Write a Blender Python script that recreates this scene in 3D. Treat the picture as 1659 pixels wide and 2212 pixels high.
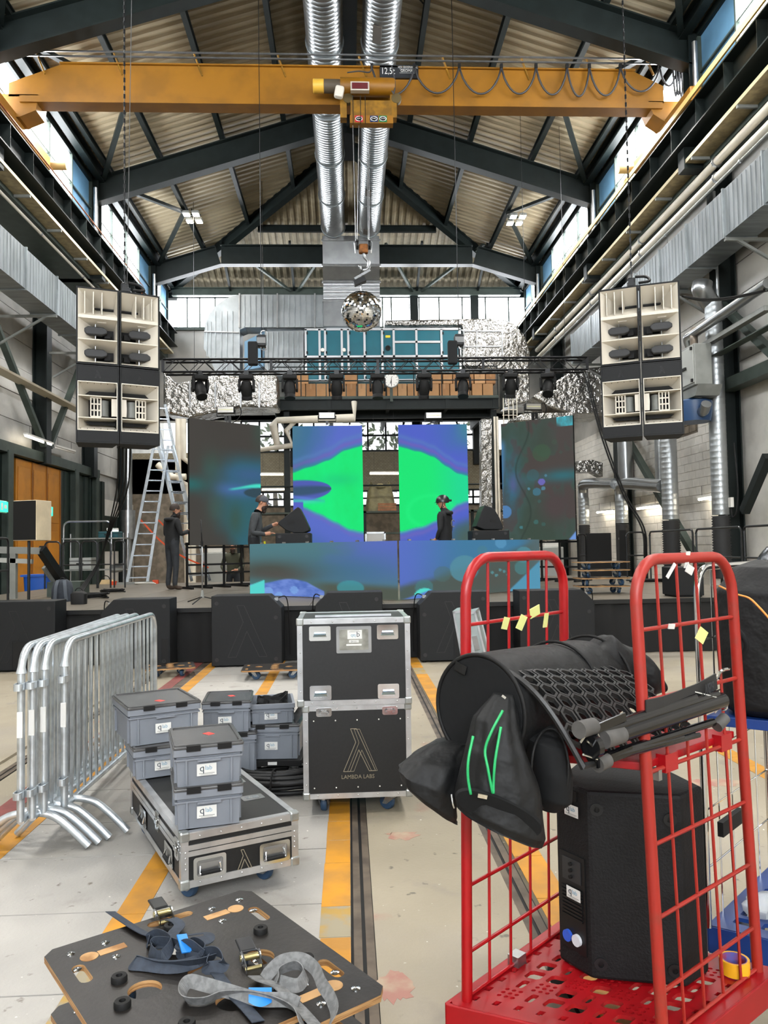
import bpy, bmesh, math, random
from mathutils import Vector as V, Matrix, Euler
random.seed(7)
SC = bpy.context.scene
for o in list(bpy.data.objects): bpy.data.objects.remove(o)
COL = SC.collection
PI = math.pi
# ------------------------------------------------------------------ camera
FPX, IW, IH, CH = 1665.0, 1659, 2212, 1.55
_y = V(((752-IW/2)/FPX, -(1185-IH/2)/FPX, -1)).normalized()
_z = V((-0.0145, 1, 0)); _z = (_z - _y*_z.dot(_y)).normalized()
_x = _y.cross(_z)
CAMR = Matrix((_x, _y, _z))
CAMP = V((0, 0, CH))
cd = bpy.data.cameras.new('camera'); cam = bpy.data.objects.new('camera', cd); COL.objects.link(cam)
cd.sensor_fit = 'VERTICAL'; cd.sensor_height = 24; cd.lens = FPX/IH*24; cd.clip_start = .05; cd.clip_end = 300
cam.matrix_world = Matrix.Translation(CAMP) @ CAMR.to_4x4()
SC.camera = cam
def at(px, py, X=None, Y=None, Z=None):
    d = CAMR @ V(((px-IW/2)/FPX, -(py-IH/2)/FPX, -1))
    if Y is not None: t = Y/d.y
    elif X is not None: t = X/d.x
    else: t = (Z-CH)/d.z
    return CAMP + d*t
# ------------------------------------------------------------------ light and view
SC.view_settings.view_transform = 'Standard'; SC.view_settings.look = 'None'
SC.view_settings.exposure = 0.75; SC.view_settings.gamma = 1
SC.view_settings.use_curve_mapping = False
wd = bpy.data.worlds.new('world'); SC.world = wd; wd.use_nodes = True
wd.node_tree.nodes['Background'].inputs[0].default_value = (.93, .97, 1, 1)
wd.node_tree.nodes['Background'].inputs[1].default_value = 1.4
SKY = 13.0          # daylight in the clerestory glazing
SC.cycles.max_bounces = 6; SC.cycles.diffuse_bounces = 4; SC.cycles.glossy_bounces = 3
SC.cycles.transmission_bounces = 4; SC.cycles.transparent_max_bounces = 8
SC.cycles.sample_clamp_indirect = 6; SC.cycles.caustics_reflective = False; SC.cycles.caustics_refractive = False
FLOODW = 1250.0     # watts of each roof floodlight cluster
# ------------------------------------------------------------------ helpers
def lin(c):
    if isinstance(c, str):
        c = [int(c[i:i+2], 16)/255 for i in (0, 2, 4)]
        c = [x/12.92 if x <= .04045 else ((x+.055)/1.055)**2.4 for x in c]
    return (*c[:3], 1)
MATS = {}
def mat(name, col, rough=.5, metal=0, var=0, scale=4, bump=0, bscale=40, emit=None, es=1, alpha=1, col2=None, lo=.4, hi=.6, stretch=None, spec=None, detail=4, dist=.02):
    if name in MATS: return MATS[name]
    m = bpy.data.materials.new(name); m.use_nodes = True; MATS[name] = m
    nt = m.node_tree; N = nt.nodes; L = nt.links; b = N['Principled BSDF']
    b.inputs['Base Color'].default_value = lin(col); b.inputs['Roughness'].default_value = rough; b.inputs['Metallic'].default_value = metal
    if spec is not None: b.inputs['Specular IOR Level'].default_value = spec
    m.diffuse_color = lin(col)
    if var or col2 or bump:
        tc = N.new('ShaderNodeTexCoord'); mp = N.new('ShaderNodeMapping'); L.new(tc.outputs['Object'], mp.inputs[0])
        if stretch: mp.inputs['Scale'].default_value = stretch
    if var or col2:
        n = N.new('ShaderNodeTexNoise'); n.inputs['Scale'].default_value = scale; n.inputs['Detail'].default_value = detail
        L.new(mp.outputs[0], n.inputs['Vector'])
        r = N.new('ShaderNodeValToRGB'); L.new(n.outputs['Fac'], r.inputs[0])
        c = lin(col)
        if col2: a, d = c, lin(col2)
        else: a = tuple(x*(1-var) for x in c[:3])+(1,); d = tuple(min(1, x*(1+var)) for x in c[:3])+(1,)
        r.color_ramp.elements[0].position = lo; r.color_ramp.elements[1].position = hi
        r.color_ramp.elements[0].color = a; r.color_ramp.elements[1].color = d
        L.new(r.outputs[0], b.inputs['Base Color'])
    if bump:
        n2 = N.new('ShaderNodeTexNoise'); n2.inputs['Scale'].default_value = bscale; n2.inputs['Detail'].default_value = 3
        L.new(mp.outputs[0], n2.inputs['Vector'])
        bp = N.new('ShaderNodeBump'); bp.inputs['Strength'].default_value = bump; bp.inputs['Distance'].default_value = dist
        L.new(n2.outputs['Fac'], bp.inputs['Height']); L.new(bp.outputs[0], b.inputs['Normal'])
    if emit:
        b.inputs['Emission Color'].default_value = lin(emit); b.inputs['Emission Strength'].default_value = es
    if alpha < 1: b.inputs['Alpha'].default_value = alpha
    return m
class MB:
    def __init__(s): s.v = []; s.f = []; s.mi = []; s.M = Matrix()
    def add(s, vs, fs, mi=0):
        k = len(s.v); M = s.M
        s.v += [tuple(M @ V(p)) for p in vs]
        for f in fs: s.f.append([i+k for i in f]); s.mi.append(mi)
        return s
    def box(s, c, d, rot=None, mi=0):
        x, y, z = d[0]/2, d[1]/2, d[2]/2
        R = Matrix() if rot is None else (Euler(rot).to_matrix().to_4x4() if not isinstance(rot, Matrix) else rot)
        c = V(c)
        vs = [c + (R @ V((a*x, b*y, e*z))) for e in (-1, 1) for a, b in ((-1, -1), (1, -1), (1, 1), (-1, 1))]
        return s.add(vs, [(3, 2, 1, 0), (4, 5, 6, 7), (0, 1, 5, 4), (1, 2, 6, 5), (2, 3, 7, 6), (3, 0, 4, 7)], mi)
    def bx(s, x0, x1, y0, y1, z0, z1, mi=0): return s.box(((x0+x1)/2, (y0+y1)/2, (z0+z1)/2), (abs(x1-x0), abs(y1-y0), abs(z1-z0)), None, mi)
    def bar(s, p, q, w, h, mi=0, up=(0, 0, 1)):      # rectangular bar from p to q, w across, h along 'up'
        p, q = V(p), V(q); d = (q-p); L = d.length; d.normalize(); u = V(up)
        sd = d.cross(u)
        if sd.length < 1e-5: sd = d.cross(V((1, 0, 0)))
        sd.normalize(); u = sd.cross(d).normalized()
        R = Matrix((sd, d, u)).transposed().to_4x4()
        return s.box((p+q)/2, (w, L, h), R, mi)
    def cyl(s, p, q, r, r1=None, n=12, mi=0, caps=True): return s.tube([p, q], [r, r if r1 is None else r1], n, mi, caps=caps)
    def tube(s, pts, r, n=8, mi=0, closed=False, caps=True):
        pts = [V(p) for p in pts]; k = len(pts)
        rs = r if isinstance(r, (list, tuple)) else [r]*k
        T = []
        for i in range(k):
            a = pts[(i-1) % k] if (i or closed) else pts[0]; b = pts[(i+1) % k] if (i < k-1 or closed) else pts[-1]
            d = b-a
            T.append(d.normalized() if d.length > 1e-9 else V((0, 0, 1)))
        u = T[0].orthogonal().normalized(); vs = []; fs = []
        for i in range(k):
            u = (u - T[i]*u.dot(T[i]))
            u = u.normalized() if u.length > 1e-6 else T[i].orthogonal().normalized()
            w = T[i].cross(u)
            sc = 1
            if 0 < i < k-1 or closed:
                a = (pts[i]-pts[i-1]).normalized(); sc = 1/max(.5, a.dot(T[i]))
            for j in range(n):
                an = 2*PI*j/n
                vs.append(pts[i] + (u*math.cos(an)+w*math.sin(an))*rs[i]*min(sc, 1.4))
        for i in range(k if closed else k-1):
            i2 = (i+1) % k
            for j in range(n): fs.append((i*n+j, i*n+(j+1) % n, i2*n+(j+1) % n, i2*n+j))
        if caps and not closed:
            fs.append(tuple(range(n-1, -1, -1))); fs.append(tuple((k-1)*n+j for j in range(n)))
        return s.add(vs, fs, mi)
    def ribbon(s, pts, w, t=.002, side=None, mi=0):  # flat band along a path; side: list/one across-vector
        pts = [V(p) for p in pts]; k = len(pts); vs = []; fs = []
        for i in range(k):
            d = (pts[min(i+1, k-1)]-pts[max(i-1, 0)]).normalized()
            sd = V(side[i] if isinstance(side, list) else side); sd = (sd - d*sd.dot(d)).normalized()
            nn = sd.cross(d)
            for a, b in ((-1, -1), (1, -1), (1, 1), (-1, 1)): vs.append(pts[i]+sd*a*w/2+nn*b*t/2)
        for i in range(k-1):
            for j in range(4): fs.append((i*4+j, i*4+(j+1) % 4, i*4+4+(j+1) % 4, i*4+4+j))
        fs += [(3, 2, 1, 0), tuple((k-1)*4+j for j in range(4))]
        return s.add(vs, fs, mi)
    def lathe(s, prof, n=16, M=None, mi=0):
        M = M or Matrix(); vs = []; fs = []; k = len(prof)
        for r, z in prof:
            for j in range(n): vs.append(M @ V((r*math.cos(2*PI*j/n), r*math.sin(2*PI*j/n), z)))
        for i in range(k-1):
            for j in range(n): fs.append((i*n+j, i*n+(j+1) % n, (i+1)*n+(j+1) % n, (i+1)*n+j))
        if prof[0][0] > 1e-6: fs.append(tuple(range(n-1, -1, -1)))
        if prof[-1][0] > 1e-6: fs.append(tuple((k-1)*n+j for j in range(n)))
        return s.add(vs, fs, mi)
    def prism(s, poly, h, M=None, mi=0):             # polygon in local XY extruded +Z
        M = M or Matrix(); n = len(poly)
        vs = [M @ V((x, y, 0)) for x, y in poly]+[M @ V((x, y, h)) for x, y in poly]
        fs = [tuple(range(n-1, -1, -1)), tuple(range(n, 2*n))]+[(i, (i+1) % n, n+(i+1) % n, n+i) for i in range(n)]
        return s.add(vs, fs, mi)
    def ringprism(s, outer, inner, h, M=None, mi=0):  # same vertex count
        M = M or Matrix(); n = len(outer)
        vs = [M @ V((*p, z)) for z in (0, h) for lp in (outer, inner) for p in lp]
        fs = []
        for i in range(n):
            j = (i+1) % n
            fs += [(i, n+i, n+j, j), (2*n+i, 2*n+j, 3*n+j, 3*n+i), (i, j, 2*n+j, 2*n+i), (n+i, 3*n+i, 3*n+j, n+j)]
        return s.add(vs, fs, mi)
    def surf(s, fn, nu, nv, mi=0, cu=False, cv=False):
        vs = [fn(i/(nu if cu else nu-1), j/(nv if cv else nv-1)) for i in range(nu) for j in range(nv)]
        fs = []
        for i in range(nu if cu else nu-1):
            for j in range(nv if cv else nv-1):
                a, b = (i+1) % nu, (j+1) % nv
                fs.append((i*nv+j, a*nv+j, a*nv+b, i*nv+b))
        return s.add(vs, fs, mi)
    def ball(s, c, r, n=12, m=8, mi=0, sc=(1, 1, 1)):
        c = V(c)
        return s.surf(lambda u, v: c+V((r*sc[0]*math.sin(PI*v)*math.cos(2*PI*u), r*sc[1]*math.sin(PI*v)*math.sin(2*PI*u), -r*sc[2]*math.cos(PI*v))), n, m, mi, cu=True)
    def mesh(s, name, mats, smooth=False):
        me = bpy.data.meshes.new(name); me.from_pydata(s.v, [], s.f)
        for m in (mats if isinstance(mats, (list, tuple)) else [mats]): me.materials.append(m)
        if any(s.mi): me.polygons.foreach_set('material_index', s.mi)
        if smooth:
            me.polygons.foreach_set('use_smooth', [True]*len(me.polygons))
            if smooth is not True: me.set_sharp_from_angle(angle=math.radians(smooth))
        me.update(); return me
    def build(s, name, mats, parent=None, loc=(0, 0, 0), rot=(0, 0, 0), smooth=False, bevel=0, seg=2, label=None):
        return obj(name, s.mesh(name, mats, smooth), parent, loc, rot, bevel, seg, label)
def obj(name, me, parent=None, loc=(0, 0, 0), rot=(0, 0, 0), bevel=0, seg=2, label=None):
    o = bpy.data.objects.new(name, me); COL.objects.link(o); o.location = loc; o.rotation_euler = rot
    if parent: o.parent = parent
    if bevel:
        b = o.modifiers.new('b', 'BEVEL'); b.width = bevel; b.segments = seg; b.limit_method = 'ANGLE'; b.angle_limit = math.radians(40)
    if label: o['label'] = label
    return o
def tag(o, label, cat=None, group=None, kind=None):
    o['label'] = label
    if cat: o['category'] = cat
    if group: o['group'] = group
    if kind: o['kind'] = kind
    return o
def thing(name, label, cat=None, loc=(0, 0, 0), rot=0, group=None, kind=None):
    o = bpy.data.objects.new(name, None); COL.objects.link(o); o.location = loc
    o.rotation_euler = rot if isinstance(rot, tuple) else (0, 0, rot)
    o.empty_display_size = .1
    return tag(o, label, cat, group, kind)
def kids(o): return [c for c in bpy.data.objects if c.parent == o]
def copy_tree(o, parent=None, loc=None, rot=None, label=None):
    c = o.copy(); COL.objects.link(c)
    if parent: c.parent = parent
    if loc is not None: c.location = loc
    if rot is not None: c.rotation_euler = rot if isinstance(rot, tuple) else (0, 0, rot)
    if label: c['label'] = label
    for ch in kids(o): copy_tree(ch, c)
    return c
def text(body, size, m, parent, loc, rot, name='lettering', ext=.0005, align='CENTER', sx=1):
    cu = bpy.data.curves.new(name, 'FONT'); cu.body = body; cu.size = size; cu.extrude = ext; cu.align_x = align; cu.align_y = 'CENTER'
    cu.resolution_u = 2
    t = bpy.data.objects.new(name, cu); COL.objects.link(t)
    me = bpy.data.meshes.new_from_object(t); bpy.data.objects.remove(t); me.materials.clear(); me.materials.append(m)
    o = obj(name, me, parent, loc, rot); o.scale = (sx, 1, 1)
    return o
def arc(c, r, a0, a1, n, ax=0, ay=2):                # points on an arc in the plane of axes ax, ay
    out = []
    for i in range(n+1):
        a = a0+(a1-a0)*i/n; p = [c[0], c[1], c[2]]; p[ax] += r*math.cos(a); p[ay] += r*math.sin(a); out.append(tuple(p))
    return out
def rrect(w, h, r, n=4, cx=0, cy=0):
    out = []
    for qx, qy, a in ((1, 1, 0), (-1, 1, PI/2), (-1, -1, PI), (1, -1, 1.5*PI)):
        for i in range(n+1):
            t = a+PI/2*i/n
            out.append((cx+qx*(w/2-r)+r*math.cos(t), cy+qy*(h/2-r)+r*math.sin(t)))
    return out
def spline(pts, n=6):                                # Catmull-Rom
    P = [V(p) for p in pts]; P = [2*P[0]-P[1]]+P+[2*P[-1]-P[-2]]; out = []
    for i in range(1, len(P)-2):
        a, b, c, d = P[i-1:i+3]
        for k in range(n):
            t = k/n
            out.append(.5*((2*b)+(c-a)*t+(2*a-5*b+4*c-d)*t*t+(3*b-a-3*c+d)*t*t*t))
    return out+[P[-2]]
RX90 = Matrix.Rotation(PI/2, 4, 'X')
FRONT = Matrix(((1, 0, 0, 0), (0, 0, -1, 0), (0, 1, 0, 0), (0, 0, 0, 1)))   # local XY -> world XZ, +Z -> -Y (towards the camera)
# ------------------------------------------------------------------ materials
GREEN = mat('dark_green_steel', '151c1b', .5, 0, .15, 3, spec=.25)
GREEN2 = mat('green_grey_steel', '3f4842', .5, 0, .12, 3, spec=.3)
DECK = mat('roof_sheet', '978c74', .6, 0, col2='7a6e56', scale=1.6, lo=.3, hi=.75, stretch=(.3, 3, 1))
SKYG = mat('daylight_glazing', 'ffffff', .4, emit='f6faff', es=SKY)
BLUEP = mat('blue_pane_tone', '5d8aab', .5, 0, .08, 2)
CONC = mat('concrete_panel', 'b3b1ab', .85, 0, .1, 1.2, bump=.2, bscale=25)
CONC2 = mat('concrete_block_raw', '857a6b', .9, 0, .2, 5, bump=.2, bscale=30)
WHITEB = mat('white_block', 'e2ded5', .8, 0, .05, 3, bump=.15, bscale=60)
GALV = mat('galvanised', '868b8d', .45, .75, .15, 1.2, stretch=(1, 6, 1))
GALV2 = mat('galvanised_dull', '8d9496', .45, .7, .2, 2)
FOIL = mat('foil_wrap', 'a5a39e', .2, .95, .25, 2.5, bump=.8, bscale=6, dist=.1)
SPIRAL = mat('spiral_duct', '9da0a1', .28, .95, .06, 3)
YEL = mat('crane_yellow', '845700', .5, 0, .12, 1.5)
YELD = mat('crane_yellow_dirty', '7d5806', .5, 0, .25, 6)
BLK = mat('matte_black', '0e0e0e', .65, 0, spec=.3)
BLKG = mat('black_metal', '1b1c1d', .35, .4)
WHT = mat('off_white_pipe', 'd6cfbf', .5, 0, .05, 3)
STEEL = mat('steel', 'a2a4a5', .3, .9, .1, 6)
CHROME = mat('chrome', 'd8dadb', .12, 1)
GREYP = mat('grey_paint', '7e807c', .5, 0, .08, 4)
WHITE = mat('white_paint', 'e4e1da', .5)
TUBE = mat('fluorescent_glow', 'ffffff', .5, emit='fff3dd', es=10)
LAMP = mat('flood_glow', 'ffffff', .5, emit='fff0d8', es=60)
COPPER = mat('copper', 'b0683a', .4, .7)
RUST = mat('rusty_steel', '5d5348', .6, .4, .3, 6)
# ================================================================== STRUCTURE
XL, XR, XC, YB, YE = -7.35, 7.65, .15, -12.0, 32.3
SLP = .316; ZK = 11.8; ZE = 12.77; YH = 25.0
FY = [-11.05, -4.3, 2.45, 9.2, 15.95, 22.7]
WLX, WRX = -8.95, 8.45
def zroof(x): return ZE+(7.5-abs(x-XC))*SLP
# ---- floor: slabs left of the rail, cast concrete right of it
def floormat(name, c1, c2, red=True):
    m = mat(name, c1, .62, 0, col2=c2, scale=1.1, lo=.3, hi=.7, detail=8, bump=.12, bscale=60)
    nt = m.node_tree; N = nt.nodes; L = nt.links; b = N['Principled BSDF']
    src = b.inputs['Base Color'].links[0].from_socket
    def over(prev, sc, lo, hi, c, det=6, seed=0):
        tc = N.new('ShaderNodeNewGeometry'); n = N.new('ShaderNodeTexNoise'); n.inputs['Scale'].default_value = sc; n.inputs['Detail'].default_value = det
        mp = N.new('ShaderNodeMapping'); mp.inputs['Location'].default_value = (seed, seed*2, 0); L.new(tc.outputs['Position'], mp.inputs[0]); L.new(mp.outputs[0], n.inputs['Vector'])
        r = N.new('ShaderNodeValToRGB'); r.color_ramp.elements[0].position = lo; r.color_ramp.elements[1].position = hi
        L.new(n.outputs['Fac'], r.inputs[0]); mx = N.new('ShaderNodeMix'); mx.data_type = 'RGBA'
        L.new(r.outputs[0], mx.inputs[0]); L.new(prev, mx.inputs[6]); mx.inputs[7].default_value = lin(c); return mx.outputs[2]
    s = over(src, 34, .73, .76, 'd0ccc2', 2)
    s = over(s, 14, .66, .74, '5f594f', 4, 3)
    s = over(s, 3.2, .6, .8, '77706a', 6, 5)
    s = over(s, .7, .52, .75, '8f8980', 5, 12)
    if red: s = over(s, 1.3, .66, .74, '96655a', 8, 9)
    L.new(s, b.inputs['Base Color']); return m
FL1 = floormat('floor_slab_grey', '908e89', 'a9a6a0', False)
FL2 = floormat('floor_cast_beige', '887f6d', '9c9380')
PAINT = mat('yellow_floor_paint', 'c4871a', .6, 0, col2='a8772c', scale=5, lo=.35, hi=.6, detail=8, bump=.05)
PAINTW = mat('worn_yellow_floor_paint', 'a1823f', .65, 0, col2='8f8670', scale=9, lo=.4, hi=.55, detail=8)
REDP = mat('dark_red_floor_paint', '7c3f3a', .6, 0, .2, 4)
fl = thing('floor', 'grey concrete workshop floor with painted lines and recessed rails', kind='structure')
MB().bx(WLX-.5, WRX+.5, YB-.5, YE+6, -.3, -.02).build('floor_base', FL2, fl)
MB().bx(.86, WRX+.4, YB, YE+5, -.03, 0).build('floor_cast', FL2, fl)
MB().bx(.085, .70, YB, YE+5, -.03, 0).build('floor_cast', FL2, fl)
MB().bx(WLX-.4, -2.62, YB, YE+5, -.03, 0).build('floor_cast', FL2, fl)
# grey precast slabs, 0.56 m rows, each its own slab
ys = [.6]; k = 0
while ys[-1] < 11.5: ys.append(ys[-1]+(.62 if k % 3 else .5)); k += 1
for i in range(len(ys)-1):
    for x0, x1 in ((-1.93, -.96), (-.952, -.008)):
        MB().bx(x0+.003, x1-.003, ys[i]+.004, ys[i+1]-.005, -.03, .0012*random.random()).build('floor_slab', FL1, fl)
MB().bx(-1.93, -.008, ys[-1], YE+5, -.03, 0).build('floor_slab', FL1, fl)
MB().bx(-1.93, -.008, YB, ys[0], -.03, 0).build('floor_slab', FL1, fl)
MB().bx(-2.4, -2.03, YB, YE+5, -.03, 0).build('floor_slab', FL2, fl)
# rails: two flush steel tracks
for x in (0.0, .70, -2.50):
    MB().bx(x, x+.033, YB, YE, -.03, .0).build('rail_strip', RUST, fl)
    MB().bx(x+.033, x+.048, YB, YE, -.03, -.004).build('rail_groove', BLK, fl)
    MB().bx(x+.048, x+.082, YB, YE, -.03, -.001).build('rail_strip', RUST, fl)
    MB().bx(x+.082, x+.088, YB, YE, -.03, -.004).build('rail_groove', BLK, fl)
    MB().bx(x-.008, x, YB, YE, -.03, -.004).build('rail_groove', BLK, fl)
MB().bx(-2.03, -1.93, YB, YE, -.03, -.002).build('rail_strip', RUST, fl)
def stripe(x0, x1, y0, y1, m, z=.0015): MB().bx(x0, x1, y0, y1, z-.001, z+.0008).build('floor_marking', m, fl)
y = .8
while y < 11:
    L = random.uniform(.22, .5); y1 = y+L
    stripe(-.135+random.uniform(-.004, .004), -.012, y, y1-.006, PAINT if random.random() > .18 else PAINTW)
    stripe(.805, .945, y, y1-.004, PAINT if random.random() > .15 else PAINTW)
    stripe(-1.02+random.uniform(-.004, .004), -.893, y, y1-.004, PAINT if random.random() > .1 else PAINTW)
    stripe(-1.92, -1.79, y, y1-.004, PAINT)
    stripe(2.70, 2.84, y, y1-.004, PAINT if random.random() > .3 else PAINTW)
    y = y1
stripe(-2.16, -2.03, YB, 11, REDP)
STAIN = mat('faded_red_paint', '9c6f63', .65, 0, col2='a5927c', scale=9, lo=.4, hi=.62, detail=8)
for px, py, rx, ry in ((855, 2130, .075, .11), (868, 1805, .1, .07), (1545, 1690, .22, .1)):
    c = at(px, py, Z=0); P = [(c.x+rx*math.cos(a*PI/14)*random.uniform(.6, 1.1), c.y+ry*math.sin(a*PI/14)*random.uniform(.6, 1.1)) for a in range(28)]
    MB().prism(P, .0008, Matrix.Translation((0, 0, .0002))).build('paint_stain', STAIN, fl)
# ---- roof sheets
ce = thing('ceiling', 'beige corrugated hipped roof on dark green purlins', kind='structure')
def ribs(a0, a1, top):     # list of (t, raised) stations of a trapezoidal profile
    st = []; t = a0; P = .27
    while t < a1:
        for d, h in ((0, 0), (.10, 0), (.135, .055), (.235, .055)): st.append((min(t+d, a1), h))
        t += P
    st.append((a1, 0)); return st
for sgn in (-1, 1):
    mb = MB(); vs = []; fs = []
    for t, h in ribs(YB, YE, 0):
        w = 7.5 if t < YH else 7.5*(YE-t)/(YE-YH)
        w = max(w, .01)
        xe = XC+sgn*7.5; xt = XC+sgn*(7.5-w)
        vs += [(xe+sgn*.6, t, zroof(xe)-.6*SLP+h), (xt, t, zroof(xt)+h)]
    n = len(vs)//2
    fs = [(2*i, 2*i+1, 2*i+3, 2*i+2) for i in range(n-1)]
    mb.add(vs, fs).build('roof_deck', DECK, ce)
mb = MB(); vs = []; HS = 7.5*SLP/(YE-YH)
for t, h in ribs(XC-7.5, XC+7.5, 0):
    d = max(0.01, 7.5-abs(t-XC)); vs += [(t, YE+.6, ZE-.6*HS+h), (t, YE-d*(YE-YH)/7.5, ZE+d*SLP+h)]
n = len(vs)//2
mb.add(vs, [(2*i, 2*i+1, 2*i+3, 2*i+2) for i in range(n-1)]).build('roof_deck', DECK, ce)
# weather skin above the sheets keeps daylight out
for sgn in (-1, 1):
    MB().add([(XC+sgn*8.3, YB-1, ZE-.1), (XC+sgn*8.3, YE+1, ZE-.1), (XC, YE+1, ZE+2.6), (XC, YB-1, ZE+2.6)], [(0, 1, 2, 3)]).build('roof_cover', GREYP, ce)
MB().add([(XC-8.5, YE+.7, ZE-.2), (XC+8.5, YE+.7, ZE-.2), (XC, YE+.9, ZE+2.7)], [(0, 1, 2)]).build('roof_cover', GREYP, ce)
def ibeam(mb, p, q, dep, fw, t=.03, tw=.02, up=(0, 0, 1)):   # p,q along the bottom flange underside
    p, q, u = V(p), V(q), V(up)
    d = (q-p).normalized(); s = d.cross(u).normalized(); u2 = s.cross(d).normalized()
    mb.bar(p+u2*t/2, q+u2*t/2, fw, t, up=u); mb.bar(p+u2*(dep-t/2), q+u2*(dep-t/2), fw, t, up=u)
    mb.bar(p+u2*dep/2, q+u2*dep/2, tw, dep-2*t, up=u)
for sgn in (-1, 1):          # purlins run along the hall
    for d in (1.9, 3.72, 5.57):
        x = XC+sgn*d; ye = YE-(7.5-d)*(YE-YH)/7.5
        mb = MB(); ibeam(mb, (x, YB, zroof(x)-.22), (x, ye, zroof(x)-.22), .21, .13, .02, .014); mb.build('purlin', GREEN, ce)
    x = XC+sgn*7.28
    mb = MB(); ibeam(mb, (x, YB, zroof(x)-.36), (x, YE, zroof(x)-.36), .34, .2, .025, .02); mb.build('eave_beam', GREEN, ce)
    x = XC+sgn*7.0
    mb = MB(); ibeam(mb, (x, YB, zroof(x)-.24), (x, YE, zroof(x)-.24), .2, .12, .02, .014); mb.build('purlin', GREEN, ce)
    # hip beam
    a = V((XC+sgn*7.4, YE-.1, ZE-.42)); b = V((XC+sgn*.1, YH+.1, ZE+7.4*SLP-.42))
    mb = MB(); ibeam(mb, a, b, .42, .26, .03, .03); mb.build('hip_beam', GREEN, ce)
    # flat bracing from mid-bay purlin to the eave at the frames
    for i in range(len(FY)):
        y0 = FY[i]; y1 = FY[i]+6.75; ym = (y0+y1)/2; xa, xb = XC+sgn*5.57, XC+sgn*7.2
        for yy in (y0+.1, y1-.1):
            MB().bar((xb, yy, zroof(xb)-.3), (xa, ym, zroof(xa)-.27), .13, .1).build('roof_brace', GREEN, ce)
        MB().bar((XC+sgn*.4, y0+.4, zroof(.6)-.05), (XC+sgn*1.9, y0+1.9, zroof(1.9)-.05), .03, .03).build('roof_brace', GREEN, ce)
mb = MB(); ibeam(mb, (XC, YB, zroof(XC)-.75), (XC, YH, zroof(XC)-.75), .6, .5, .04, .3); mb.build('ridge_beam', BLKG, ce)
# hip slope members
zh = lambda y: ZE+(YE-y)*HS
mb = MB(); ibeam(mb, (XC-3.4, 28.9, zh(28.9)-.26), (XC+3.4, 28.9, zh(28.9)-.26), .24, .15, .02, .014); mb.build('purlin', GREEN, ce)
mb = MB(); ibeam(mb, (XC-7.3, YE-.35, ZE-.62), (XC+7.3, YE-.35, ZE-.62), .34, .25, .03, .02); mb.build('eave_beam', GREEN2, ce)
for px in (490, 632, 905, 1040):
    x = at(px, 600, Y=31).x
    MB().bar((x, 29.5, zh(29.5)-.2), (x, YE-.3, ZE-.38), .09, .12).build('hip_rafter', GREEN, ce)
for pa, pb in ((500, 625), (712, 640), (830, 895), (1035, 915)):
    a = at(pa, 600, Y=31).x; b = at(pb, 600, Y=31).x
    MB().bar((a, 29.6, zh(29.6)-.2), (b, YE-.35, ZE-.42), .1, .1).build('roof_brace', GREEN2, ce)
# ---- portal frames
for i, y in enumerate(FY):
    fr = thing('roof_frame', ['', '', '', '', 'dark green steel roof frame nearest the camera above the yellow crane', 'dark green steel roof frame just behind the yellow crane'][i] or 'dark green steel roof frame over the camera side of the hall', kind='structure')
    for sgn, xe in ((-1, XL), (1, XR)):
        mb = MB(); q = (XC, y, ZK+7.5*SLP)
        ibeam(mb, (xe, y, ZK), q, .72, .34, .035, .03); mb.build('rafter', GREEN, fr)
        MB().bx(xe-.17, xe+.17, y-.17, y-.14, 10.65, ZK+.75).bx(xe-.17, xe+.17, y+.14, y+.17, 10.65, ZK+.75).bx(xe-.015, xe+.015, y-.14, y+.14, 10.65, ZK+.75).build('frame_column', GREEN, fr)
        MB().cyl((xe-sgn*.2, y-.5, 10.72), (xe-sgn*.2, y-.5, ZK+.3), .055).build('rain_pipe', STEEL, fr)
fr = thing('roof_frame', 'dark green cranked roof frame with a flat top near the end wall', kind='structure')
yc = 29.45
for a, b, n in (((XL, 11.72), (-4.72, 12.52), 'rafter'), ((5.02, 12.52), (XR, 11.72), 'rafter'), ((-4.72, 12.52), (5.02, 12.52), 'collar_beam')):
    mb = MB(); ibeam(mb, (a[0], yc, a[1]), (b[0], yc, b[1]), .76, .34, .035, .03); mb.build(n, GREEN, fr)
for xe in (XL, XR):
    MB().bx(xe-.17, xe+.17, yc-.17, yc-.14, 10.65, 12.45).bx(xe-.17, xe+.17, yc+.14, yc+.17, 10.65, 12.45).bx(xe-.015, xe+.015, yc-.14, yc+.14, 10.65, 12.45).build('frame_column', GREEN, fr)
    MB().cyl((xe-math.copysign(.2, xe), yc-.5, 10.72), (xe-math.copysign(.2, xe), yc-.5, 12), .055).build('rain_pipe', STEEL, fr)
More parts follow.
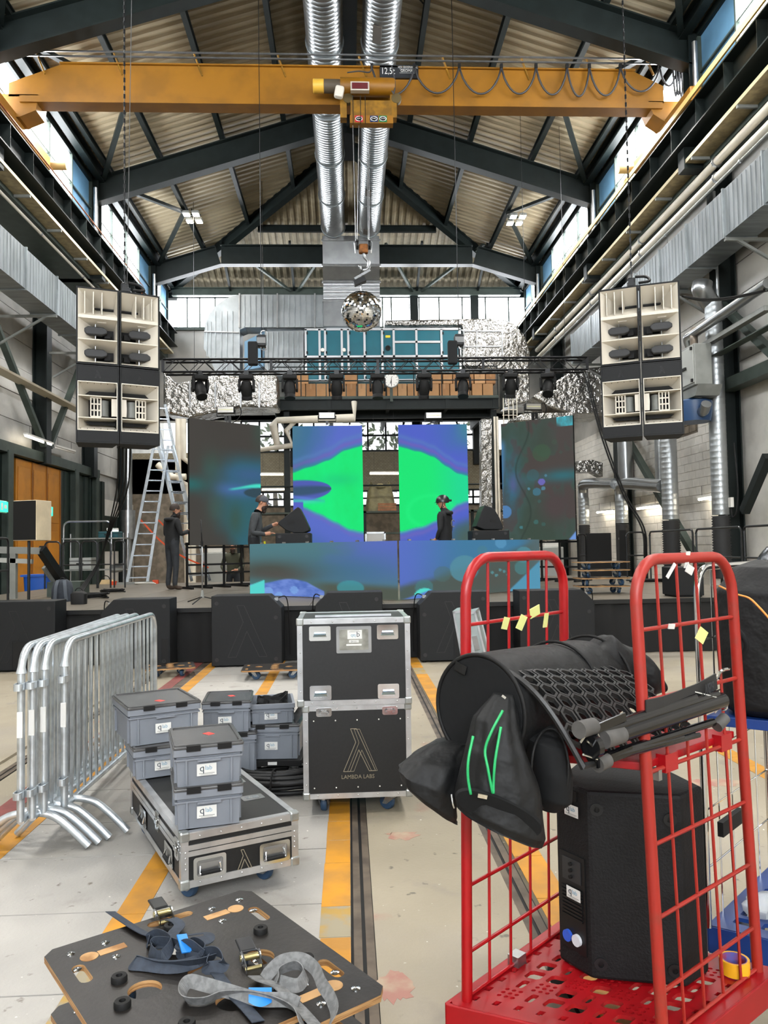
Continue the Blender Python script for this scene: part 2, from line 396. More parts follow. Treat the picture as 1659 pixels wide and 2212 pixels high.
# ---- clerestory windows, one per bay and side
wn = 0
for sgn, xe, sd in ((-1, XL, 'west'), (1, XR, 'east')):
    for i in range(len(FY)+1):
        y0 = FY[i]+.2 if i < len(FY) else yc+.2
        y1 = (FY[i+1] if i+1 < len(FY) else (yc if i < len(FY) else YE))-.2
        wn += 1
        w = thing('window_%d' % wn, 'bright clerestory glazing under the %s eave, bay %d counted from the rear of the hall' % ('left' if sgn < 0 else 'right', i+1), kind='structure')
        zs0, zs1 = 10.82, 12.42; xg = xe+sgn*.1
        np_ = 4 if y1-y0 > 4 else 2; dy = (y1-y0)/np_
        for j in range(np_):
            last = (j == np_-1)
            a, b = y0+j*dy+.03, y0+(j+1)*dy-.03
            zc = 11.62
            if last: MB().bx(xg-.02, xg+.02, a, b, zs0, zs1).build('blue_pane', BLUEP, w)  # far pane of each bay painted with the blue seen through the glass
            else:
                for za, zb in ((zs0, zc-.02), (zc+.02, zs1)): MB().bx(xg-.02, xg+.02, a, b, za, zb).build('pane', SKYG, w)
            MB().bx(xg-sgn*.06-.04, xg-sgn*.06+.04, b+.005, b+.055, zs0, zs1).build('mullion', GREEN2, w)
        MB().bx(xg-sgn*.05-.03, xg-sgn*.05+.03, y0, y1, 11.6, 11.64).build('transom', GREEN2, w)
        MB().bx(min(xg-sgn*.03, xg+sgn*1.7), max(xg-sgn*.03, xg+sgn*1.7), y0-.2, y1+.2, 9.55, 10.82).build('window_sill', GREEN2, w)
        MB().bx(min(xg-sgn*.1, xg+sgn*.5), max(xg-sgn*.1, xg+sgn*.5), y0-.2, y1+.2, 12.42, 12.6).build('window_head', GREEN, w)
# ---- side walls: precast panels between steel posts
PANEL_CACHE = {}
def panel_wall(root, X, sgn, z0, z1, y0, y1, rows, m=CONC):
    h = (z1-z0)/rows
    for r in range(rows):
        key = (round(y1-y0, 2), round(h, 3), m.name)
        if key not in PANEL_CACHE: PANEL_CACHE[key] = MB().bx(-.05, .05, -(y1-y0)/2+.008, (y1-y0)/2-.008, .009, h-.009).mesh('wall_panel', m)
        obj('wall_panel', PANEL_CACHE[key], root, (X+random.uniform(-.008, .008), (y0+y1)/2, z0+r*h))
wl = thing('wall_left', 'left hall wall of grey concrete panels and dark green posts', kind='structure')
wr = thing('wall_right', 'right hall wall of concrete panels above white painted blockwork', kind='structure')
MB().bx(WLX-.3, WLX-.05, YB, YE+6, 0, 10.2).build('wall_core', CONC, wl)
MB().bx(WRX+.05, WRX+.3, YB, YE+6, 0, 10.2).build('wall_core', CONC, wr)
SEG = [12.6, 15.95, 19.3, 22.7, 26.1, 29.45, 32.3]
for i in range(len(SEG)-1):
    panel_wall(wl, WLX, -1, 4.4, 9.6, SEG[i], SEG[i+1], 7)
    panel_wall(wr, WRX, 1, 6.1 if SEG[i] > 22 else 5.4, 9.6, SEG[i], SEG[i+1], 6)
def hcol(x, y, z0, z1, root, m=GREEN, w=.36, d=.4, name='wall_column'):
    MB().bx(x-d/2, x-d/2+.03, y-w/2, y+w/2, z0, z1).bx(x+d/2-.03, x+d/2, y-w/2, y+w/2, z0, z1).bx(x-d/2, x+d/2, y-.012, y+.012, z0, z1).build(name, m, root)
for y in (15.95, 22.3, 29.0): hcol(8.12, y, 0, 10.1, wr, GREEN)
for y in (15.95, 22.3, 26.4, 30.4): hcol(-8.68, y, 4.1 if y < 30 else 0, 10.1, wl, GREEN)
for y, z in ((20.05, 4.2), (24.9, 4.2), (26.9, 4.2), (17.0, 4.2)): hcol(-8.72, y, 0, z, wl, GREEN2, .3, .3, 'door_post')
MB().bx(-8.9, -8.6, 12, 27.2, 4.15, 4.42).build('lintel_beam', GREEN2, wl)
# diagonal braces
for a, b in (((-8.55, 22.1, 4.6), (-8.55, 17.2, 8.8)), ((-8.55, 22.5, 4.6), (-8.55, 25.6, 8.2))):
    MB().bar(a, b, .12, .16, up=(1, 0, 0)).build('wall_brace', GREEN2, wl)
# white blockwork on the right: running bond, every block its own piece
BM = {}
def block(wd_): 
    k = round(wd_, 2)
    if k not in BM: BM[k] = MB().bx(-.03, .03, -k/2+.004, k/2-.004, .004, .196).mesh('block', WHITEB)
    return BM[k]
cnt = 0; far = MB()
for r in range(26):
    yy = 16.4+(.2 if r % 2 else 0); z = .1+r*.2
    while yy < 28.4:
        near = yy < 22 and z > 1.2 and z < 4.6
        if near and cnt < 300:
            obj('block', block(.4), wr, (WRX+random.uniform(-.004, .002), yy+.2, z)); cnt += 1
        else: far.bx(WRX-.03, WRX+.03, yy+.004, yy+.396, z+.004, z+.196)
        yy += .4
o = far.build('blockwork', WHITEB, wr); o['kind'] = 'stuff'
MB().bx(WRX-.02, WRX+.04, 28.4, YE, 0, 5.4).build('wall_render', WHITEB, wr)
MB().bx(WRX-.02, WRX+.04, YB, 16.2, 0, 5.4).build('wall_render', WHITEB, wr)
# raw-brick patch
for r in range(6):
    for k in range(3): MB().bx(WRX-.06, WRX-.035, 18.05+k*.36+(.1 if r % 2 else 0), 18.39+k*.36+(.1 if r % 2 else 0), 4.25+r*.19, 4.42+r*.19).build('raw_block', CONC2, wr)
MB().bx(WRX-.035, WRX-.03, 18.0, 19.2, 4.2, 5.4).build('raw_mortar', mat('mortar', '6d6558', .9), wr)
# green steel beams and braces of the right wall
MB().bx(8.0, 8.3, 12.5, 16.0, 4.75, 5.0).build('wall_beam', GREEN2, wr)
MB().bar((8.1, 16.3, 6.9), (8.1, 13.0, 4.2), .15, .15, up=(1, 0, 0)).build('wall_brace', GREEN2, wr)
MB().bar((8.1, 22.2, 4.9), (8.1, 17.4, 1.0), .16, .16, up=(1, 0, 0)).build('wall_brace', GREEN2, wr)
MB().bar(at(1659, 985, X=8.0), at(1608, 1105, X=8.0), .16, .16, up=(1, 0, 0)).build('wall_brace', GREEN, wr)
MB().cyl((7.88, 15.7, 0), (7.88, 15.7, 9), .03).build('conduit', STEEL, wr)
MB().bx(-8.55, -8.2, 13, 27, at(100, 850, X=-8.35).z-.03, at(100, 850, X=-8.35).z+.03).build('wall_ledge', mat('ledge_cream', 'b5ab95', .6), wl)
# rear wall behind the camera with a closed gate; assumed gable glazing added for frontal light
wf = thing('wall_front', 'rear end wall of the hall behind the camera', kind='structure')
MB().bx(WLX, WRX, YB-.3, YB, 10.4, 15.4).bx(WLX, -5.7, YB-.3, YB, 0, 10.4).bx(5.9, WRX, YB-.3, YB, 0, 10.4).build('wall_core', CONC, wf)
dg = thing('door_1', 'closed workshop gate with added glowing gable glazing behind the camera', kind='structure')
for i in range(8):
    for j in range(8): MB().bx(-5.65+i*1.43, -5.65+i*1.43+1.37, YB-.15, YB-.1, .05+j*1.29, .05+j*1.29+1.23).build('pane' if 4 <= j <= 7 else 'gate_panel', SKYG if 4 <= j <= 7 else GREEN2, dg)
for i in range(9): MB().bx(-5.71+i*1.43, -5.65+i*1.43, YB-.2, YB-.05, 0, 10.4).build('mullion', GREEN, dg)
# ---- end wall
we = thing('wall_back', 'end wall behind the stage with window strip, blockwork and tall steel windows', kind='structure')
BRK = mat('sand_lime_brick', 'a59c86', .85, 0, .12, 6)
MB().bx(WLX, WRX, YE+.05, YE+.3, 7.0, 10.9).build('wall_core', CONC, we)
wn += 1
we_w = thing('window_%d' % wn, 'bright strip of clerestory panes over the end wall', kind='structure')
xs = [at(p, 665, Y=YE).x for p in (382, 405, 432, 465, 500, 560, 620, 690, 760, 826, 845, 885, 905, 948, 998, 1023, 1048, 1098, 1142)]
for a, b in zip(xs[:-1], xs[1:]):
    MB().bx(a+.03, b-.03, YE-.03, YE+.02, 10.92, 12.15).build('pane', SKYG, we_w)
    MB().bx(b-.03, b+.03, YE-.06, YE+.02, 10.9, 12.15).build('mullion', GREEN2, we_w)
for p in (894, 1024, 633): 
    x = at(p, 665, Y=YE-.2).x; MB().bx(x-.17, x+.17, YE-.35, YE-.05, 5, 12.3).build('wall_column', GREEN, we_w)
MB().bx(XL, XR, YE-.1, YE+.1, 10.8, 10.92).build('window_sill', GREEN2, we_w)
MB().bx(XL-1, XR+1, YE-.1, YE+.2, 12.15, 12.5).build('window_head', GREEN, we_w)
# ================================================================== CRANE, DUCTS, PLANT
def prof(pts, Y): return [(at(x, y, Y=Y).x, at(x, y, Y=Y).z) for x, y in pts]
def facing(pts, Y, dep, name, m, parent=None, bevel=0, label=None):   # outline at depth Y, running back by dep
    return MB().prism(prof(pts, Y), dep, Matrix.Translation((0, Y+dep, 0)) @ FRONT).build(name, m, parent, bevel=bevel, label=label)
# ---- runway beams with rails, cable trays
RLX, RRX = -7.17, 7.40
for sgn, x, nm in ((-1, RLX, 'left'), (1, RRX, 'right')):
    g = thing('crane_runway', 'dark green crane runway beam with rail along the %s wall' % nm, 'beam', kind='structure')
    mb = MB(); ibeam(mb, (x, YB, 10.02), (x, YE-.3, 10.02), .6, .44, .03, .03); mb.build('runway_beam', GREEN, g)
    MB().bx(x-.035, x+.035, YB, YE-.3, 10.62, 10.70).build('crane_rail', mat('rail_top', 'a5722e', .5, .3, .3, 3), g)
    for i in range(26): MB().box((x-sgn*.11, 2+i*1.18, 10.32), (.2, .012, .54)).build('stiffener', GREEN, g)
    for y in FY[3:]+[29.3]: MB().bx(min(x-sgn*.1, x+sgn*1.2), max(x-sgn*.1, x+sgn*1.2), y-.15, y+.15, 9.55, 10.02).build('bracket', GREEN, g)
    if sgn < 0:
        for k in range(3): MB().cyl((x+.30+.05*k, YB, 10.60-.05*k), (x+.30+.05*k, 26, 10.60-.05*k), .009, n=5).build('conductor_bar', COPPER, g)
        MB().tube(spline([(x+.32, 26, 10.55), (x+.3, 26.1, 10.2), (x+.2, 25.9, 9.95)], 5), .012, 5).build('copper_tail', COPPER, g)
    else: MB().bx(x-.34, x-.30, YB, YE-.5, 10.56, 10.68).build('conductor_bar', mat('pale_rail', 'c7a565', .5), g)
    t = thing('cable_tray', 'perforated galvanised cable tray below the %s runway' % nm, 'cable tray')
    xi = x-sgn*.07 if sgn > 0 else x+.11
    TRAY = mat('tray_underside', '9a8a66', .55, .3, .2, 6)
    MB().bx(min(xi, xi+sgn*.42), max(xi, xi+sgn*.42), 4, YE-.6, 9.66, 9.68).build('tray_base', TRAY, t)
    MB().bx(xi-.006, xi+.006, 4, YE-.6, 9.66, 9.74).build('tray_edge', mat('tray_edge', 'c9bd9c', .4, .4), t)
    for i in range(14): MB().bx(min(xi, xi+sgn*(.75 if sgn > 0 else 1.4)), max(xi, xi+sgn*(.9 if sgn > 0 else 1.4)), 6+i*1.9, 6.05+i*1.9, 9.60, 9.66).build('tray_bracket', GREYP, t)
# ---- pipes on the walls
def pipe(name, X, e, r, m, lab, y0=6, y1=30, cat='pipe', clips=0):
    p = thing(name, lab, cat)
    MB().cyl((X, y0, CH+e), (X, y1, CH+e), r, n=12).build('pipe_run', m, p, smooth=40)
    for i in range(clips): MB().cyl((X, y0+1+i*(y1-y0)/clips, CH+e), (X, y0+1.05+i*(y1-y0)/clips, CH+e), r*1.35, n=10).build('pipe_clamp', STEEL, p)
    return p
pipe('heating_pipe', 7.62, 7.75, .085, WHT, 'thick cream pipe, upper of two on the right wall', clips=6)
pipe('heating_pipe', 7.62, 7.42, .085, WHT, 'thick cream pipe, lower of two on the right wall', clips=6)
pipe('conduit_pipe', 7.75, 7.62, .03, STEEL, 'thin steel conduit between two cream pipes', clips=7)
pipe('conduit_pipe', 7.5, 7.18, .03, GREYP, 'thin grey conduit just above the right wall duct', clips=7)
pipe('conduit_pipe', -7.45, 7.88, .035, WHT, 'thin cream conduit above the left wall duct', clips=8)
# big steel pipes lower on the right wall
p = thing('exhaust_pipe', 'shiny steel pipe running level along the right wall then elbowing in', 'pipe')
a = at(1659, 612, X=7.3); b = at(1498, 722, X=7.3)
MB().tube([a, b], .095, 14).build('pipe_run', SPIRAL, p, smooth=40)
MB().tube(spline([b, b+V((-.03, .22, -.05)), b+V((.12, .3, -.3)), b+V((.3, .35, -.5))], 6), .095, 14).build('elbow', SPIRAL, p, smooth=40)
p = thing('wall_conduit', 'long grey cable channel sloping away along the right wall', 'conduit')
a = at(1659, 665, X=7.6); b = at(1478, 772, X=7.6); MB().bar(a, b, .14, .09).build('channel', GREYP, p)
MB().bar(a+V((.1, 0, -.3)), b+V((.1, 0, -.3)), .2, .02).build('channel', GREEN2, p)
# ---- rectangular wall ducts
for sgn, x, nm, ye in ((-1, -6.94, 'left', 27.5), (1, 7.2, 'right', 27.2)):
    d = thing('wall_duct', 'long rectangular galvanised air duct high on the %s wall' % nm, 'duct')
    z0, z1 = 7.32, 8.22
    if sgn < 0: ys = [9.0, 11.0, 13.05, 15.1, 16.9, 18.7, 20.5, 22.2, 24, 25.8, 27.5]
    else: ys = [9.0, 10.9, 12.6, 14.0, 15.6, 17.0, 18.5, 20.2, 22, 23.95]
    for a, b in zip(ys[:-1], ys[1:]):
        mb = MB(); mb.bx(min(x, x+sgn*.6), max(x, x+sgn*.6), a+.005, b-.005, z0, z1)
        n = int((b-a)/.16)
        for i in range(n): mb.bx(x-.008, x+.008, a+.08+i*.16, a+.10+i*.16, z0+.02, z1-.02)
        mb.build('duct_section', GALV, d)
        MB().bx(min(x-sgn*.03, x+sgn*.63), max(x-sgn*.03, x+sgn*.63), b-.02, b+.02, z0-.03, z1+.03).build('duct_flange', GALV2, d)
    for y in ys[1::2]:
        MB().bx(min(x, x+sgn*1.5), max(x, x+sgn*1.5), y-.03, y+.03, z0-.08, z0-.02).build('duct_support', GREYP, d)
        MB().bar((x+sgn*.25, y, z0-.06), (x+sgn*1.4, y, z0-.75), .05, .05).build('support_strut', GREYP, d)
# ---- spiral ducts under the ridge
for X, lab in ((-.385, 'left of the twin spiral ducts under the ridge'), (.93, 'right of the twin spiral ducts, with dark vent slots')):
    d = thing('spiral_duct', 'shiny round steel duct, '+lab, 'duct')
    js = [4.5, 7.2, 9.9, 12.5, 15.1, 17.8, 20.4, 23.0, 25.7, 28.29]
    for a, b in zip(js[:-1], js[1:]):
        pr = []; k = int((b-a)/.13)
        for i in range(k):
            y = a+(b-a)*i/k; pr += [(.433, y), (.433, y+.1), (.4365, y+.112), (.4365, y+.122)]
        pr += [(.433, b)]
        MB().lathe(pr, 28, Matrix.Translation((X, 0, 13.58)) @ Matrix.Rotation(-PI/2, 4, 'X')).build('duct_section', SPIRAL, d, smooth=35)
        MB().lathe([(.44, b-.05), (.462, b-.05), (.462, b), (.44, b)], 28, Matrix.Translation((X, 0, 13.58)) @ Matrix.Rotation(-PI/2, 4, 'X')).build('duct_joint', GALV2, d, smooth=35)
    if X > 0:
        for y in (16.9, 24.7, 27.8):
            M = Matrix.Translation((X, y, 13.58)) @ Matrix.Rotation(math.radians(14), 4, 'Y')
            mb = MB(); mb.M = M; mb.bx(-.1, .1, -.28 if y < 20 else -.2, .28 if y < 20 else .2, -.46, -.42).build('vent_slot', mat('vent_brown', '4a443d', .7), d)
# ---- plenum where the ducts turn down
pl = thing('duct_plenum', 'broad steel duct box with bright seams below the twin ducts', 'duct')
pf = [(28.3, 13.22), (28.3, 13.02), (28.42, 12.2), (28.28, 12.15), (28.28, 12.05), (28.55, 11.6), (28.62, 10.85), (28.62, 9.9), (29.25, 9.9), (29.25, 13.25), (28.9, 13.3)]
MB().prism([(-y, z) for y, z in pf], 2.12, Matrix.Translation((-.79, 0, 0)) @ Matrix(((0, 0, 1, 0), (-1, 0, 0, 0), (0, 1, 0, 0), (0, 0, 0, 1)))).build('plenum_body', SPIRAL, pl)
for z, y in ((13.05, 28.28), (12.1, 28.27), (11.55, 28.5), (10.85, 28.58)): MB().bx(-.83, 1.37, y-.02, y+.05, z-.035, z+.035).build('seam', STEEL, pl)
for i in range(5): MB().cyl((-.79, 28.54+.01*i, 11.45-.13*i), (1.33, 28.54+.01*i, 11.45-.13*i), .03, n=6).build('stiffening_rib', STEEL, pl)
# ---- galvanised elbow duct on the left of the plant
arcp = [(525+(-84)*math.sin(a*PI/12), 720-84*math.cos(a*PI/12)) for a in range(0, 7)]
gd = thing('elbow_duct', 'large ribbed galvanised duct bending down beside the teal air handling unit', 'duct')
facing([(699, 637)]+arcp+[(440, 752), (452, 772), (470, 815), (518, 815), (518, 712), (530, 707), (699, 707)], 28.7, .9, 'duct_body', GALV, gd)
for px in (447, 455, 465, 478, 490, 502): MB().bar(at(px, 672 if px > 460 else 695, Y=28.68), at(px, 812 if px > 470 else 770, Y=28.68), .03, .03, up=(0, 1, 0)).build('duct_rib', GALV2, gd)
for px in range(516, 705, 12): MB().bar(at(px, 638, Y=28.68), at(px, 706, Y=28.68), .025, .03, up=(0, 1, 0)).build('duct_rib', GALV2, gd)
for px in (517, 599, 680): MB().bar(at(px, 634, Y=28.65), at(px, 708, Y=28.65), .05, .06, up=(0, 1, 0)).build('duct_flange', STEEL, gd)
MB().bar(at(441, 716, Y=28.66), at(516, 718, Y=28.66), .04, .04, up=(0, 1, 0)).build('duct_flange', STEEL, gd)
bd = thing('branch_duct', 'blue-grey sheet metal duct hood between elbow duct and air handling unit', 'duct')
facing([(528, 738), (571, 716), (571, 792), (528, 800)], 28.9, .7, 'duct_body', mat('blue_sheet', '5f7f96', .35, .6), bd)
d2 = thing('intake_duct', 'ribbed galvanised intake box left of the teal air handling unit', 'duct')
facing([(572, 716), (656, 714), (656, 812), (572, 812)], 28.75, 1.2, 'duct_body', GALV, d2)
for px in range(578, 656, 11): MB().bar(at(px, 717, Y=28.72), at(px, 808, Y=28.72), .025, .03, up=(0, 1, 0)).build('duct_rib', GALV2, d2)
# ---- foil wrapped ducts
fd = thing('foil_duct', 'foil insulated duct curving down at the right of the plant platform', 'duct')
facing([(831, 691), (1080, 687), (1108, 696), (1133, 722), (1145, 758), (1145, 868), (1090, 880), (1090, 800), (998, 790), (998, 703), (831, 703)], 28.9, 1.0, 'duct_body', FOIL, fd, bevel=.06)
for px in (1002, 1030, 1085): MB().bar(at(px, 712, Y=28.87), at(px, 792, Y=28.87), .05, .02, up=(0, 1, 0)).build('foil_tape', STEEL, fd)
for py in (715, 748): MB().bar(at(1001, py, Y=28.87), at(1085, py, Y=28.87), .05, .02, up=(0, 1, 0)).build('foil_tape', STEEL, fd)
f2 = thing('foil_duct', 'crumpled foil duct under the truss at the left wall', 'duct')
facing([(352, 800), (380, 828), (470, 808), (520, 812), (596, 800), (600, 880), (528, 878), (408, 902), (352, 892)], 25.5, 1.2, 'duct_body', FOIL, f2, bevel=.08)
for px in (420, 570): q = at(px, 826, Y=26.1); MB().cyl((q.x, 26.1, q.z), (q.x, 26.1, zroof(q.x)), .008, n=5).build('hanger_rod', BLKG, f2)
for px in (410, 465, 520, 560): MB().bar(at(px, 826, Y=25.46), at(px, 880, Y=25.46), .05, .03, up=(0, 1, 0)).build('foil_tape', STEEL, f2)
f3 = thing('foil_duct', 'foil duct block joining the right wall duct beside the loudspeakers', 'duct')
facing([(1150, 856), (1240, 798), (1310, 790), (1310, 895), (1240, 895), (1190, 880)], 24.0, 1.6, 'duct_body', FOIL, f3, bevel=.05)
f4 = thing('foil_duct', 'small foil duct stub above the outer right screen', 'duct')
facing([(1104, 905), (1130, 893), (1240, 890), (1240, 906), (1104, 912)], 20.5, .6, 'duct_body', FOIL, f4, bevel=.05)
for px in (1140, 1225): q = at(px, 895, Y=20.8); MB().cyl((q.x, 20.8, q.z), (q.x, 20.8, zroof(q.x)), .006, n=5).build('hanger_rod', BLKG, f4)
# ---- plant platform
ZD = 6.94
pt = thing('plant_platform', 'dark green steel plant platform above the stage with railing', 'platform', kind='structure')
MB().bx(-2.6, 5.45, 27.1, YE, ZD-.1, ZD).build('platform_deck', GREEN2, pt)
mb = MB(); ibeam(mb, (-2.6, 27.15, ZD-.48), (5.45, 27.15, ZD-.48), .38, .2, .03, .02); mb.build('edge_beam', GREEN, pt)
for z, y in ((ZD-.62, 28.2), (ZD-.5, 29.6)): 
    mb = MB(); ibeam(mb, (-2.6, y, z), (5.45, y, z), .4, .2, .03, .02); mb.build('deck_beam', GREEN, pt)
for x in (-2.5, -.6, 1.5, 3.6, 5.3): MB().bx(x-.06, x+.06, 27.1, YE, ZD-.45, ZD-.1).build('deck_joist', GREEN, pt)
for x in (-2.12, 5.3): MB().bx(x-.1, x+.1, 27.3, 27.5, 0, ZD-.5).build('platform_post', GREEN, pt)
for z in (.55, 1.05): MB().cyl((-2.6, 27.1, ZD+z), (5.45, 27.1, ZD+z), .022, n=6).build('rail_bar', GREEN, pt)
for i in range(9): MB().cyl((-2.58+i*1.0, 27.1, ZD), (-2.58+i*1.0, 27.1, ZD+1.05), .02, n=6).build('rail_post', GREEN, pt)
MB().bx(2.2, 5.3, 27.35, 27.37, ZD, ZD+.02).build('toe_plate', GREEN, pt)
lad = thing('cage_ladder', 'tall cream caged access ladder right of the plant platform', 'ladder')
for px in (1087, 1098, 1108, 1116): q = at(px, 860, Y=26.6); MB().cyl(q, (q.x, q.y, 0), .02, n=6).build('ladder_rail', WHT, lad)
for py in range(885, 1150, 12): MB().cyl(at(1085, py, Y=26.6), at(1117, py, Y=26.6), .015, n=5).build('rung', WHT, lad)
# ---- teal air handling unit
TEAL = mat('teal_panel', '005a68', .35, 0, .05, 2)
ALU = mat('alu_profile', 'c3c6c8', .35, .7)
ah = thing('air_handling_unit', 'teal panelled air handling unit with aluminium frame on the platform', 'ventilation unit')
YA = 28.75
a, b = at(657, 712, Y=YA), at(995, 865, Y=YA)
MB().bx(a.x, b.x, YA+.06, YA+1.6, ZD+.02, a.z).build('casing', mat('dark_teal', '0a4a52', .5), ah)
cols = [660, 690, 702, 738, 752, 787, 825, 850, 899, 953, 993]
for i in range(len(cols)-1):
    x0, x1 = cols[i]+1.5, cols[i+1]-1.5
    for y0, y1 in (((714, 736), (742, 768), (774, 822)) if cols[i] in (850, 899) else ((714, 768), (774, 822))):
        p0, p1 = at(x0, y0, Y=YA), at(x1, y1, Y=YA)
        pn = MB().bx(p0.x, p1.x, YA, YA+.06, p1.z, p0.z).build('access_panel', TEAL, ah)
        if x1-x0 > 20 and cols[i] not in (850, 899):
            for yy in (y0+6, y1-6):
                h = at(x0+2, yy, Y=YA); MB().box((h.x, YA-.03, h.z), (.05, .06, .09)).build('latch', BLK, pn)
for px in cols: 
    p0, p1 = at(px, 711, Y=YA), at(px, 824, Y=YA); MB().bx(p0.x-.04, p0.x+.04, YA-.03, YA+.06, p1.z, p0.z).build('frame_profile', ALU, ah)
for py in (712, 771, 823):
    p0, p1 = at(658, py, Y=YA), at(995, py, Y=YA); MB().bx(p0.x, p1.x, YA-.03, YA+.06, p0.z-.04, p0.z+.04).build('frame_profile', ALU, ah)
p0, p1 = at(853, 739, Y=YA), at(953, 739, Y=YA); MB().bx(p0.x, p1.x, YA-.03, YA+.06, p0.z-.04, p0.z+.04).build('frame_profile', ALU, ah)
c = at(838, 752, Y=YA-.02); MB().lathe([(.1, 0), (.1, .05), (.06, .05), (.06, .02)], 14, Matrix.Translation(c) @ RX90).build('gauge', BLK, ah)
c = at(838, 727, Y=YA-.01); MB().box(c, (.18, .02, .09)).build('warning_label', mat('label_yellow', 'd8c22a', .5), ah)
c = at(697, 757, Y=YA-.02); MB().cyl(c, c+V((0, -.1, 0)), .07).build('gauge', WHITE, ah)
c = at(743, 757, Y=YA-.02); MB().cyl(c, c+V((0, -.1, 0)), .07).build('gauge', WHITE, ah)
# ---- cardboard boxes on the platform
KRAFT = [mat('kraft_a', 'a67c52', .8, 0, .06, 3), mat('kraft_b', '966c44', .8, 0, .06, 3), mat('kraft_c', 'b38a60', .8, 0, .06, 3)]
TAPE = mat('parcel_tape', '9b7348', .4)
def carton(px0, px1, py0, py1, Y, dep, lab, grp):
    a, b = at(px0, py0, Y=Y), at(px1, py1, Y=Y)
    r = thing('cardboard_box', lab, 'box', ((a.x+b.x)/2, Y+dep/2, b.z), 0, grp)
    w, h = b.x-a.x, a.z-b.z
    MB().bx(-w/2+.006, w/2-.006, -dep/2, dep/2, 0, h).build('carton', random.choice(KRAFT), r, bevel=.008)
    MB().bx(-.03, .03, -dep/2-.004, -dep/2, h*.6, h).bx(-.03, .03, -dep/2, dep/2, h, h+.003).build('tape_strip', TAPE, r)
g = 'cartons in the long lower row behind the platform railing'
x = 637
while x < 1074:
    w = random.choice((20, 21, 22, 23))
    if x+w > 1076: break
    carton(x, x+w, 829, 856, 27.6, .4, 'brown carton in the lower row behind the platform railing', g); x += w+.6
for x0, x1 in ((640, 666), (744, 773)): carton(x0, x1, 806, 829, 27.62, .38, 'brown carton stacked on the lower row %s the clock' % 'left of', 'two cartons left of the clock')
x = 932
while x < 1070:
    w = random.choice((22, 24, 21)); carton(x, x+w, 805, 828.5, 27.6, .4, 'brown carton in the upper row right of the clock', 'cartons in the upper row right of the clock'); x += w+.6
# ---- clock
ck = thing('wall_clock', 'round white station clock reading half past six on the platform railing', 'clock', at(845, 822, Y=26.9))
MB().lathe([(.26, 0), (.275, .03), (.275, .09), (.25, .1)], 28, RX90 @ Matrix.Translation((0, 0, -.02))).build('clock_case', GREYP, ck, smooth=40)
MB().lathe([(.245, 0), (.245, .006)], 28, Matrix.Translation((0, -.085, 0)) @ RX90).build('dial', mat('dial_white', 'eceae4', .4), ck)
for i in range(12):
    a = i*PI/6; MB().box((.205*math.sin(a), -.093, .205*math.cos(a)), (.012, .004, .05), (0, a, 0)).build('hour_mark', BLK, ck)
MB().bar((0, -.098, .04), (0, -.098, -.2), .018, .006, up=(0, 1, 0)).build('minute_hand', BLK, ck)
MB().bar((-.01, -.103, .04), (.035, -.103, .14), .012, .006, up=(0, 1, 0)).bar((0, -.103, 0), (-.035, -.103, -.13), .022, .006, up=(0, 1, 0)).build('hour_hand', BLK, ck)
MB().bx(-.05, .05, -.02, .04, -.75, -.24).build('clock_post', GREEN2, ck)
# ---- yellow bridge crane
YC = 16.8
cr = thing('bridge_crane', 'yellow overhead bridge crane spanning the hall', 'crane', (0, YC, 0))
z0, z1 = 11.45, 12.17
MB().prism([(-7.2, 11.45), (-7.2, 11.75), (-6.1, z1), (6.6, z1), (7.25, 11.85), (7.25, 11.45)], .3, Matrix.Translation((0, .1, 0)) @ FRONT).build('girder', YEL, cr)
MB().bx(-6.95, 7.2, -.25, .12, 11.31, 11.45).build('girder_flange', YEL, cr)
MB().bx(-6.1, 6.6, -.26, .14, z1, z1+.03).build('top_plate', YEL, cr)
for sgn, x in ((-1, RLX), (1, RRX)):
    MB().bx(x-.13, x+.13, -1.45, 1.75, 10.78, 11.1).build('end_carriage', YEL, cr, bevel=.03)
    MB().prism([(-.45, 11.5), (.6, 11.5), (.55, 11.15), (.2, 11.0), (-.12, 11.0), (-.4, 11.2)] if sgn < 0 else [(.4, 11.5), (-.5, 11.5), (-.4, 11.2), (-.1, 11.0), (.15, 11.0), (.4, 11.2)], .5, Matrix.Translation((x, .3, 0)) @ FRONT).build('carriage_gusset', YEL, cr)
    for yy in (-1.2, 1.5): MB().cyl((x-.06, yy, 10.83), (x+.06, yy, 10.83), .13, n=16).build('carriage_wheel', STEEL, cr)
    MB().cyl((x-sgn*.1, 1.85, 10.95), (x-sgn*.48, 1.85, 10.95), .1, n=14).build('drive_motor', mat('motor_beige', 'b9a56f', .5), cr, smooth=40)
for px in (85, 252, 425, 605, 780, 960, 1130, 1270, 1400):
    x = at(px, 150, Y=YC-.2).x; MB().bar((x-.05, -.25, 12.42), (x+.12, -.2, 11.95 if px < 1300 else 12.1), .04, .03).build('bar_bracket', YELD, cr)
for dz in (12.42, 12.31): MB().bx(-7.1, 7.3, -.3, -.27, dz-.015, dz+.015).build('festoon_track', STEEL, cr)
cab = mat('festoon_cable', '3a3a3c', .5)
hang = [803, 895, 992, 1083, 1158, 1225, 1273, 1340, 1425, 1462]
for i in range(len(hang)-1):
    a, b = at(hang[i], 146, Y=YC-.34), at(hang[i+1], 146, Y=YC-.34); sag = (.62, .58, .6, .6, .62, .66, .64, .55, .42)[i]
    pts = [a.lerp(b, t/12)-V((0, YC, 0))-V((0, 0, sag*(1-(2*t/12-1)**2)**.75)) for t in range(13)]
    MB().tube(pts, .022, 6).build('festoon_loop', cab, cr, smooth=True)
    MB().box(a-V((0, YC, -.03)), (.06, .06, .1)).build('festoon_trolley', BLK, cr)
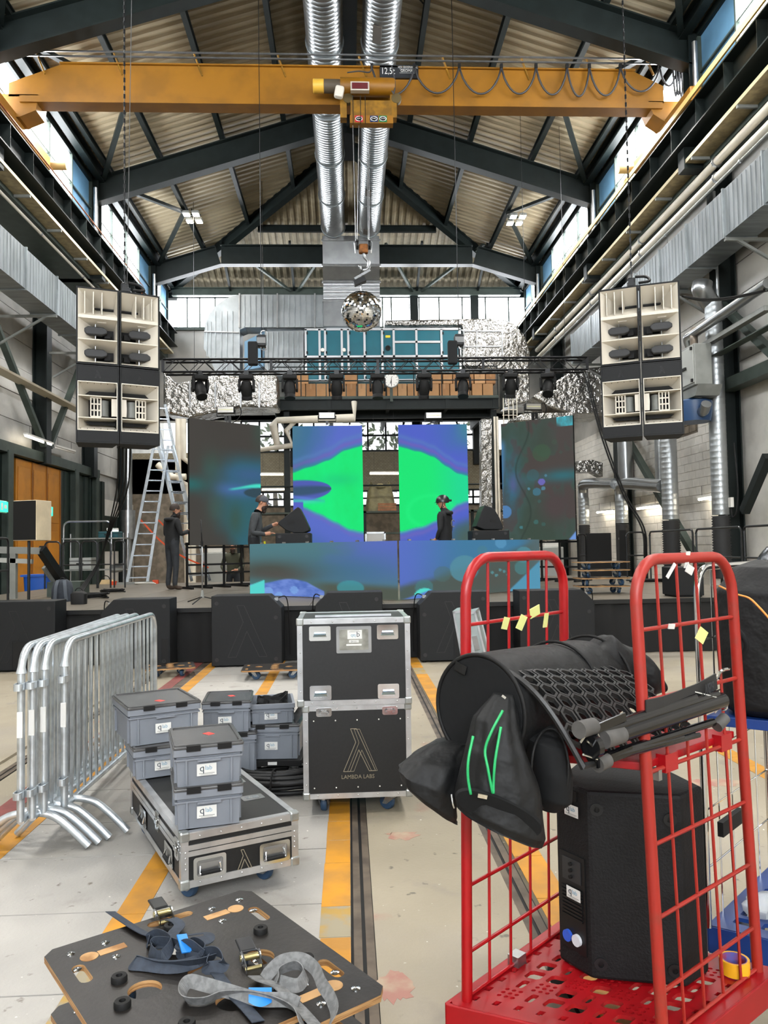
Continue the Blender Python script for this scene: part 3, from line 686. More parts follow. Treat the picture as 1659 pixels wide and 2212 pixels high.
for i in range(11):
    a = at(1458+i*5, 140, Y=YC-.34)-V((0, YC, 0)); w = .1; sag = .55+.22*random.random()
    MB().tube([a+V((w*(t/10-.5), -.02*i, -sag*(1-(2*t/10-1)**2)**.6)) for t in range(11)], .02, 6).build('festoon_loop', cab, cr, smooth=True)
sg = MB(); a, b = at(820, 141, Y=YC-.24), at(904, 170, Y=YC-.24)
sp = sg.bx(a.x, b.x, -.26, -.2, b.z, a.z).build('load_sign', mat('sign_black', '15181c', .5), cr)
LET = mat('sign_white', 'd8d8d4', .5)
text('12,5t', .21, LET, sp, (a.x+.18, -.265, (a.z+b.z)/2), (PI/2, 0, 0), sx=.72)
text('HCH. GROSSMANN AG', .075, LET, sp, (b.x-.235, -.265, a.z-.055), (PI/2, 0, 0), sx=.56)
text('GROMAG', .08, LET, sp, (b.x-.235, -.265, a.z-.135), (PI/2, 0, 0), sx=.95)
MB().bx(b.x-.42, b.x-.05, -.263, -.26, a.z-.185, a.z-.18).bx(b.x-.42, b.x-.05, -.263, -.26, a.z-.098, a.z-.093).build('sign_rule', LET, sp)
# ---- hoist trolley
YHo = 16.25
ho = thing('crane_hoist', 'yellow hoist trolley with drum and arrow plates on the crane girder', 'hoist', (0, YHo, 0))
def H(px, py): p = at(px, py, Y=YHo); return p.x, p.z
x0, zc = H(735, 188); x1, _ = H(852, 188)
MB().cyl((x0, 0, zc), (x1, 0, zc), .19, n=22).build('drum_housing', YEL, ho, smooth=40)
xa, za = H(676, 186); MB().cyl((xa, 0, za), (H(700, 186)[0], 0, za), .145, n=18).build('motor', mat('motor_yellow', 'd3a63a', .45), ho, smooth=40, bevel=.02)
MB().cyl((H(700, 186)[0], 0, za), (x0, 0, za), .14, n=18).build('motor_fins', mat('motor_dark', '4e4434', .6), ho, smooth=40)
a, b = H(757, 222), H(846, 280)
MB().bx(a[0], b[0], -.1, .12, b[1]+.16, a[1]).build('trolley_frame', YELD, ho)
MB().bx(a[0]-.02, b[0]+.02, -.25, -.06, b[1], b[1]+.17).build('trolley_beam', YEL, ho)
for px in (742, 850): 
    q = H(px, 245); MB().bx(q[0]-.07, q[0]+.07, -.05, .16, q[1]-.12, q[1]+.4).build('side_plate', YELD, ho)
for px in (752, 856): q = H(px, 215); MB().cyl((q[0], -.06, q[1]), (q[0], .05, q[1]), .11, n=16).build('trolley_wheel', mat('greasy', '54451f', .6), ho)
a, b = H(757, 195), H(797, 214); ds = MB().bx(a[0], b[0], -.32, -.2, b[1], a[1]).build('load_display', mat('display_grey', 'b7aea3', .5), ho)
MB().bx(a[0]+.03, b[0]-.03, -.33, -.31, b[1]+.03, a[1]-.03).build('display_window', mat('display_red', '5a2024', .25), ds)
a = H(733, 214); MB().box((a[0], -.25, a[1]), (.19, .14, .25), (0, .2, 0)).build('warning_horn', mat('horn_white', 'cfc9bc', .5), ho, bevel=.04)
for px, cc, tx in ((775, 'b3242c', '<<'), (807, '1d2b4f', '><'), (826, '1c6a3b', '>>')):
    q = H(px, 271); pn = MB().bx(q[0]-.085, q[0]+.085, -.262, -.25, q[1]-.07, q[1]+.07).build('arrow_plate', mat('plate_'+cc, cc, .5), ho)
    MB().lathe([(.066, 0), (.066, .004), (.054, .004), (.054, 0)], 20, Matrix.Translation((q[0], -.262, q[1])) @ RX90 @ Matrix.Diagonal((1.15, .8, 1, 1))).build('plate_ring', LET, pn)
    text(tx, .08, LET, pn, (q[0], -.268, q[1]), (PI/2, 0, 0))
for px in (762, 778, 788):
    q = H(px, 222); MB().cyl((q[0], -.27, q[1]), (q[0], -.27, H(px, 282)[1]), .008, n=5).build('rope_guide', BLK, ho)
for pts in (((803, 150), (798, 165), (775, 163), (750, 166)), ((845, 150), (852, 185), (850, 210), (846, 205))):
    MB().tube(spline([(H(*p)[0], -.15, H(*p)[1]) for p in pts], 5), .015, 5).build('hoist_cable', cab, ho)
# ---- hook block on wire ropes with the mirror ball
hk = thing('hook_block', 'rusty crane hook block hanging on steel ropes', 'crane hook', (0, YHo, 0))
q = H(785, 535)
for pa, pb in ((762, 768), (775, 771), (793, 795), (797, 797)):
    MB().cyl((H(pa, 282)[0], -.2 if pa < 780 else .1, H(pa, 282)[1]), (H(pb, 520)[0], 0, H(pb, 520)[1]), .007, n=5).build('wire_rope', STEEL, hk)
for s in (-1, 1):
    MB().lathe([(.1, 0), (.1, .05)], 18, Matrix.Translation((q[0]+s*.13-.025, 0, q[1]+.06)) @ Matrix.Rotation(PI/2, 4, 'Y')).build('sheave', BLKG, hk)
    MB().tube([(q[0]+s*.17, -.02, q[1]-.13), (q[0]+s*.19, -.02, q[1]+.1), (q[0]+s*.1, -.02, q[1]+.2)], .014, 6).build('sheave_guard', STEEL, hk)
MB().box((q[0], 0, q[1]-.03), (.2, .14, .2)).build('hook_body', mat('rust_brown', '7a4a1c', .7, .2, .3, 12), hk, bevel=.03)
zb = q[1]-.12
MB().tube(spline([(q[0], 0, zb+.05), (q[0]+.02, 0, zb-.08), (q[0]+.11, 0, zb-.2), (q[0]+.08, 0, zb-.34), (q[0]-.04, 0, zb-.36), (q[0]-.1, 0, zb-.26)], 5), [.035]*10+[.04]*10+[.03]*5+[.015], 10).build('hook', STEEL, hk, smooth=True)
sl = thing('ball_sling', 'dark strap sling with clamp and small motor under the crane hook', 'sling', (0, YHo, 0))
c = at(781, 673, Y=YHo); top = c.z+.42
for s in (-1, 1): MB().bar((q[0]+s*.02, s*.02, zb-.34), (c.x+s*.03, s*.03, top+.36), .05, .015).build('strap', BLK, sl)
MB().bar((c.x-.14, -.06, top+.27), (c.x+.2, -.06, top+.46), .035, .05).build('clamp_bar', STEEL, sl)
MB().box((c.x-.03, -.03, top+.22), (.26, .16, .1), (0, -.35, 0)).build('ball_motor', BLKG, sl)
MB().cyl((c.x, 0, top+.3), (c.x, 0, top-.02), .018, n=6).build('motor_rod', STEEL, sl)
mbl = thing('mirror_ball', 'large silver mirror ball hanging from the crane hook', 'mirror ball', (c.x, YHo, c.z))
MIR = mat('mirror_facets', 'eeeeee', .06, 1)
mb = MB(); R = .43; NV = 34
for j in range(NV):
    t0, t1 = PI*j/NV, PI*(j+1)/NV; tm = (t0+t1)/2; nu = max(6, int(2*PI*R*math.sin(tm)/(PI*R/NV)))
    for i in range(nu):
        a = 2*PI*(i+.5)/nu; n = V((math.sin(tm)*math.cos(a), math.sin(tm)*math.sin(a), math.cos(tm)))
        e1 = V((-math.sin(a), math.cos(a), 0)); e2 = n.cross(e1)
        hw = PI*R*math.sin(tm)/nu*.95; hh = PI*R/NV/2*.95
        n2 = (n+V((random.gauss(0, .02), random.gauss(0, .02), random.gauss(0, .02)))).normalized(); e1 = (e1-n2*e1.dot(n2)); e2 = (e2-n2*e2.dot(n2))
        p = n*R; mb.add([p-e1*hw-e2*hh, p+e1*hw-e2*hh, p+e1*hw+e2*hh, p-e1*hw+e2*hh], [(0, 1, 2, 3)])
o = mb.build('mirror_tiles', MIR, mbl); o['kind'] = 'stuff'
MB().ball((0, 0, 0), .424, 24, 16).build('ball_core', GREYP, mbl, smooth=True)
# ---- flood light clusters, each with its own spot lamp
floods = [(at(289, 222, Y=19.3), 0, 'pair of lit floodlights on the left roof, nearer the camera'), (at(1245, 236, Y=19.3), 0, 'pair of lit floodlights on the right roof, nearer the camera'),
          (at(413, 472, Y=26.0), 1, 'cluster of four lit floodlights on the far left roof'), (at(1119, 477, Y=26.0), 1, 'cluster of four lit floodlights on the far right roof')]
for y, w in ((12.55, 'in front of'), (5.8, 'over'), (-.95, 'just behind')): floods += [(V((-5.42, y, 12.7)), 0, 'added unseen pair of floodlights on the left roof %s the camera' % w), (V((5.72, y, 12.7)), 0, 'added unseen pair of floodlights on the right roof %s the camera' % w)]  # assumed pairs out of view, added to brighten floor and walls
for c, four, lab in floods:
    r = thing('flood_light', lab, 'floodlight', c)
    for i, dx in enumerate((-.16, .16)):
        for k in range(2 if four else 1):
            y = k*.55; z = .1 if four else 0
            ho_ = MB().box((dx, y, z+.08), (.24, .3, .1)).build('lamp_housing', GREYP, r, bevel=.02)
            MB().box((dx, y, z+.026), (.2, .26, .012)).build('lamp_lens', LAMP, ho_)
    zt = zroof(c.x)-.21-c.z
    MB().bx(-.3, .3, .1, .16, .15, .2).bx(-.02, .02, .1, .16, .2, zt).build('lamp_bracket', GREEN, r)
    ld = bpy.data.lights.new('flood_lamp', 'SPOT'); ld.energy = FLOODW*(.65 if four else 1.8 if c.y > 15 else 1.3 if c.y > 10 else .85 if c.y > 2 else 1.1); ld.spot_size = math.radians(150); ld.spot_blend = .9; ld.shadow_soft_size = .6; ld.color = (1, .985, .955)
    lo = bpy.data.objects.new('flood_lamp', ld); COL.objects.link(lo); lo.parent = r; lo.location = (0, 0, -.02); lo.rotation_euler = (0, .25 if c.x < 0 else -.25, 0)
# ================================================================== BEYOND THE STAGE
MB().bx(WLX, XR+1, YE+.05, YE+.3, 3.95, 5.65).build('wall_core', BRK, we)
MB().bx(WLX, -4.4, YE+.05, YE+.3, 0, 5.4).bx(6.2, WRX, YE+.05, YE+.3, 0, 5.4).bx(-4.4, 6.2, YE+.05, YE+.3, 0, 3.35).build('wall_core', CONC2, we)
brick = BRK.node_tree
bt = brick.nodes.new('ShaderNodeTexBrick'); tcb = brick.nodes.new('ShaderNodeNewGeometry'); mpb = brick.nodes.new('ShaderNodeMapping'); mpb.inputs['Rotation'].default_value = (PI/2, 0, 0)
brick.links.new(tcb.outputs['Position'], mpb.inputs[0]); brick.links.new(mpb.outputs[0], bt.inputs['Vector'])
bt.inputs['Scale'].default_value = 4; bt.inputs['Color1'].default_value = lin('aaa088'); bt.inputs['Color2'].default_value = lin('998f78'); bt.inputs['Mortar'].default_value = lin('6b6354')
brick.links.new(bt.outputs['Color'], brick.nodes['Principled BSDF'].inputs['Base Color'])
for lab, z0, z1, nx in (('tall steel framed windows with trees outside above the stage back wall', 5.65, 6.95, 14), ('low band of steel framed windows behind the stage', 3.35, 3.95, 12)):
    wn += 1
    w = thing('window_%d' % wn, lab, kind='structure'); x0, x1 = -4.4, 6.2
    for i in range(nx+1): x = x0+(x1-x0)*i/nx; MB().bx(x-.035, x+.035, YE, YE+.1, z0, z1).build('mullion', GREEN, w)
    for z in (z0, (z0+z1)/2, z1): MB().bx(x0, x1, YE, YE+.1, z-.035, z+.035).build('transom', GREEN, w)
    for i in range(nx): MB().bx(x0+(x1-x0)*i/nx+.04, x0+(x1-x0)*(i+1)/nx-.04, YE+.04, YE+.05, z0+.04, z1-.04).build('pane', mat('clear_glass', 'dfe8e6', .1, 0, alpha=.12), w)
MB().bx(WLX, XR, YE+.05, YE+.3, 6.95, 7.2).build('wall_core', CONC, we)
LEAF = mat('leaf', '3d4a2c', .6, 0, .4, 8); BARK = mat('bark', '4b4036', .9)
for i, (x, y, h) in enumerate(((-3.6, 38, 8.5), (1.0, 37.5, 8.6), (5.4, 38, 8.4))):
    t = thing('tree', 'leafy tree outside the end wall windows, %s' % ['leftmost', 'in the middle', 'rightmost'][i], 'tree', (x, y, 0), 0, 'trees outside the end windows')
    MB().tube([(0, 0, 0), (.1, 0, 3), (0, .1, h*.7)], [.2, .15, .05], 8).build('trunk', BARK, t)
    mb = MB()
    for k in range(230):
        p = V((random.uniform(-1.9, 1.9), random.uniform(-1, 1), random.gauss(h*.74, .9))); a = V((random.gauss(0, 1), random.gauss(0, 1), random.gauss(0, 1))).normalized()*.22; b = a.orthogonal().normalized()*.12
        mb.add([p-a, p-b, p+a, p+b], [(0, 1, 2, 3)])
    o = mb.build('foliage', LEAF, t); o['kind'] = 'stuff'
# fluorescent battens
def batten(name_label, p, q, grp=None, drop=.3, lit=True):
    r = thing('fluorescent_light', name_label, 'light', p, 0, grp); d = V(q)-V(p)
    MB().bar((0, 0, .05), d+V((0, 0, .05)), .12, .05).build('batten', WHITE, r)
    MB().cyl((0, 0, 0), d, .03, n=8).build('light_tube', TUBE if lit else WHITE, r, smooth=True)
    for k in (.15, .85): MB().cyl(d*k+V((0, 0, .07)), d*k+V((0, 0, drop)), .005, n=4).build('drop_wire', BLKG, r)
batten('lit fluorescent tube between the outer left and inner left screens', at(560, 1025, Y=27.6), at(612, 1025, Y=27.6), None, 2.38)
batten('lit fluorescent tube between the two inner screens', at(799, 1023, Y=27.6), at(861, 1023, Y=27.6), None, 2.38)
batten('lit fluorescent tube low behind the first screen gap', at(566, 1058, Y=30), at(618, 1057, Y=30))
batten('lit fluorescent tube on the left wall above the yellow door', at(55, 941, X=-8.5), at(112, 962, X=-8.5))
batten('unlit fluorescent batten right of the bright one on the left wall', at(118, 966, X=-8.5), at(160, 978, X=-8.5), None, .3, False)
batten('lit fluorescent tube on the right wall, farthest back', at(1290, 1107, X=8.2), at(1324, 1104, X=8.2))
batten('lit fluorescent tube on the right wall, middle one', at(1377, 1099, X=8.2), at(1423, 1093, X=8.2))
batten('lit fluorescent tube on the right wall, nearest and longest', at(1510, 1079, X=8.2), at(1555, 1072, X=8.2))
batten('short lit tube low behind the left stage railing', at(232, 1147, Y=20.5), at(255, 1147, Y=20.5))
# workbench, covered machine and pipes seen in the gaps
wb = thing('work_gallery', 'dark steel mezzanine shelf crossing behind the screens', 'platform', kind='structure')
for z in (2.85, 2.1): MB().bx(-4, 6, 27.0, 28.0, z-.06, z).build('shelf_deck', GREEN2, wb)
for x in (-3.8, -1.2, .6, 2.2, 4.4, 5.9): MB().bx(x-.05, x+.05, 27, 27.1, 0, 2.85).build('shelf_post', GREEN, wb)
for x in (-3.8, 5.9): MB().bx(x-.05, x+.05, 27.9, 28.0, 0, 2.85).build('shelf_post', GREEN, wb)
MB().cyl((-4, 27, 3.75), (6, 27, 3.75), .03, n=6).build('shelf_rail', GREEN, wb)
c = at(822, 1085, Y=27.5)
tp = thing('covered_machine', 'machine under an olive tarpaulin between the two inner screens', 'machine', (c.x, 27.62, 2.85))
TARP = mat('olive_tarp', '6e6746', .6, 0, .2, 5, bump=.5, bscale=6, dist=.05)
def tarp(u, v):
    a = 2*PI*u; zz = v; rx = .52-.2*zz*zz; ry = .35-.12*zz
    sq = 1/max(abs(math.cos(a)), abs(math.sin(a)))**.7
    return V((rx*math.cos(a)*sq+.02*math.sin(9*a), ry*math.sin(a)*sq, (.98+.12*math.cos(2*a))*zz*(1-.0*u)))
MB().surf(tarp, 28, 8, cu=True).add([], []).build('tarpaulin', TARP, tp, smooth=True)
MB().lathe([(.3, .85), (.1, 1.0), (.001, .96)], 14).build('tarpaulin_peak', TARP, tp, smooth=True)
MB().bx(-.3, .3, -.2, .2, 0, .8).build('machine_body', GREYP, tp)
bn = thing('orange_crate', 'brown wooden crate on the shelf below the covered machine', 'crate', (at(838, 1108, Y=27.05).x, 27.02, 2.852))
MB().bx(-.35, .3, 0, .2, 0, .02).build('crate_base', mat('crate_wood', '8a5a3a', .7, 0, .2, 6), bn)
for i in range(3): MB().bx(-.35, .3, 0, .02, .02+i*.09, .09+i*.09).build('crate_slat', MATS['crate_wood'], bn)
wp = thing('heating_pipe', 'cream pipe loop below the plant platform left of the inner screen', 'pipe')
MB().tube([at(765, 868, Y=27.12), at(765, 903, Y=27.0), at(598, 908, Y=27.0), at(590, 918, Y=27.0), at(600, 965, Y=27.3)], .11, 12).build('pipe_run', WHT, wp, smooth=40)
MB().tube([at(640, 908, Y=27.1), at(618, 930, Y=27.1), at(632, 962, Y=27.1), at(560, 972, Y=27.3)], .08, 10).build('pipe_branch', WHT, wp, smooth=40)
wp = thing('heating_pipe', 'cream pipes standing behind the ladder left of the outer screen', 'pipe')
for px, py in ((385, 1035), (396, 990)): MB().tube([at(px, 905, Y=24), at(px, py, Y=24), at(px+20, py+14, Y=24.2), V((at(px+20, 1180, Y=24.2).x, 24.2, 0))], .09, 10).build('pipe_run', WHT, wp, smooth=40)
MB().tube([at(340, 1003, Y=24), at(372, 1030, Y=24), at(402, 1030, Y=24)], .1, 10).build('pipe_run', WHT, wp, smooth=40)
wp = thing('duct_riser', 'shiny sheet metal riser between the inner right and outer right screens', 'duct')
facing([(1040, 905), (1062, 905), (1062, 1100), (1056, 1270), (1046, 1270), (1040, 1100)], 24, .4, 'riser', FOIL, wp)
for px in (1068, 1074): q = at(px, 900, Y=24); MB().cyl(q, (q.x, 24, 0), .035).build('riser_pipe', WHT, wp)
# ================================================================== LEFT WALL, LOWER PART
YD = mat('door_ochre', 'b9781c', .5, 0, .1, 2)
dr = thing('door_2', 'tall ochre yellow double door in the left wall', kind='structure')
ya, yb = at(36, 1100, X=-8.75).y, at(131, 1100, X=-8.75).y
MB().bx(-8.85, -8.78, ya, yb, 0, 4.1).build('door_leaf', YD, dr)
for k in range(3):
    y0 = ya+(yb-ya)*k/3; y1 = ya+(yb-ya)*(k+1)/3
    for z0, z1 in ((2.45, 3.9), (.3, 2.2)): MB().bx(-8.78, -8.76, y0+.12, y1-.12, z0, z1).build('door_panel', YD, dr, bevel=.01)
    MB().bx(-8.78, -8.75, y1-.03, y1+.03, 0, 4.1).build('door_stile', mat('door_ochre_dark', '8a5510', .5), dr)
CURT = mat('dark_green_sheet', '1c2a24', .5, 0, .2, 4)
ds = thing('door_3', 'dark green sliding steel door in the left wall beyond the yellow door', kind='structure')
for i in range(14): 
    y = yb+.1+i*.3; MB().bx(-8.86+.04*(i % 2), -8.8+.04*(i % 2), y, y+.3, 0, 4.1).build('steel_panel', CURT, ds)
ds = thing('door_4', 'dark green sliding steel door at the left edge before the yellow door', kind='structure')
for i in range(10): 
    y = ya-.1-i*.3; MB().bx(-8.86+.04*(i % 2), -8.8+.04*(i % 2), y-.3, y, 0, 4.1).build('steel_panel', CURT, ds)
MB().bx(-8.9, -8.85, 27, YE, 2.9, 3.5).bx(-8.9, -8.85, 27.5, YE, 0, 1.6).build('wall_render', WHITEB, wl)
MB().bx(-8.89, -8.84, 27.3, YE, 1.6, 2.9).build('wall_recess', CURT, wl)
EXG = mat('exit_green', '18b48c', .4, emit='35d8ae', es=.9)
for px, py, lab in ((4, 1094, 'glowing green exit sign at the left edge'), (104, 1104, 'glowing green exit sign beside the yellow door')):
    c = at(px, py, X=-7.9); e = thing('exit_sign', lab, 'sign', c); MB().bx(-.02, .02, -.28, .28, -.12, .12).build('sign_face', EXG, e); MB().bx(-.03, -.02, -.3, .3, -.14, .14).build('sign_case', WHITE, e)
    MB().bx(-.9, -.03, -.02, .02, .08, .12).build('sign_bracket', STEEL, e); MB().bx(.02, .024, -.08, .0, -.08, .08).bx(.02, .024, .08, .2, -.04, .04).build('sign_pictogram', WHITE, e)
vd = thing('duct_riser', 'silver round pipe standing by the left wall with a silencer', 'duct')
c = at(277, 1160, Y=27); MB().cyl((c.x, 27, 0), (c.x, 27, 6.6), .14, n=16).build('duct_section', SPIRAL, vd, smooth=40)
MB().cyl((c.x, 27, 2.0), (c.x, 27, 3.0), .24, n=16).build('silencer', STEEL, vd, smooth=40)
MB().tube(spline([(c.x, 27, 1.4), (c.x-.1, 27, 1.1), (c.x-.4, 27, 1.0), (c.x-.6, 27, 1.0)], 4), .14, 14).build('elbow', SPIRAL, vd, smooth=40)
# ================================================================== RIGHT WALL, LOWER PART
def riser(px, y_top, y_bot, X, r, lab, hose=None, bend=None):
    d = thing('spiral_riser', lab, 'duct'); a = at(px, y_bot, X=X); t = at(px, y_top, X=X); Y = a.y; zt = t.z
    zb = a.z; pr = []; k = int((zt-zb)/.12)
    for i in range(k): z = zb+(zt-zb)*i/k; pr += [(r, z), (r, z+.09), (r*1.015, z+.1), (r*1.015, z+.11)]
    pr.append((r, zt))
    MB().lathe(pr, 20, Matrix.Translation((X, Y, 0))).build('duct_section', mat('spiral_dull', 'a9adae', .4, .85), d, smooth=35)
    if hose:
        pr = []
        for i in range(24): z = hose+(zb-hose)*i/24; pr += [(r*.95, z), (r*1.12, z+(zb-hose)/48)]
        MB().lathe(pr, 18, Matrix.Translation((X, Y, 0))).build('flexible_hose', mat('hose_black', '232323', .7), d, smooth=True)
    if bend:
        b = at(*bend, X=X-.1); MB().tube(spline([(X, Y, zt-.02), (X, Y, zt+.25), (X-.05, Y+(b.y-Y)*.15, zt+.42), b], 5), r*.95, 16).build('elbow', SPIRAL, d, smooth=40)
    return d
riser(1557, 640, 1112, 7.75, .17, 'tall spiral duct at the right wall with black hose, nearest', .8)
riser(1449, 940, 1122, 7.7, .19, 'wide spiral duct at the right wall with black hose, middle one', .8)
riser(1344, 1080, 1130, 7.7, .17, 'spiral duct elbowing along the right wall behind the stage', .8, (1432, 1050))
riser(1262, 1075, 1132, 7.7, .17, 'spiral duct behind the outer right screen with elbow', .8, (1330, 1045))
d = thing('spiral_riser', 'narrow steel duct going up beside the wide spiral duct', 'duct'); a = at(1427, 1040, X=7.75); MB().cyl(a, (a.x, a.y, 6.3), .12, n=16).build('duct_section', SPIRAL, d, smooth=40)
d = thing('spiral_riser', 'steel duct going up the right wall under the loudspeakers', 'duct'); a = at(1352, 1040, X=7.75); MB().cyl(a, (a.x, a.y, 6.6), .2, n=16).build('duct_section', SPIRAL, d, smooth=40)
d = thing('spiral_elbow', 'short fat spiral duct dropping from the right wall duct', 'duct')
MB().tube(spline([at(1518, 610, X=7.5), at(1518, 630, X=7.5), at(1545, 672, X=7.9), at(1545, 690, X=7.9)], 5), .2, 18).build('duct_section', SPIRAL, d, smooth=40)
u = thing('filter_unit', 'grey wall mounted filter box with a blue drum on the right wall', 'machine', at(1508, 850, X=7.3))
MB().bx(-.25, .12, -.42, .42, .1, .95).build('filter_box', GREYP, u, bevel=.02)
MB().bx(-.27, -.25, -.4, .4, .15, .9).build('filter_door', mat('pale_grey', 'a2a49f', .5), u, bevel=.01)
for y in (-.36, .36):
    for z in (.2, .85): MB().box((-.28, y, z), (.05, .05, .06)).build('door_catch', BLK, u)
MB().box((-.29, 0, .5), (.03, .2, .05)).build('door_handle', BLK, u)
MB().prism([(-.45, .1), (.45, .1), (.3, -.1), (-.3, -.1)], .5, Matrix.Translation((-.2, 0, 0)) @ Matrix(((0, 0, 1, 0), (1, 0, 0, 0), (0, 1, 0, 0), (0, 0, 0, 1)))).build('filter_hopper', GREYP, u)
MB().tube(spline([(0, 0, -.05), (0, 0, -.3), (-.02, -.25, -.42), (-.05, -.45, -.3)], 5), .1, 14).build('outlet_elbow', SPIRAL, u, smooth=40)
MB().tube(spline([(-.05, 0, .95), (-.05, 0, 1.1), (.0, .1, 1.25), (.05, .15, 1.4)], 4), .08, 12).build('inlet_pipe', RUST, u, smooth=40)
MB().lathe([(.34, -.42), (.38, -.2), (.38, .0), (.3, .04)], 22, Matrix.Translation((-.02, .2, -.15))).build('blue_drum', mat('drum_blue', '1d3f66', .4), u, smooth=40)
d = thing('foil_duct', 'small foil box duct below the right array beside the outer screen', 'duct'); facing([(1241, 997), (1280, 993), (1302, 1000), (1302, 1030), (1282, 1019), (1241, 1020)], 23.5, .5, 'duct_body', FOIL, d)
eb = thing('wall_box', 'small grey junction box on the green column at right', 'junction box', at(1582, 1085, X=7.9)); MB().bx(-.06, 0, -.06, .06, -.1, .1).build('box_body', WHITE, eb); MB().tube(spline([(-.03, 0, -.1), (-.06, -.1, -.3), (-.05, -.25, -.2), (-.03, -.3, .3), (-.02, -.2, 1.2)], 5), .015, 5).build('box_cable', BLK, eb)
# ================================================================== STAGE
ZS = .76; SY0 = 10.9
st = thing('stage', 'low black stage platform with wooden deck and black skirt', 'stage', kind='structure')
DKB = mat('stage_board', '5e574b', .42, 0, .15, 3, bump=.03, stretch=(1, 4, 1))
for i in range(13):
    for j in range(4): MB().bx(-6.85+i*1.05+.004, -6.85+(i+1)*1.05-.004, SY0+j*2.2+.004, SY0+(j+1)*2.2-.004, ZS-.04, ZS).build('deck_board', DKB, st)
MB().bx(-6.85, 6.8, SY0-.02, SY0-.001, ZS-.06, ZS).build('stage_edge', BLKG, st)
SK = mat('skirt_cloth', '050505', .85, 0)
mb = MB(); n = 180; vs = []
for i in range(n+1):
    x = -6.85+13.65*i/n; y = SY0-.01+.025*math.sin(i*1.3)*math.sin(i*.37); vs += [(x, y+.03, ZS-.06), (x, y, 0.01)]
mb.add(vs, [(2*i, 2*i+1, 2*i+3, 2*i+2) for i in range(n)]).build('skirt', SK, st, smooth=True)
MB().bx(-6.85, 6.8, SY0+.05, 19.7, .01, ZS-.05).build('stage_frame', BLK, st)
# ---- LED screens: picture painted per vertex as emission
def ledmat():
    m = bpy.data.materials.new('led_picture'); m.use_nodes = True; nt = m.node_tree; b = nt.nodes['Principled BSDF']
    at_ = nt.nodes.new('ShaderNodeAttribute'); at_.attribute_name = 'Col'
    b.inputs['Base Color'].default_value = (.006, .006, .006, 1); b.inputs['Roughness'].default_value = .6; b.inputs['Specular IOR Level'].default_value = .08
    nt.links.new(at_.outputs['Color'], b.inputs['Emission Color']); b.inputs['Emission Strength'].default_value = .575
    return m
LED = ledmat()
def s2l(c): return [((x/255+.055)/1.055)**2.4 for x in c]
def mixc(a, b, t): t = max(0, min(1, t)); return [x+(y-x)*t for x, y in zip(a, b)]
def sm(a, b, x): t = max(0, min(1, (x-a)/(b-a))); return t*t*(3-2*t)
def interp(xs, ys, x):
    for i in range(len(xs)-1):
        if x <= xs[i+1]:
            t = max(0, (x-xs[i])/(xs[i+1]-xs[i])); t = t*t*(3-2*t)*.5+t*.5
            return ys[i]+(ys[i+1]-ys[i])*t
    return ys[-1]
from mathutils import noise as NZ
def fb(x, y, s=3, seed=0): return NZ.fractal(V((x*s+seed, y*s, seed*.7)), .6, 2.0, 4)
def g(u, v, cu, cv, su, sv): return math.exp(-((u-cu)/su)**2-((v-cv)/sv)**2)
def pic_a(u, v):
    c = (66, 63, 59); n = fb(u, v, 2.5, 3)*.12
    w = sm(.08+.5*abs(v-.5)+n, .75, u)*sm(.18, .42, v)*(1-sm(.62+.45*u, .98+.2*u, v))
    c = mixc(c, (46, 96, 112), w*1.25)
    c = mixc(c, (58, 80, 70), .6*sm(.8, 1, u)*(1-sm(.05, .3, v)))
    c = mixc(c, (38, 104, 104), .9*g(u, v, 0, .52, .24, .06)); c = mixc(c, (48, 96, 100), .7*g(u, v, .75, .78, .3, .14)); c = mixc(c, (56, 86, 72), .6*g(u, v, .3, .38, .14, .12))
    c = mixc(c, (70, 105, 165), .9*g(u, v, .62, .55, .34, .06)*sm(.2, .45, u))
    c = mixc(c, (60, 95, 140), .8*g(u, v, .85, .42, .35, .07))
    c = mixc(c, (62, 88, 80), .7*g(u, v, .35, .7, .12, .12)); c = mixc(c, (60, 78, 60), .6*g(u, v, .62, .8, .1, .14))
    t = sm(.5, 1.0, u); top = .545-.05*t; bot = .545+.0*t+.02*math.sin(u*5)
    if u > .5: c = mixc(c, (70, 225, 200), sm(top-.012, top+.008, v)*(1-sm(bot-.01, bot+.015, v))*sm(.5, .62, u))
    e = ((u-1.02)/.28)**2+((v-.57)/.045)**2
    c = mixc(c, (48, 72, 84), 1-sm(.8, 1.05, e))
    return c
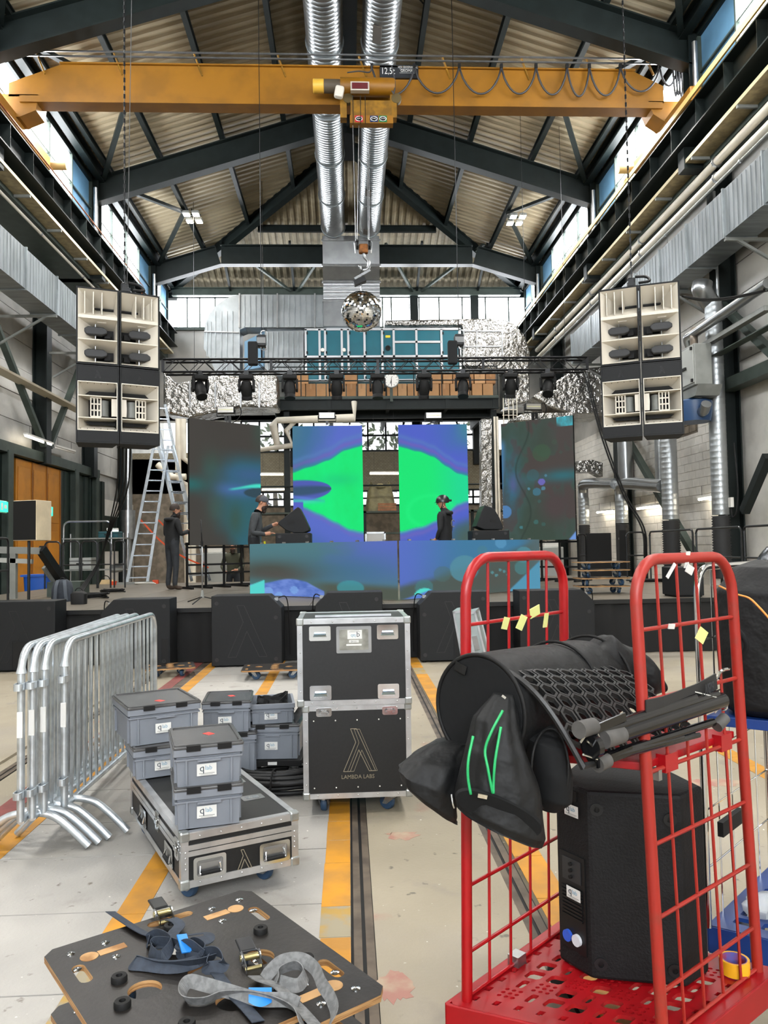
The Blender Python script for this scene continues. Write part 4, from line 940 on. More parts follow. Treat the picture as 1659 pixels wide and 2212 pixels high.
def pic_b(u, v):
    n = fb(u, v, 1.5, 5)
    up = interp([0, .25, .5, .75, 1], [.39, .345, .29, .205, .165], u)+.008*n
    lo = interp([0, .12, .35, .6, .8, 1], [.64, .665, .72, .795, .86, .885], u)+.006*n
    c = mixc((62, 112, 150), (88, 108, 200), sm(.0, .6, u*.7+v*.5)+.25*n)
    c = mixc(c, (70, 118, 140), sm(.2, 0, u)*sm(.3, 0, v)) if u < .2 else c
    d1 = up-v
    if d1 > 0: c = mixc(c, (118, 98, 178), .55*math.exp(-((d1-.05)/.018)**2)); c = mixc(c, (90, 130, 190), .5*math.exp(-((d1-.09)/.02)**2)); c = mixc(c, (40, 150, 140), .8*math.exp(-(d1/.02)**2))
    d2 = v-lo
    if d2 > 0: c = mixc(c, (112, 105, 190), .5*math.exp(-((d2-.04)/.016)**2)); c = mixc(c, (60, 205, 150), .8*math.exp(-(d2/.018)**2)); c = mixc(c, (66, 100, 165), .6*sm(.1, .3, d2)); c = mixc(c, (60, 120, 140), .5*sm(.15, .3, d2)*sm(.5, 0, u))
    ins = sm(up-.006, up+.006, v)*(1-sm(lo-.006, lo+.006, v))
    gr = mixc((12, 226, 112), (8, 240, 128), .5+.5*fb(u, v, 3, 9))
    gr = mixc(gr, (20, 190, 130), .45*g(u, v, .65, .45, .3, .05))
    c = mixc(c, gr, ins)
    # blue beak
    if u < .56:
        hw = .085*math.sqrt(max(0, 1-(u/.545)**2)); cv = .545-.02*u/.5
        e = abs(v-cv)/max(hw, .001)
        if e < 1.25:
            cc = mixc((52, 82, 112), (78, 92, 178), sm(.25, .7, e)); c = mixc(c, cc, 1-sm(.95, 1.2, e))
    if u < .45:
        e = g(u, v, .1, .628, .3, .022); c = mixc(c, (70, 215, 190), .9*e); c = mixc(c, (95, 120, 215), .8*g(u, v, .15, .585+.09*u, .25, .012))
    if u < .14: c = mixc(c, (84, 96, 196), sm(.62, .64, v)*(1-sm(.7, .75, v)))
    return c
def pic_c(u, v):
    n = fb(u, v, 1.5, 15)
    up = interp([0, .3, .5, .7, .85, 1], [.175, .225, .27, .355, .415, .435], u)+.008*n
    lo = interp([0, .3, .55, .7, .85, 1], [.88, .845, .79, .72, .66, .635], u)+.006*n
    c = mixc((80, 98, 200), (66, 112, 170), sm(.3, 1, u)*(1-sm(.1, .35, v))+.25*n)
    c = mixc(c, (66, 130, 150), sm(.75, 1, u)*(1-sm(.0, .25, v)))
    d1 = up-v
    if d1 > 0: c = mixc(c, (120, 96, 176), .6*math.exp(-((d1-.045)/.016)**2)); c = mixc(c, (90, 130, 190), .5*math.exp(-((d1-.085)/.02)**2)); c = mixc(c, (40, 150, 140), .8*math.exp(-(d1/.02)**2))
    d2 = v-lo
    if d2 > 0:
        c = mixc(c, (118, 104, 184), .55*math.exp(-((d2-.05)/.02)**2)); c = mixc(c, (70, 205, 160), .8*math.exp(-(d2/.018)**2))
        c = mixc(c, (62, 100, 120), sm(.1, .22, d2)*sm(.5, .85, u)); c = mixc(c, (72, 96, 92), sm(.14, .3, d2)*sm(.7, .95, u))
    ins = sm(up-.006, up+.006, v)*(1-sm(lo-.006, lo+.006, v))
    gr = mixc((8, 232, 118), (22, 218, 150), sm(.35, 1, u)); e = math.hypot((u-.45)/.33, (v-.72)/.13); gr = mixc(gr, (30, 245, 130), .5*math.exp(-((e-1)/.12)**2))
    return mixc(c, gr, ins)
def circ(c, u, v, cu, cv, r, asp, col, k=.8):
    d = math.hypot(u-cu, (v-cv)*asp); return mixc(c, col, k*(1-sm(r*.92, r, d)))
def pic_d(u, v):
    n = fb(u, v, 2.2, 21); n2 = fb(u, v, 7, 2)
    c = mixc((58, 74, 64), (64, 84, 78), .5+n)
    c = mixc(c, (74, 67, 64), sm(.02, .2, n+.25*(u-.4)-.25*abs(v-.3)))
    c = mixc(c, (76, 66, 66), g(u, v, .75, .72, .22, .14)*1.2)
    c = mixc(c, (74, 68, 66), .9*g(u, v, .95, .12, .35, .2))
    c = mixc(c, (52, 105, 125), 1.1*g(u, v, .12, .5, .14, .26)*(.8+.4*n2)); c = mixc(c, (90, 92, 150), .8*g(u, v, .16, .52, .06, .07))
    c = mixc(c, (72, 120, 160), sm(.06+.04*math.sin(v*8), 0, u)*sm(.1, .2, v)*(1-sm(.5, .7, v))) if u < .1 else c
    c = mixc(c, (48, 108, 118), .9*g(u, v, .85, .48, .3, .05)); c = mixc(c, (62, 98, 110), .5*g(u, v, .35, .5, .2, .05))
    for cu, cv, r, col, k in ((.57, .28, .13, (62, 88, 66), .7), (.44, .46, .09, (58, 98, 104), .6), (.56, .52, .05, (110, 105, 190), .9), (.49, .6, .06, (66, 118, 140), .8), (.58, .575, .03, (84, 140, 165), .8), (.38, .57, .02, (84, 140, 165), .8), (.47, .85, .035, (62, 112, 110), .7), (.57, .87, .03, (60, 100, 96), .6), (.26, .89, .025, (70, 130, 140), .8), (.03, .755, .1, (80, 130, 185), .9), (.83, .29, .025, (66, 84, 76), .6), (.75, .2, .04, (66, 84, 70), .5), (.52, .68, .025, (60, 98, 96), .6), (.62, .47, .02, (84, 140, 165), .7)):
        c = circ(c, u, v, cu, cv, r, 1.75, col, k)
    if u > .78 and v < .08: c = mixc(c, (70, 175, 190), (1-sm(.2, .3, math.hypot(u-1, (v)*2.4)))*(.7+.5*n2))
    if u > .9 and v > .93: c = mixc(c, (110, 150, 215), sm(.0, .02, (u-.9)-(1-v)*1.4))
    c = mixc(c, (40, 50, 46), .5*math.exp(-((u-(.3+.1*math.sin(v*9+1)))/.012)**2))
    return c
def pic_e(u, v):
    n = fb(u, v, 1.6, 31)
    c = mixc((80, 122, 130), (88, 108, 190), sm(.4, .95, u+.2*n)*(1-sm(.35, .9, v)))
    c = mixc(c, (66, 112, 140), .8*g(u, v, .7, .5, .35, .3))
    c = mixc(c, (74, 80, 74), 1.1*g(u, v, .15, .52, .3, .2)); c = mixc(c, (82, 76, 72), .8*g(u, v, .2, .62, .22, .1))
    c = mixc(c, (80, 88, 78), sm(.66, .8, v-.12*(u-.5))*sm(.35, .6, u)); c = mixc(c, (70, 118, 120), .6*g(u, v, .05, .75, .2, .1))
    top = .78-.12*math.exp(-((u-.3)/.16)**2)+.9*max(0, u-.42)
    if v > top and u < .54: c = mixc(c, mixc((82, 112, 190), (112, 140, 215), .5+fb(u, v, 9, 4)), sm(top, top+.03, v))
    for cu, cv, r in ((.14, .93, .04), (.22, .99, .03), (.33, .88, .03)): c = circ(c, u, v, cu, cv, r, .4, (130, 175, 235), .7)
    if u < .115: c = mixc(c, (88, 214, 208), sm(.8-.1*u/.1, .82-.1*u/.1, v))
    d = math.hypot((u-.71)/.09, (v-.82)/.14); c = mixc(c, (66, 150, 160), .8*(1-sm(.9, 1.02, d)))
    return c
def pic_f(u, v):
    n = fb(u, v, 1.6, 41)
    b = .75-.75*u+.06*n
    c = mixc((86, 112, 196), (64, 122, 160), sm(.0, .45, u)); c = mixc(c, (76, 92, 88), sm(b-.05, b+.12, v)); c = mixc(c, (82, 84, 78), .8*g(u, v, .6, .75, .3, .25))
    c = mixc(c, (84, 104, 108), sm(.8, 1, u))
    for cu, cv, r, col, k in ((.42, .52, .105, (84, 142, 160), .85), (.87, .3, .07, (82, 142, 158), .8), (.69, .06, .045, (88, 150, 190), .8), (.66, .3, .05, (74, 134, 148), .6), (.85, .55, .06, (76, 132, 136), .7), (.15, .82, .06, (72, 124, 128), .7), (.27, .6, .06, (78, 112, 112), .5), (.15, .99, .07, (84, 222, 206), 1), (.55, .2, .04, (76, 128, 140), .5)):
        c = circ(c, u, v, cu, cv, r, .42, col, k)
    if u < .2: c = mixc(c, (92, 125, 205), sm(1.0-.8*u, 1.04-.8*u, v))
    if u > .72: c = mixc(c, (84, 150, 180), sm(0, .03, v-(1.02-1.1*(u-.72)/.28*.55)))
    for k in range(5): c = circ(c, u, v, .62+.03*k, .62+.06*math.sin(k*2), .012, .42, (92, 160, 170), .7)
    return c
def screen(name, lab, A, B, zt, zb, fn, nu, nv, legs=False):
    A, B = V((A[0], A[1], 0)), V((B[0], B[1], 0)); W = (B-A).length; ang = math.atan2(B.y-A.y, B.x-A.x)
    r = thing(name, lab, 'led screen', (A.x, A.y, zb), ang); H = zt-zb
    me = bpy.data.meshes.new('display'); vs = []; fs = []; cs = []
    for j in range(nv):
        for i in range(nu):
            u, v = i/(nu-1), j/(nv-1); vs.append((u*W, -.003, H*(1-v))); cs += s2l([max(0, x) for x in fn(u, v)])+[1]
    for j in range(nv-1):
        for i in range(nu-1): a = j*nu+i; fs.append((a, a+nu, a+nu+1, a+1))
    me.from_pydata(vs, [], fs); at2 = me.color_attributes.new('Col', 'FLOAT_COLOR', 'POINT'); at2.data.foreach_set('color', cs); me.materials.append(LED)
    obj('display', me, r)
    nx = max(1, round(W/.5)); nz = max(1, round(H/.5))
    for i in range(nx):
        for j in range(nz): MB().bx(W*i/nx+(.002 if i or legs else .075), W*(i+1)/nx-(.002 if i < nx-1 or legs else .075), .0, .07, H*j/nz+.002, H*(j+1)/nz-.002).build('panel_housing', BLK, r)
    for i in range(nx): MB().box((W*(i+.5)/nx, .03, H+.012), (.05, .03, .024)).build('panel_pin', STEEL, r)
    if legs:
        for i in range(5):
            x = W*i/4; MB().bx(x-.02, x+.02, .1, .14, -zb+ZS, 0).build('support_post', BLKG, r)
        for z in (.95, .55, .35, .06):
            MB().bx(0, W, .1, .14, -zb+ZS+z*(zb-ZS)-.02, -zb+ZS+z*(zb-ZS)+.02).build('support_bar', BLKG, r)
        for i in range(5): MB().bx(W*i/4-.03, W*i/4+.03, -.12, .75, -zb+ZS, -zb+ZS+.05).build('support_foot', BLKG, r)
        MB().bx(0, W, .14, .2, .0, .06).build('panel_rail', BLKG, r)
    return r
def XY(px, Y): p = at(px, 1000, Y=Y); return p.x, Y
YA1, YA2 = 16.2, 17.3
a = at(409, 1040, Y=YA1); zt, zb = at(408, 903, Y=YA1).z, at(409, 1178, Y=YA1).z
screen('led_screen', 'tall LED screen at far left, mostly dark grey with blue streak', (a.x, YA1), (at(563, 1040, Y=YA2).x, YA2), zt, zb, pic_a, 80, 130, True)
a, b = at(633, 1040, Y=17.2), at(784, 1040, Y=17.2)
screen('led_screen', 'tall LED screen left of centre with green shape and blue beak', (a.x, 17.2), (b.x, 17.2), at(708, 920, Y=17.2).z, at(708, 1180, Y=17.2).z, pic_b, 110, 170, True)
a, b = at(862, 1040, Y=17.2), at(1011, 1040, Y=17.2)
screen('led_screen', 'tall LED screen right of centre with big bright green field', (a.x, 17.2), (b.x, 17.2), at(936, 917, Y=17.2).z, at(936, 1178, Y=17.2).z, pic_c, 100, 160, True)
a = at(1085, 1040, Y=17.3); b = at(1241, 1040, Y=16.2)
screen('led_screen', 'tall LED screen at far right, dark green with bubbles', (a.x, 17.3), (b.x, 16.2), at(1238, 897, Y=16.2).z, at(1244, 1165, Y=16.2).z, pic_d, 110, 170, True)
c = at(861, 1230, Y=11.6); l = at(540, 1230, Y=13.6); r_ = at(1166, 1230, Y=13.7)
zt, zb = at(861, 1168, Y=11.6).z, max(ZS+.01, at(861, 1298, Y=11.6).z)
screen('dj_booth_screen', 'low wide LED front of the booth, left half with blue blob', (l.x, 13.6), (c.x-.012, 11.6), zt, zb, pic_e, 130, 60)
screen('dj_booth_screen', 'low wide LED front of the booth, right half with teal circles', (c.x+.012, 11.6), (r_.x, 13.7), zt, zb, pic_f, 130, 60)
# ---- strobes on poles above the screens
SILV = mat('strobe_face', 'b9b6ae', .3, .5)
for i, (px, py, Y) in enumerate(((487, 885, 16.9), (706, 897, 17.35), (937, 897, 17.35), (1153, 878, 16.9))):
    r = thing('strobe_light', ['leftmost strobe panel above the grey screen', 'strobe panel above the inner left screen', 'strobe panel above the inner right screen', 'rightmost strobe panel above the dark green screen'][i], 'stage light', at(px, py, Y=Y), .12 if i == 3 else 0, 'strobe panels above the screens')
    MB().bx(-.19, .19, .01, .13, -.075, .075).build('housing', BLKG, r, bevel=.01)
    MB().bx(-.17, .17, -.002, .012, -.06, .06).build('lamp_face', SILV, r)
    MB().bx(-.16, .16, -.006, 0, -.008, .008).build('strobe_tube', mat('tube_yellow', 'e8e6b8', .3), r)
    MB().tube([(-.2, .07, 0), (-.2, .07, -.13), (.2, .07, -.13), (.2, .07, 0)], .012, 6).build('yoke', BLKG, r)
    MB().bx(-.03, .03, .05, .09, -.42, -.12).build('mount_pole', BLKG, r)
    if i in (0, 3): MB().bx(.05, .11, .05, .09, -.42, -.12).build('mount_pole', BLKG, r); MB().tube(spline([(.17, .1, .05), (.28, .1, .1), (.33, .1, -.05), (.25, .1, -.2), (.1, .1, -.3)], 5), .01, 5).build('power_cable', BLK, r)
# ---- truss with moving heads and hoists
YT = 16.2
tl, tr = at(352, 775, Y=YT), at(1268, 775, Y=YT); zt = at(810, 774, Y=YT).z; zb = at(810, 801, Y=YT).z; HT = zt-zb
tz = thing('lighting_truss', 'long black box truss hanging above the stage screens', 'truss', (tl.x, YT, zb))
LT = tr.x-tl.x; TRM = mat('truss_black', '1d1d1f', .4, .5)
for y in (0, HT):
    for z in (0, HT): MB().cyl((0, y, z), (LT, y, z), .025, n=8).build('chord', TRM, tz, smooth=True)
br = {k: MB().cyl(a_, b_, .009, n=5).mesh('brace', TRM) for k, a_, b_ in ((0, (0, 0, 0), (HT, 0, HT)), (1, (0, 0, HT), (HT, 0, 0)), (2, (0, 0, 0), (HT, HT, 0)), (3, (0, HT, 0), (HT, 0, 0)))}
nb = int(LT/HT)
for i in range(nb):
    for y in (0, HT): obj('brace', br[i % 2], tz, (i*LT/nb, y, 0))
    for z in (0, HT): obj('brace', br[2+i % 2], tz, (i*LT/nb, 0, z))
for i in range(5): MB().bx(i*LT/4-.03, i*LT/4+.03, -.01, .01, 0, HT).build('truss_joint', TRM, tz)
for sx, (px, py) in enumerate(((567, 757), (990, 748))):
    c = at(px, 772, Y=YT+HT/2); r = thing('chain_hoist', ['black chain hoist with bag on the truss, left one', 'black chain hoist with bag on the truss, right one'][sx], 'chain hoist', (c.x, YT, zt+.03), 0, 'chain hoists on the truss')
    MB().box((0, 0, .34), (.2, .2, .26)).build('motor', BLKG, r, bevel=.03)
    MB().bx(-.09, .09, -.115, -.1, .28, .4).build('motor_label', mat('label_grey', '77797a', .5), r)
    MB().box((-.17 if sx == 0 else -.16, -.13, .05), (.2, .16, .5)).build('chain_bag', mat('bag_cloth', '101113', .9), r, bevel=.03)
    for z in (.2, .5): MB().tube(arc((.05, -.05, z), .06, 0, 2*PI, 10), .012, 6).build('hoist_hook', STEEL, r)
    MB().cyl((.0, 0, .46), (.0, 0, zroof(c.x)-zt+.0), .008, n=5).build('load_chain', BLKG, r)
    MB().cyl((.0, 0, -.03), (.0, 0, .22), .02, n=6).build('truss_clamp', BLKG, r)
def moving_head(px, lab, tilt, pan):
    c = at(px, 805, Y=YT+.05); r = thing('moving_head_light', lab, 'stage light', (c.x, YT+.0, zb-.03), pan, 'moving head lights under the truss')
    MB().bx(-.15, .15, -.11, .11, -.15, -.05).build('lamp_base', BLK, r, bevel=.025)
    MB().bx(-.05, .05, -.04, .04, -.05, .05).build('clamp', BLKG, r)
    for s in (-1, 1): MB().prism([(-.08, -.14), (.08, -.14), (.065, -.36), (0, -.42), (-.065, -.36)], .045, Matrix.Translation((s*.15-.0225, 0, 0)) @ Matrix(((0, 0, 1, 0), (1, 0, 0, 0), (0, 1, 0, 0), (0, 0, 0, 1)))).build('yoke_arm', BLK, r, bevel=.01)
    M = Matrix.Translation((0, 0, -.33)) @ Matrix.Rotation(tilt, 4, 'X')
    hd = MB().lathe([(.02, .17), (.09, .15), (.12, .05), (.125, -.06), (.105, -.16), (.115, -.18), (.115, -.24), (.1, -.24)], 14, M).build('lamp_head', BLK, r, smooth=35)
    MB().lathe([(.001, -.215), (.06, -.22), (.098, -.238)], 16, M).build('lens', mat('lamp_lens', '20262c', .08, .2), hd, smooth=True)
    return r
order = ['first', 'second', 'third', 'fourth', 'fifth', 'sixth', 'seventh', 'eighth', 'ninth']
for i, px in enumerate((433, 533, 626, 727, 815, 915, 999, 1101, 1182)):
    moving_head(px, '%s moving head light from the left under the truss' % order[i], [-.55, .35, -.25, .3, -.15, .35, -.35, .3, -.6][i], [.5, 0, .1, 0, -.05, .05, -.2, 0, -.35][i])
# cables to roof
for px, Y, lab in ((288, 11.2, 'thin steel cable hanging left beside the loudspeaker chain'),):
    c = at(px, 0, Y=Y); e = at(274, 605, Y=Y); w_ = thing('hanging_cable', lab, 'cable'); MB().tube([(c.x, Y, c.z+1.5), (e.x, Y, 5.25)], .006, 6).build('cable_run', mat('dull_cable', '4c4c4c', .6), w_)
# ---- line arrays
WHH = mat('horn_white', 'f3f2ef', .45, 0, .02, 2); PLUG = mat('phase_plug', '232426', .55); CAB = mat('cabinet_black', '0f1113', .6, 0, .08, 30, spec=.3, bump=.25, bscale=160, dist=.003)
def lam(h, t=.012, y=-.002, M=None, dep=.004):        # outlined lambda mark, height h, in XZ
    k = h; P = [(-.16, 1), (-.02, 1), (.42, 0), (.27, 0), (.03, .5), (-.18, 0), (-.34, 0), (-.04, .68)]
    mb = MB(); 
    if M: mb.M = M
    for i in range(len(P)):
        a_, b_ = P[i], P[(i+1) % len(P)]; mb.bar((a_[0]*k, y, a_[1]*k), (b_[0]*k, y, b_[1]*k), dep, t, up=(0, 1, 0)) if False else mb.bar((a_[0]*k, y, a_[1]*k), (b_[0]*k, y, b_[1]*k), t, dep, up=(0, 1, 0))
    return mb
LOGO = mat('embossed_line', '0d0d0e', .5)
def funnel(mb, x0, x1, z0, z1, tx0, tx1, tz0, tz1, d):
    a_ = [(x0, 0, z0), (x1, 0, z0), (x1, 0, z1), (x0, 0, z1)]; b_ = [(tx0, d, tz0), (tx1, d, tz0), (tx1, d, tz1), (tx0, d, tz1)]
    mb.add(a_+b_, [(0, 1, 5, 4), (1, 2, 6, 5), (2, 3, 7, 6), (3, 0, 4, 7)])
def shell(root, W, H, D, front=None):
    t = .018; q = .05; P = [(-W/2, 0), (W/2, 0), (W/2-q, D), (-W/2+q, D)]; I_ = [(-W/2+t, 0), (W/2-t, 0), (W/2-q-t, D-t), (-W/2+q+t, D-t)]
    mb = MB(); mb.prism(P, t).prism(P, t, Matrix.Translation((0, 0, H-t)))
    for s in (-1, 1): mb.prism([(s*W/2, 0), (s*(W/2-q), D), (s*(W/2-q-t), D), (s*(W/2-t), 0)][::-s], H-2*t, Matrix.Translation((0, 0, t)))
    mb.bx(-W/2+q+t, W/2-q-t, D-t, D, t, H-t).build('cabinet', CAB, root)
def top_box(loc, rz, s, lab, grp, W, H):
    r = thing('horn_loudspeaker', lab, 'loudspeaker', loc, rz, grp); D = .5; shell(r, W, H, D)
    i = .022; zz = [i, H*.325, H*.61, H-i]
    t = s*(W/2-.05)
    # top horn with fins
    mb = MB(); y0 = .004
    mb.M = Matrix.Translation((0, y0, 0)); funnel(mb, -W/2+i, W/2-i, zz[2]+.03, zz[3], min(t, 0), max(t, 0), H*.79, H*.81, .3)
    mb.bx(-W/2+i, W/2-i, 0, .12, zz[2]-.012, zz[2]+.03); mb.build('treble_horn', WHH, r)
    for k in range(3):
        x = -s*W*.3+s*k*W*.2; MB().add([(x-.006, .01, zz[3]-.03), (x-.006, .27, H*.83), (x-.006, .27, H*.77), (x-.006, .01, zz[2]+.05), (x+.006, .01, zz[3]-.03), (x+.006, .27, H*.83), (x+.006, .27, H*.77), (x+.006, .01, zz[2]+.05)], [(0, 1, 2, 3), (7, 6, 5, 4), (0, 4, 5, 1), (1, 5, 6, 2), (2, 6, 7, 3), (3, 7, 4, 0)]).build('horn_fin', WHH, r)
    MB().bx(min(t, -s*.05), max(t, -s*.05), .27, .31, H*.788, H*.812).build('horn_throat', BLK, r)
    for k in (0, 1):
        mb = MB(); mb.M = Matrix.Translation((0, y0, 0)); zc = (zz[k]+zz[k+1])/2
        funnel(mb, -W/2+i, W/2-i, zz[k]+.006, zz[k+1]-.006, min(t, s*.0), max(t, s*.0), zc-.06, zc+.06, .3)
        if k == 0: mb.bx(-W/2+i, W/2-i, 0, .15, zz[1]-.006, zz[1]+.006)
        mb.build('mid_horn', WHH, r)
        MB().bx(min(t, 0), max(t, 0), .29, .32, zc-.06, zc+.06).build('horn_throat', BLK, r)
        x = -s*.02; pg = MB(); pg.prism([(-.15, -.02), (-.12, -.055), (.08, -.055), (.15, -.03), (.15, .02), (.1, .055), (-.1, .055), (-.15, .025)], .1, Matrix.Translation((x, .2, zc)) @ FRONT)
        p_ = pg.build('phase_plug', PLUG, r, bevel=.012)
        MB().cyl((x, .16, zc-.13), (x, .16, zc+.13), .008, n=6).build('plug_post', STEEL, p_)
        MB().box((x+s*.16, .22, zc-.04), (.08, .08, .07)).build('plug_bracket', BLK, p_)
    MB().box((s*W*-.05 if s < 0 else .05, -.001, zz[2]-.06 if 1 else 0), (.12, .002, .012)).build('badge', mat('badge_grey', '8d8578', .5), r)
    return r
def low_box(loc, rz, s, lab, grp, W, H):
    r = thing('horn_loudspeaker', lab, 'loudspeaker', loc, rz, grp); D = .5; shell(r, W, H, D); i = .02
    z0, z1 = H*.165, H*.785
    MB().bx(-W/2+i, W/2-i, .0, .02, i, z0-.006).build('lower_baffle', CAB, r); MB().bx(-W/2+i, W/2-i, .0, .02, z1+.006, H-i).build('upper_baffle', CAB, r)
    lam(.1, .004, -.002, Matrix.Translation((0, 0, H*.84))).build('logo', LOGO, r)
    t = s*(W/2-.03); mb = MB(); mb.M = Matrix.Translation((0, .004, 0))
    funnel(mb, -W/2+i, W/2-i, z0, z1, min(t, -s*.1), max(t, -s*.1), z0+.12, z1-.12, .32); mb.build('bass_horn', WHH, r)
    fr_ = MB(); fr_.bx(-W/2+i, W/2-i, -.002, .004, z0-.006, z0+.006).bx(-W/2+i, W/2-i, -.002, .004, z1-.006, z1+.006).bx(-W/2+i, -W/2+i+.01, -.002, .004, z0, z1).bx(W/2-i-.01, W/2-i, -.002, .004, z0, z1).build('horn_rim', WHH, r)
    for zz in (z0+.17, z1-.19):
        MB().add([(-W/2+i, .01, zz-.006), (W/2-i, .01, zz-.006), (t, .31, zz-.006), (-s*.1, .31, zz-.006), (-W/2+i, .01, zz+.006), (W/2-i, .01, zz+.006), (t, .31, zz+.006), (-s*.1, .31, zz+.006)] if s > 0 else [(W/2-i, .01, zz-.006), (-W/2+i, .01, zz-.006), (t, .31, zz-.006), (-s*.1, .31, zz-.006), (W/2-i, .01, zz+.006), (-W/2+i, .01, zz+.006), (t, .31, zz+.006), (-s*.1, .31, zz+.006)], [(0, 1, 2, 3), (7, 6, 5, 4), (0, 4, 5, 1), (1, 5, 6, 2), (2, 6, 7, 3), (3, 7, 4, 0)]).build('horn_shelf', WHH, r)
    for za, zb_ in ((z1-.10, z1-.15), (z0+.09, z0+.14)):
        x0 = -s*W*.18; MB().add([(x0, .16, za), (t, .16, za), (t, .17, zb_), (x0-s*.06, .17, zb_)], [(0, 1, 2, 3)]).build('port_opening', BLK, r)
    # perforated brace plate
    bp = MB(); x = -s*.02
    pw = .13; zc = (z0+z1)/2-.005; hh = .13
    for k in range(4): xx = x-pw/2+pw*k/3; bp.bx(xx-.008, xx+.008, .06, .075, zc-hh, zc+hh)
    for k in range(4): zz = zc-hh+2*hh*k/3; bp.bx(x-pw/2, x+pw/2, .06, .075, zz-.009, zz+.009)
    bp.build('brace_plate', WHH, r)
    MB().cyl((x+s*.1, .2, zc-.11), (x+s*.1, .2, zc+.11), .08, n=16).build('driver_chamber', GREYP, r, smooth=40)
    MB().prism([(-.035, -.12), (.035, -.12), (.04, 0), (.035, .12), (-.035, .12)], .02, Matrix.Translation((s*(W/2-.06), .06, zc)) @ FRONT).build('seam_plate', WHH, r)
    sc_ = MB()
    for k in range(6): sc_.ball((-W/2+i+.04+k*(W-.12)/5, .012, z1-.02), .006, 5, 4).ball((-W/2+i+.04+k*(W-.12)/5, .012, z0+.02), .006, 5, 4)
    o = sc_.build('screws', BLK, r); o['kind'] = 'stuff'
    return r
def array(side, pa, pm, pb, Ya, Ym, Yb):
    A, Mid, Bp = (V((at(p[0], 780, Y=y).x, y)) for p, y in ((pa, Ya), (pm, Ym), (pb, Yb)))
    ztop = at(pa[0], pa[1], Y=Ya).z; zmid = at(pa[0], pa[2], Y=Ya).z; zbot = at(pa[0], pa[3], Y=Ya).z
    for k, (P, Q) in enumerate(((A, Mid), (Mid, Bp))):
        W = (Q-P).length-.012; c = (P+Q)/2; rz = math.atan2(Q.y-P.y, Q.x-P.x); s = 1 if k == 0 else -1
        ps = ('outer' if (k == 0) == (side == 'left') else 'inner')
        top_box((c.x, c.y, zmid+.006), rz, s, '%s upper white-horned loudspeaker of the %s hanging stack' % (ps, side), 'upper horn loudspeakers of the hanging stacks', W, ztop-zmid-.006)
        low_box((c.x, c.y, zbot), rz, s, '%s lower white-horned bass loudspeaker of the %s hanging stack' % (ps, side), 'lower horn loudspeakers of the hanging stacks', W, zmid-zbot-.006)
    r = thing('rigging_frame', 'black rigging frame and chain above the %s loudspeaker stack' % side, 'rigging', (Mid.x, Mid.y+.25, ztop), math.atan2(Bp.y-A.y, Bp.x-A.x))
    MB().bx(-.45, .45, -.06, .06, .006, .05).bx(-.05, .05, -.22, .22, .0061, .06).build('bumper', BLKG, r)
    MB().box((0, 0, .12), (.1, .08, .14)).build('shackle', BLKG, r, bevel=.02)
    MB().tube(spline([(.05, 0, .2), (.2, 0, .18), (.25, -.1, .08), (.1, -.1, .07)], 5), .02, 6).build('cable_bundle', BLK, r)
    ck_ = MB()
    for k in range(150): ck_.box((0.0, 0, .22+k*.06), (.028 if k % 2 else .008, .008 if k % 2 else .028, .066))
    o = ck_.build('chain', BLKG, r); o['kind'] = 'stuff'
    MB().box((0, 0, .055), (.05, .05, .02)).build('green_tag', mat('tag_green', '1f7a3d', .5), r)
array('left', (163, 617, 785, 955), (258,), (346,), 10.5, 10.7, 10.95)
array('right', (1296, 628, 793, 948), (1384,), (1474,), 10.95, 10.7, 10.5)
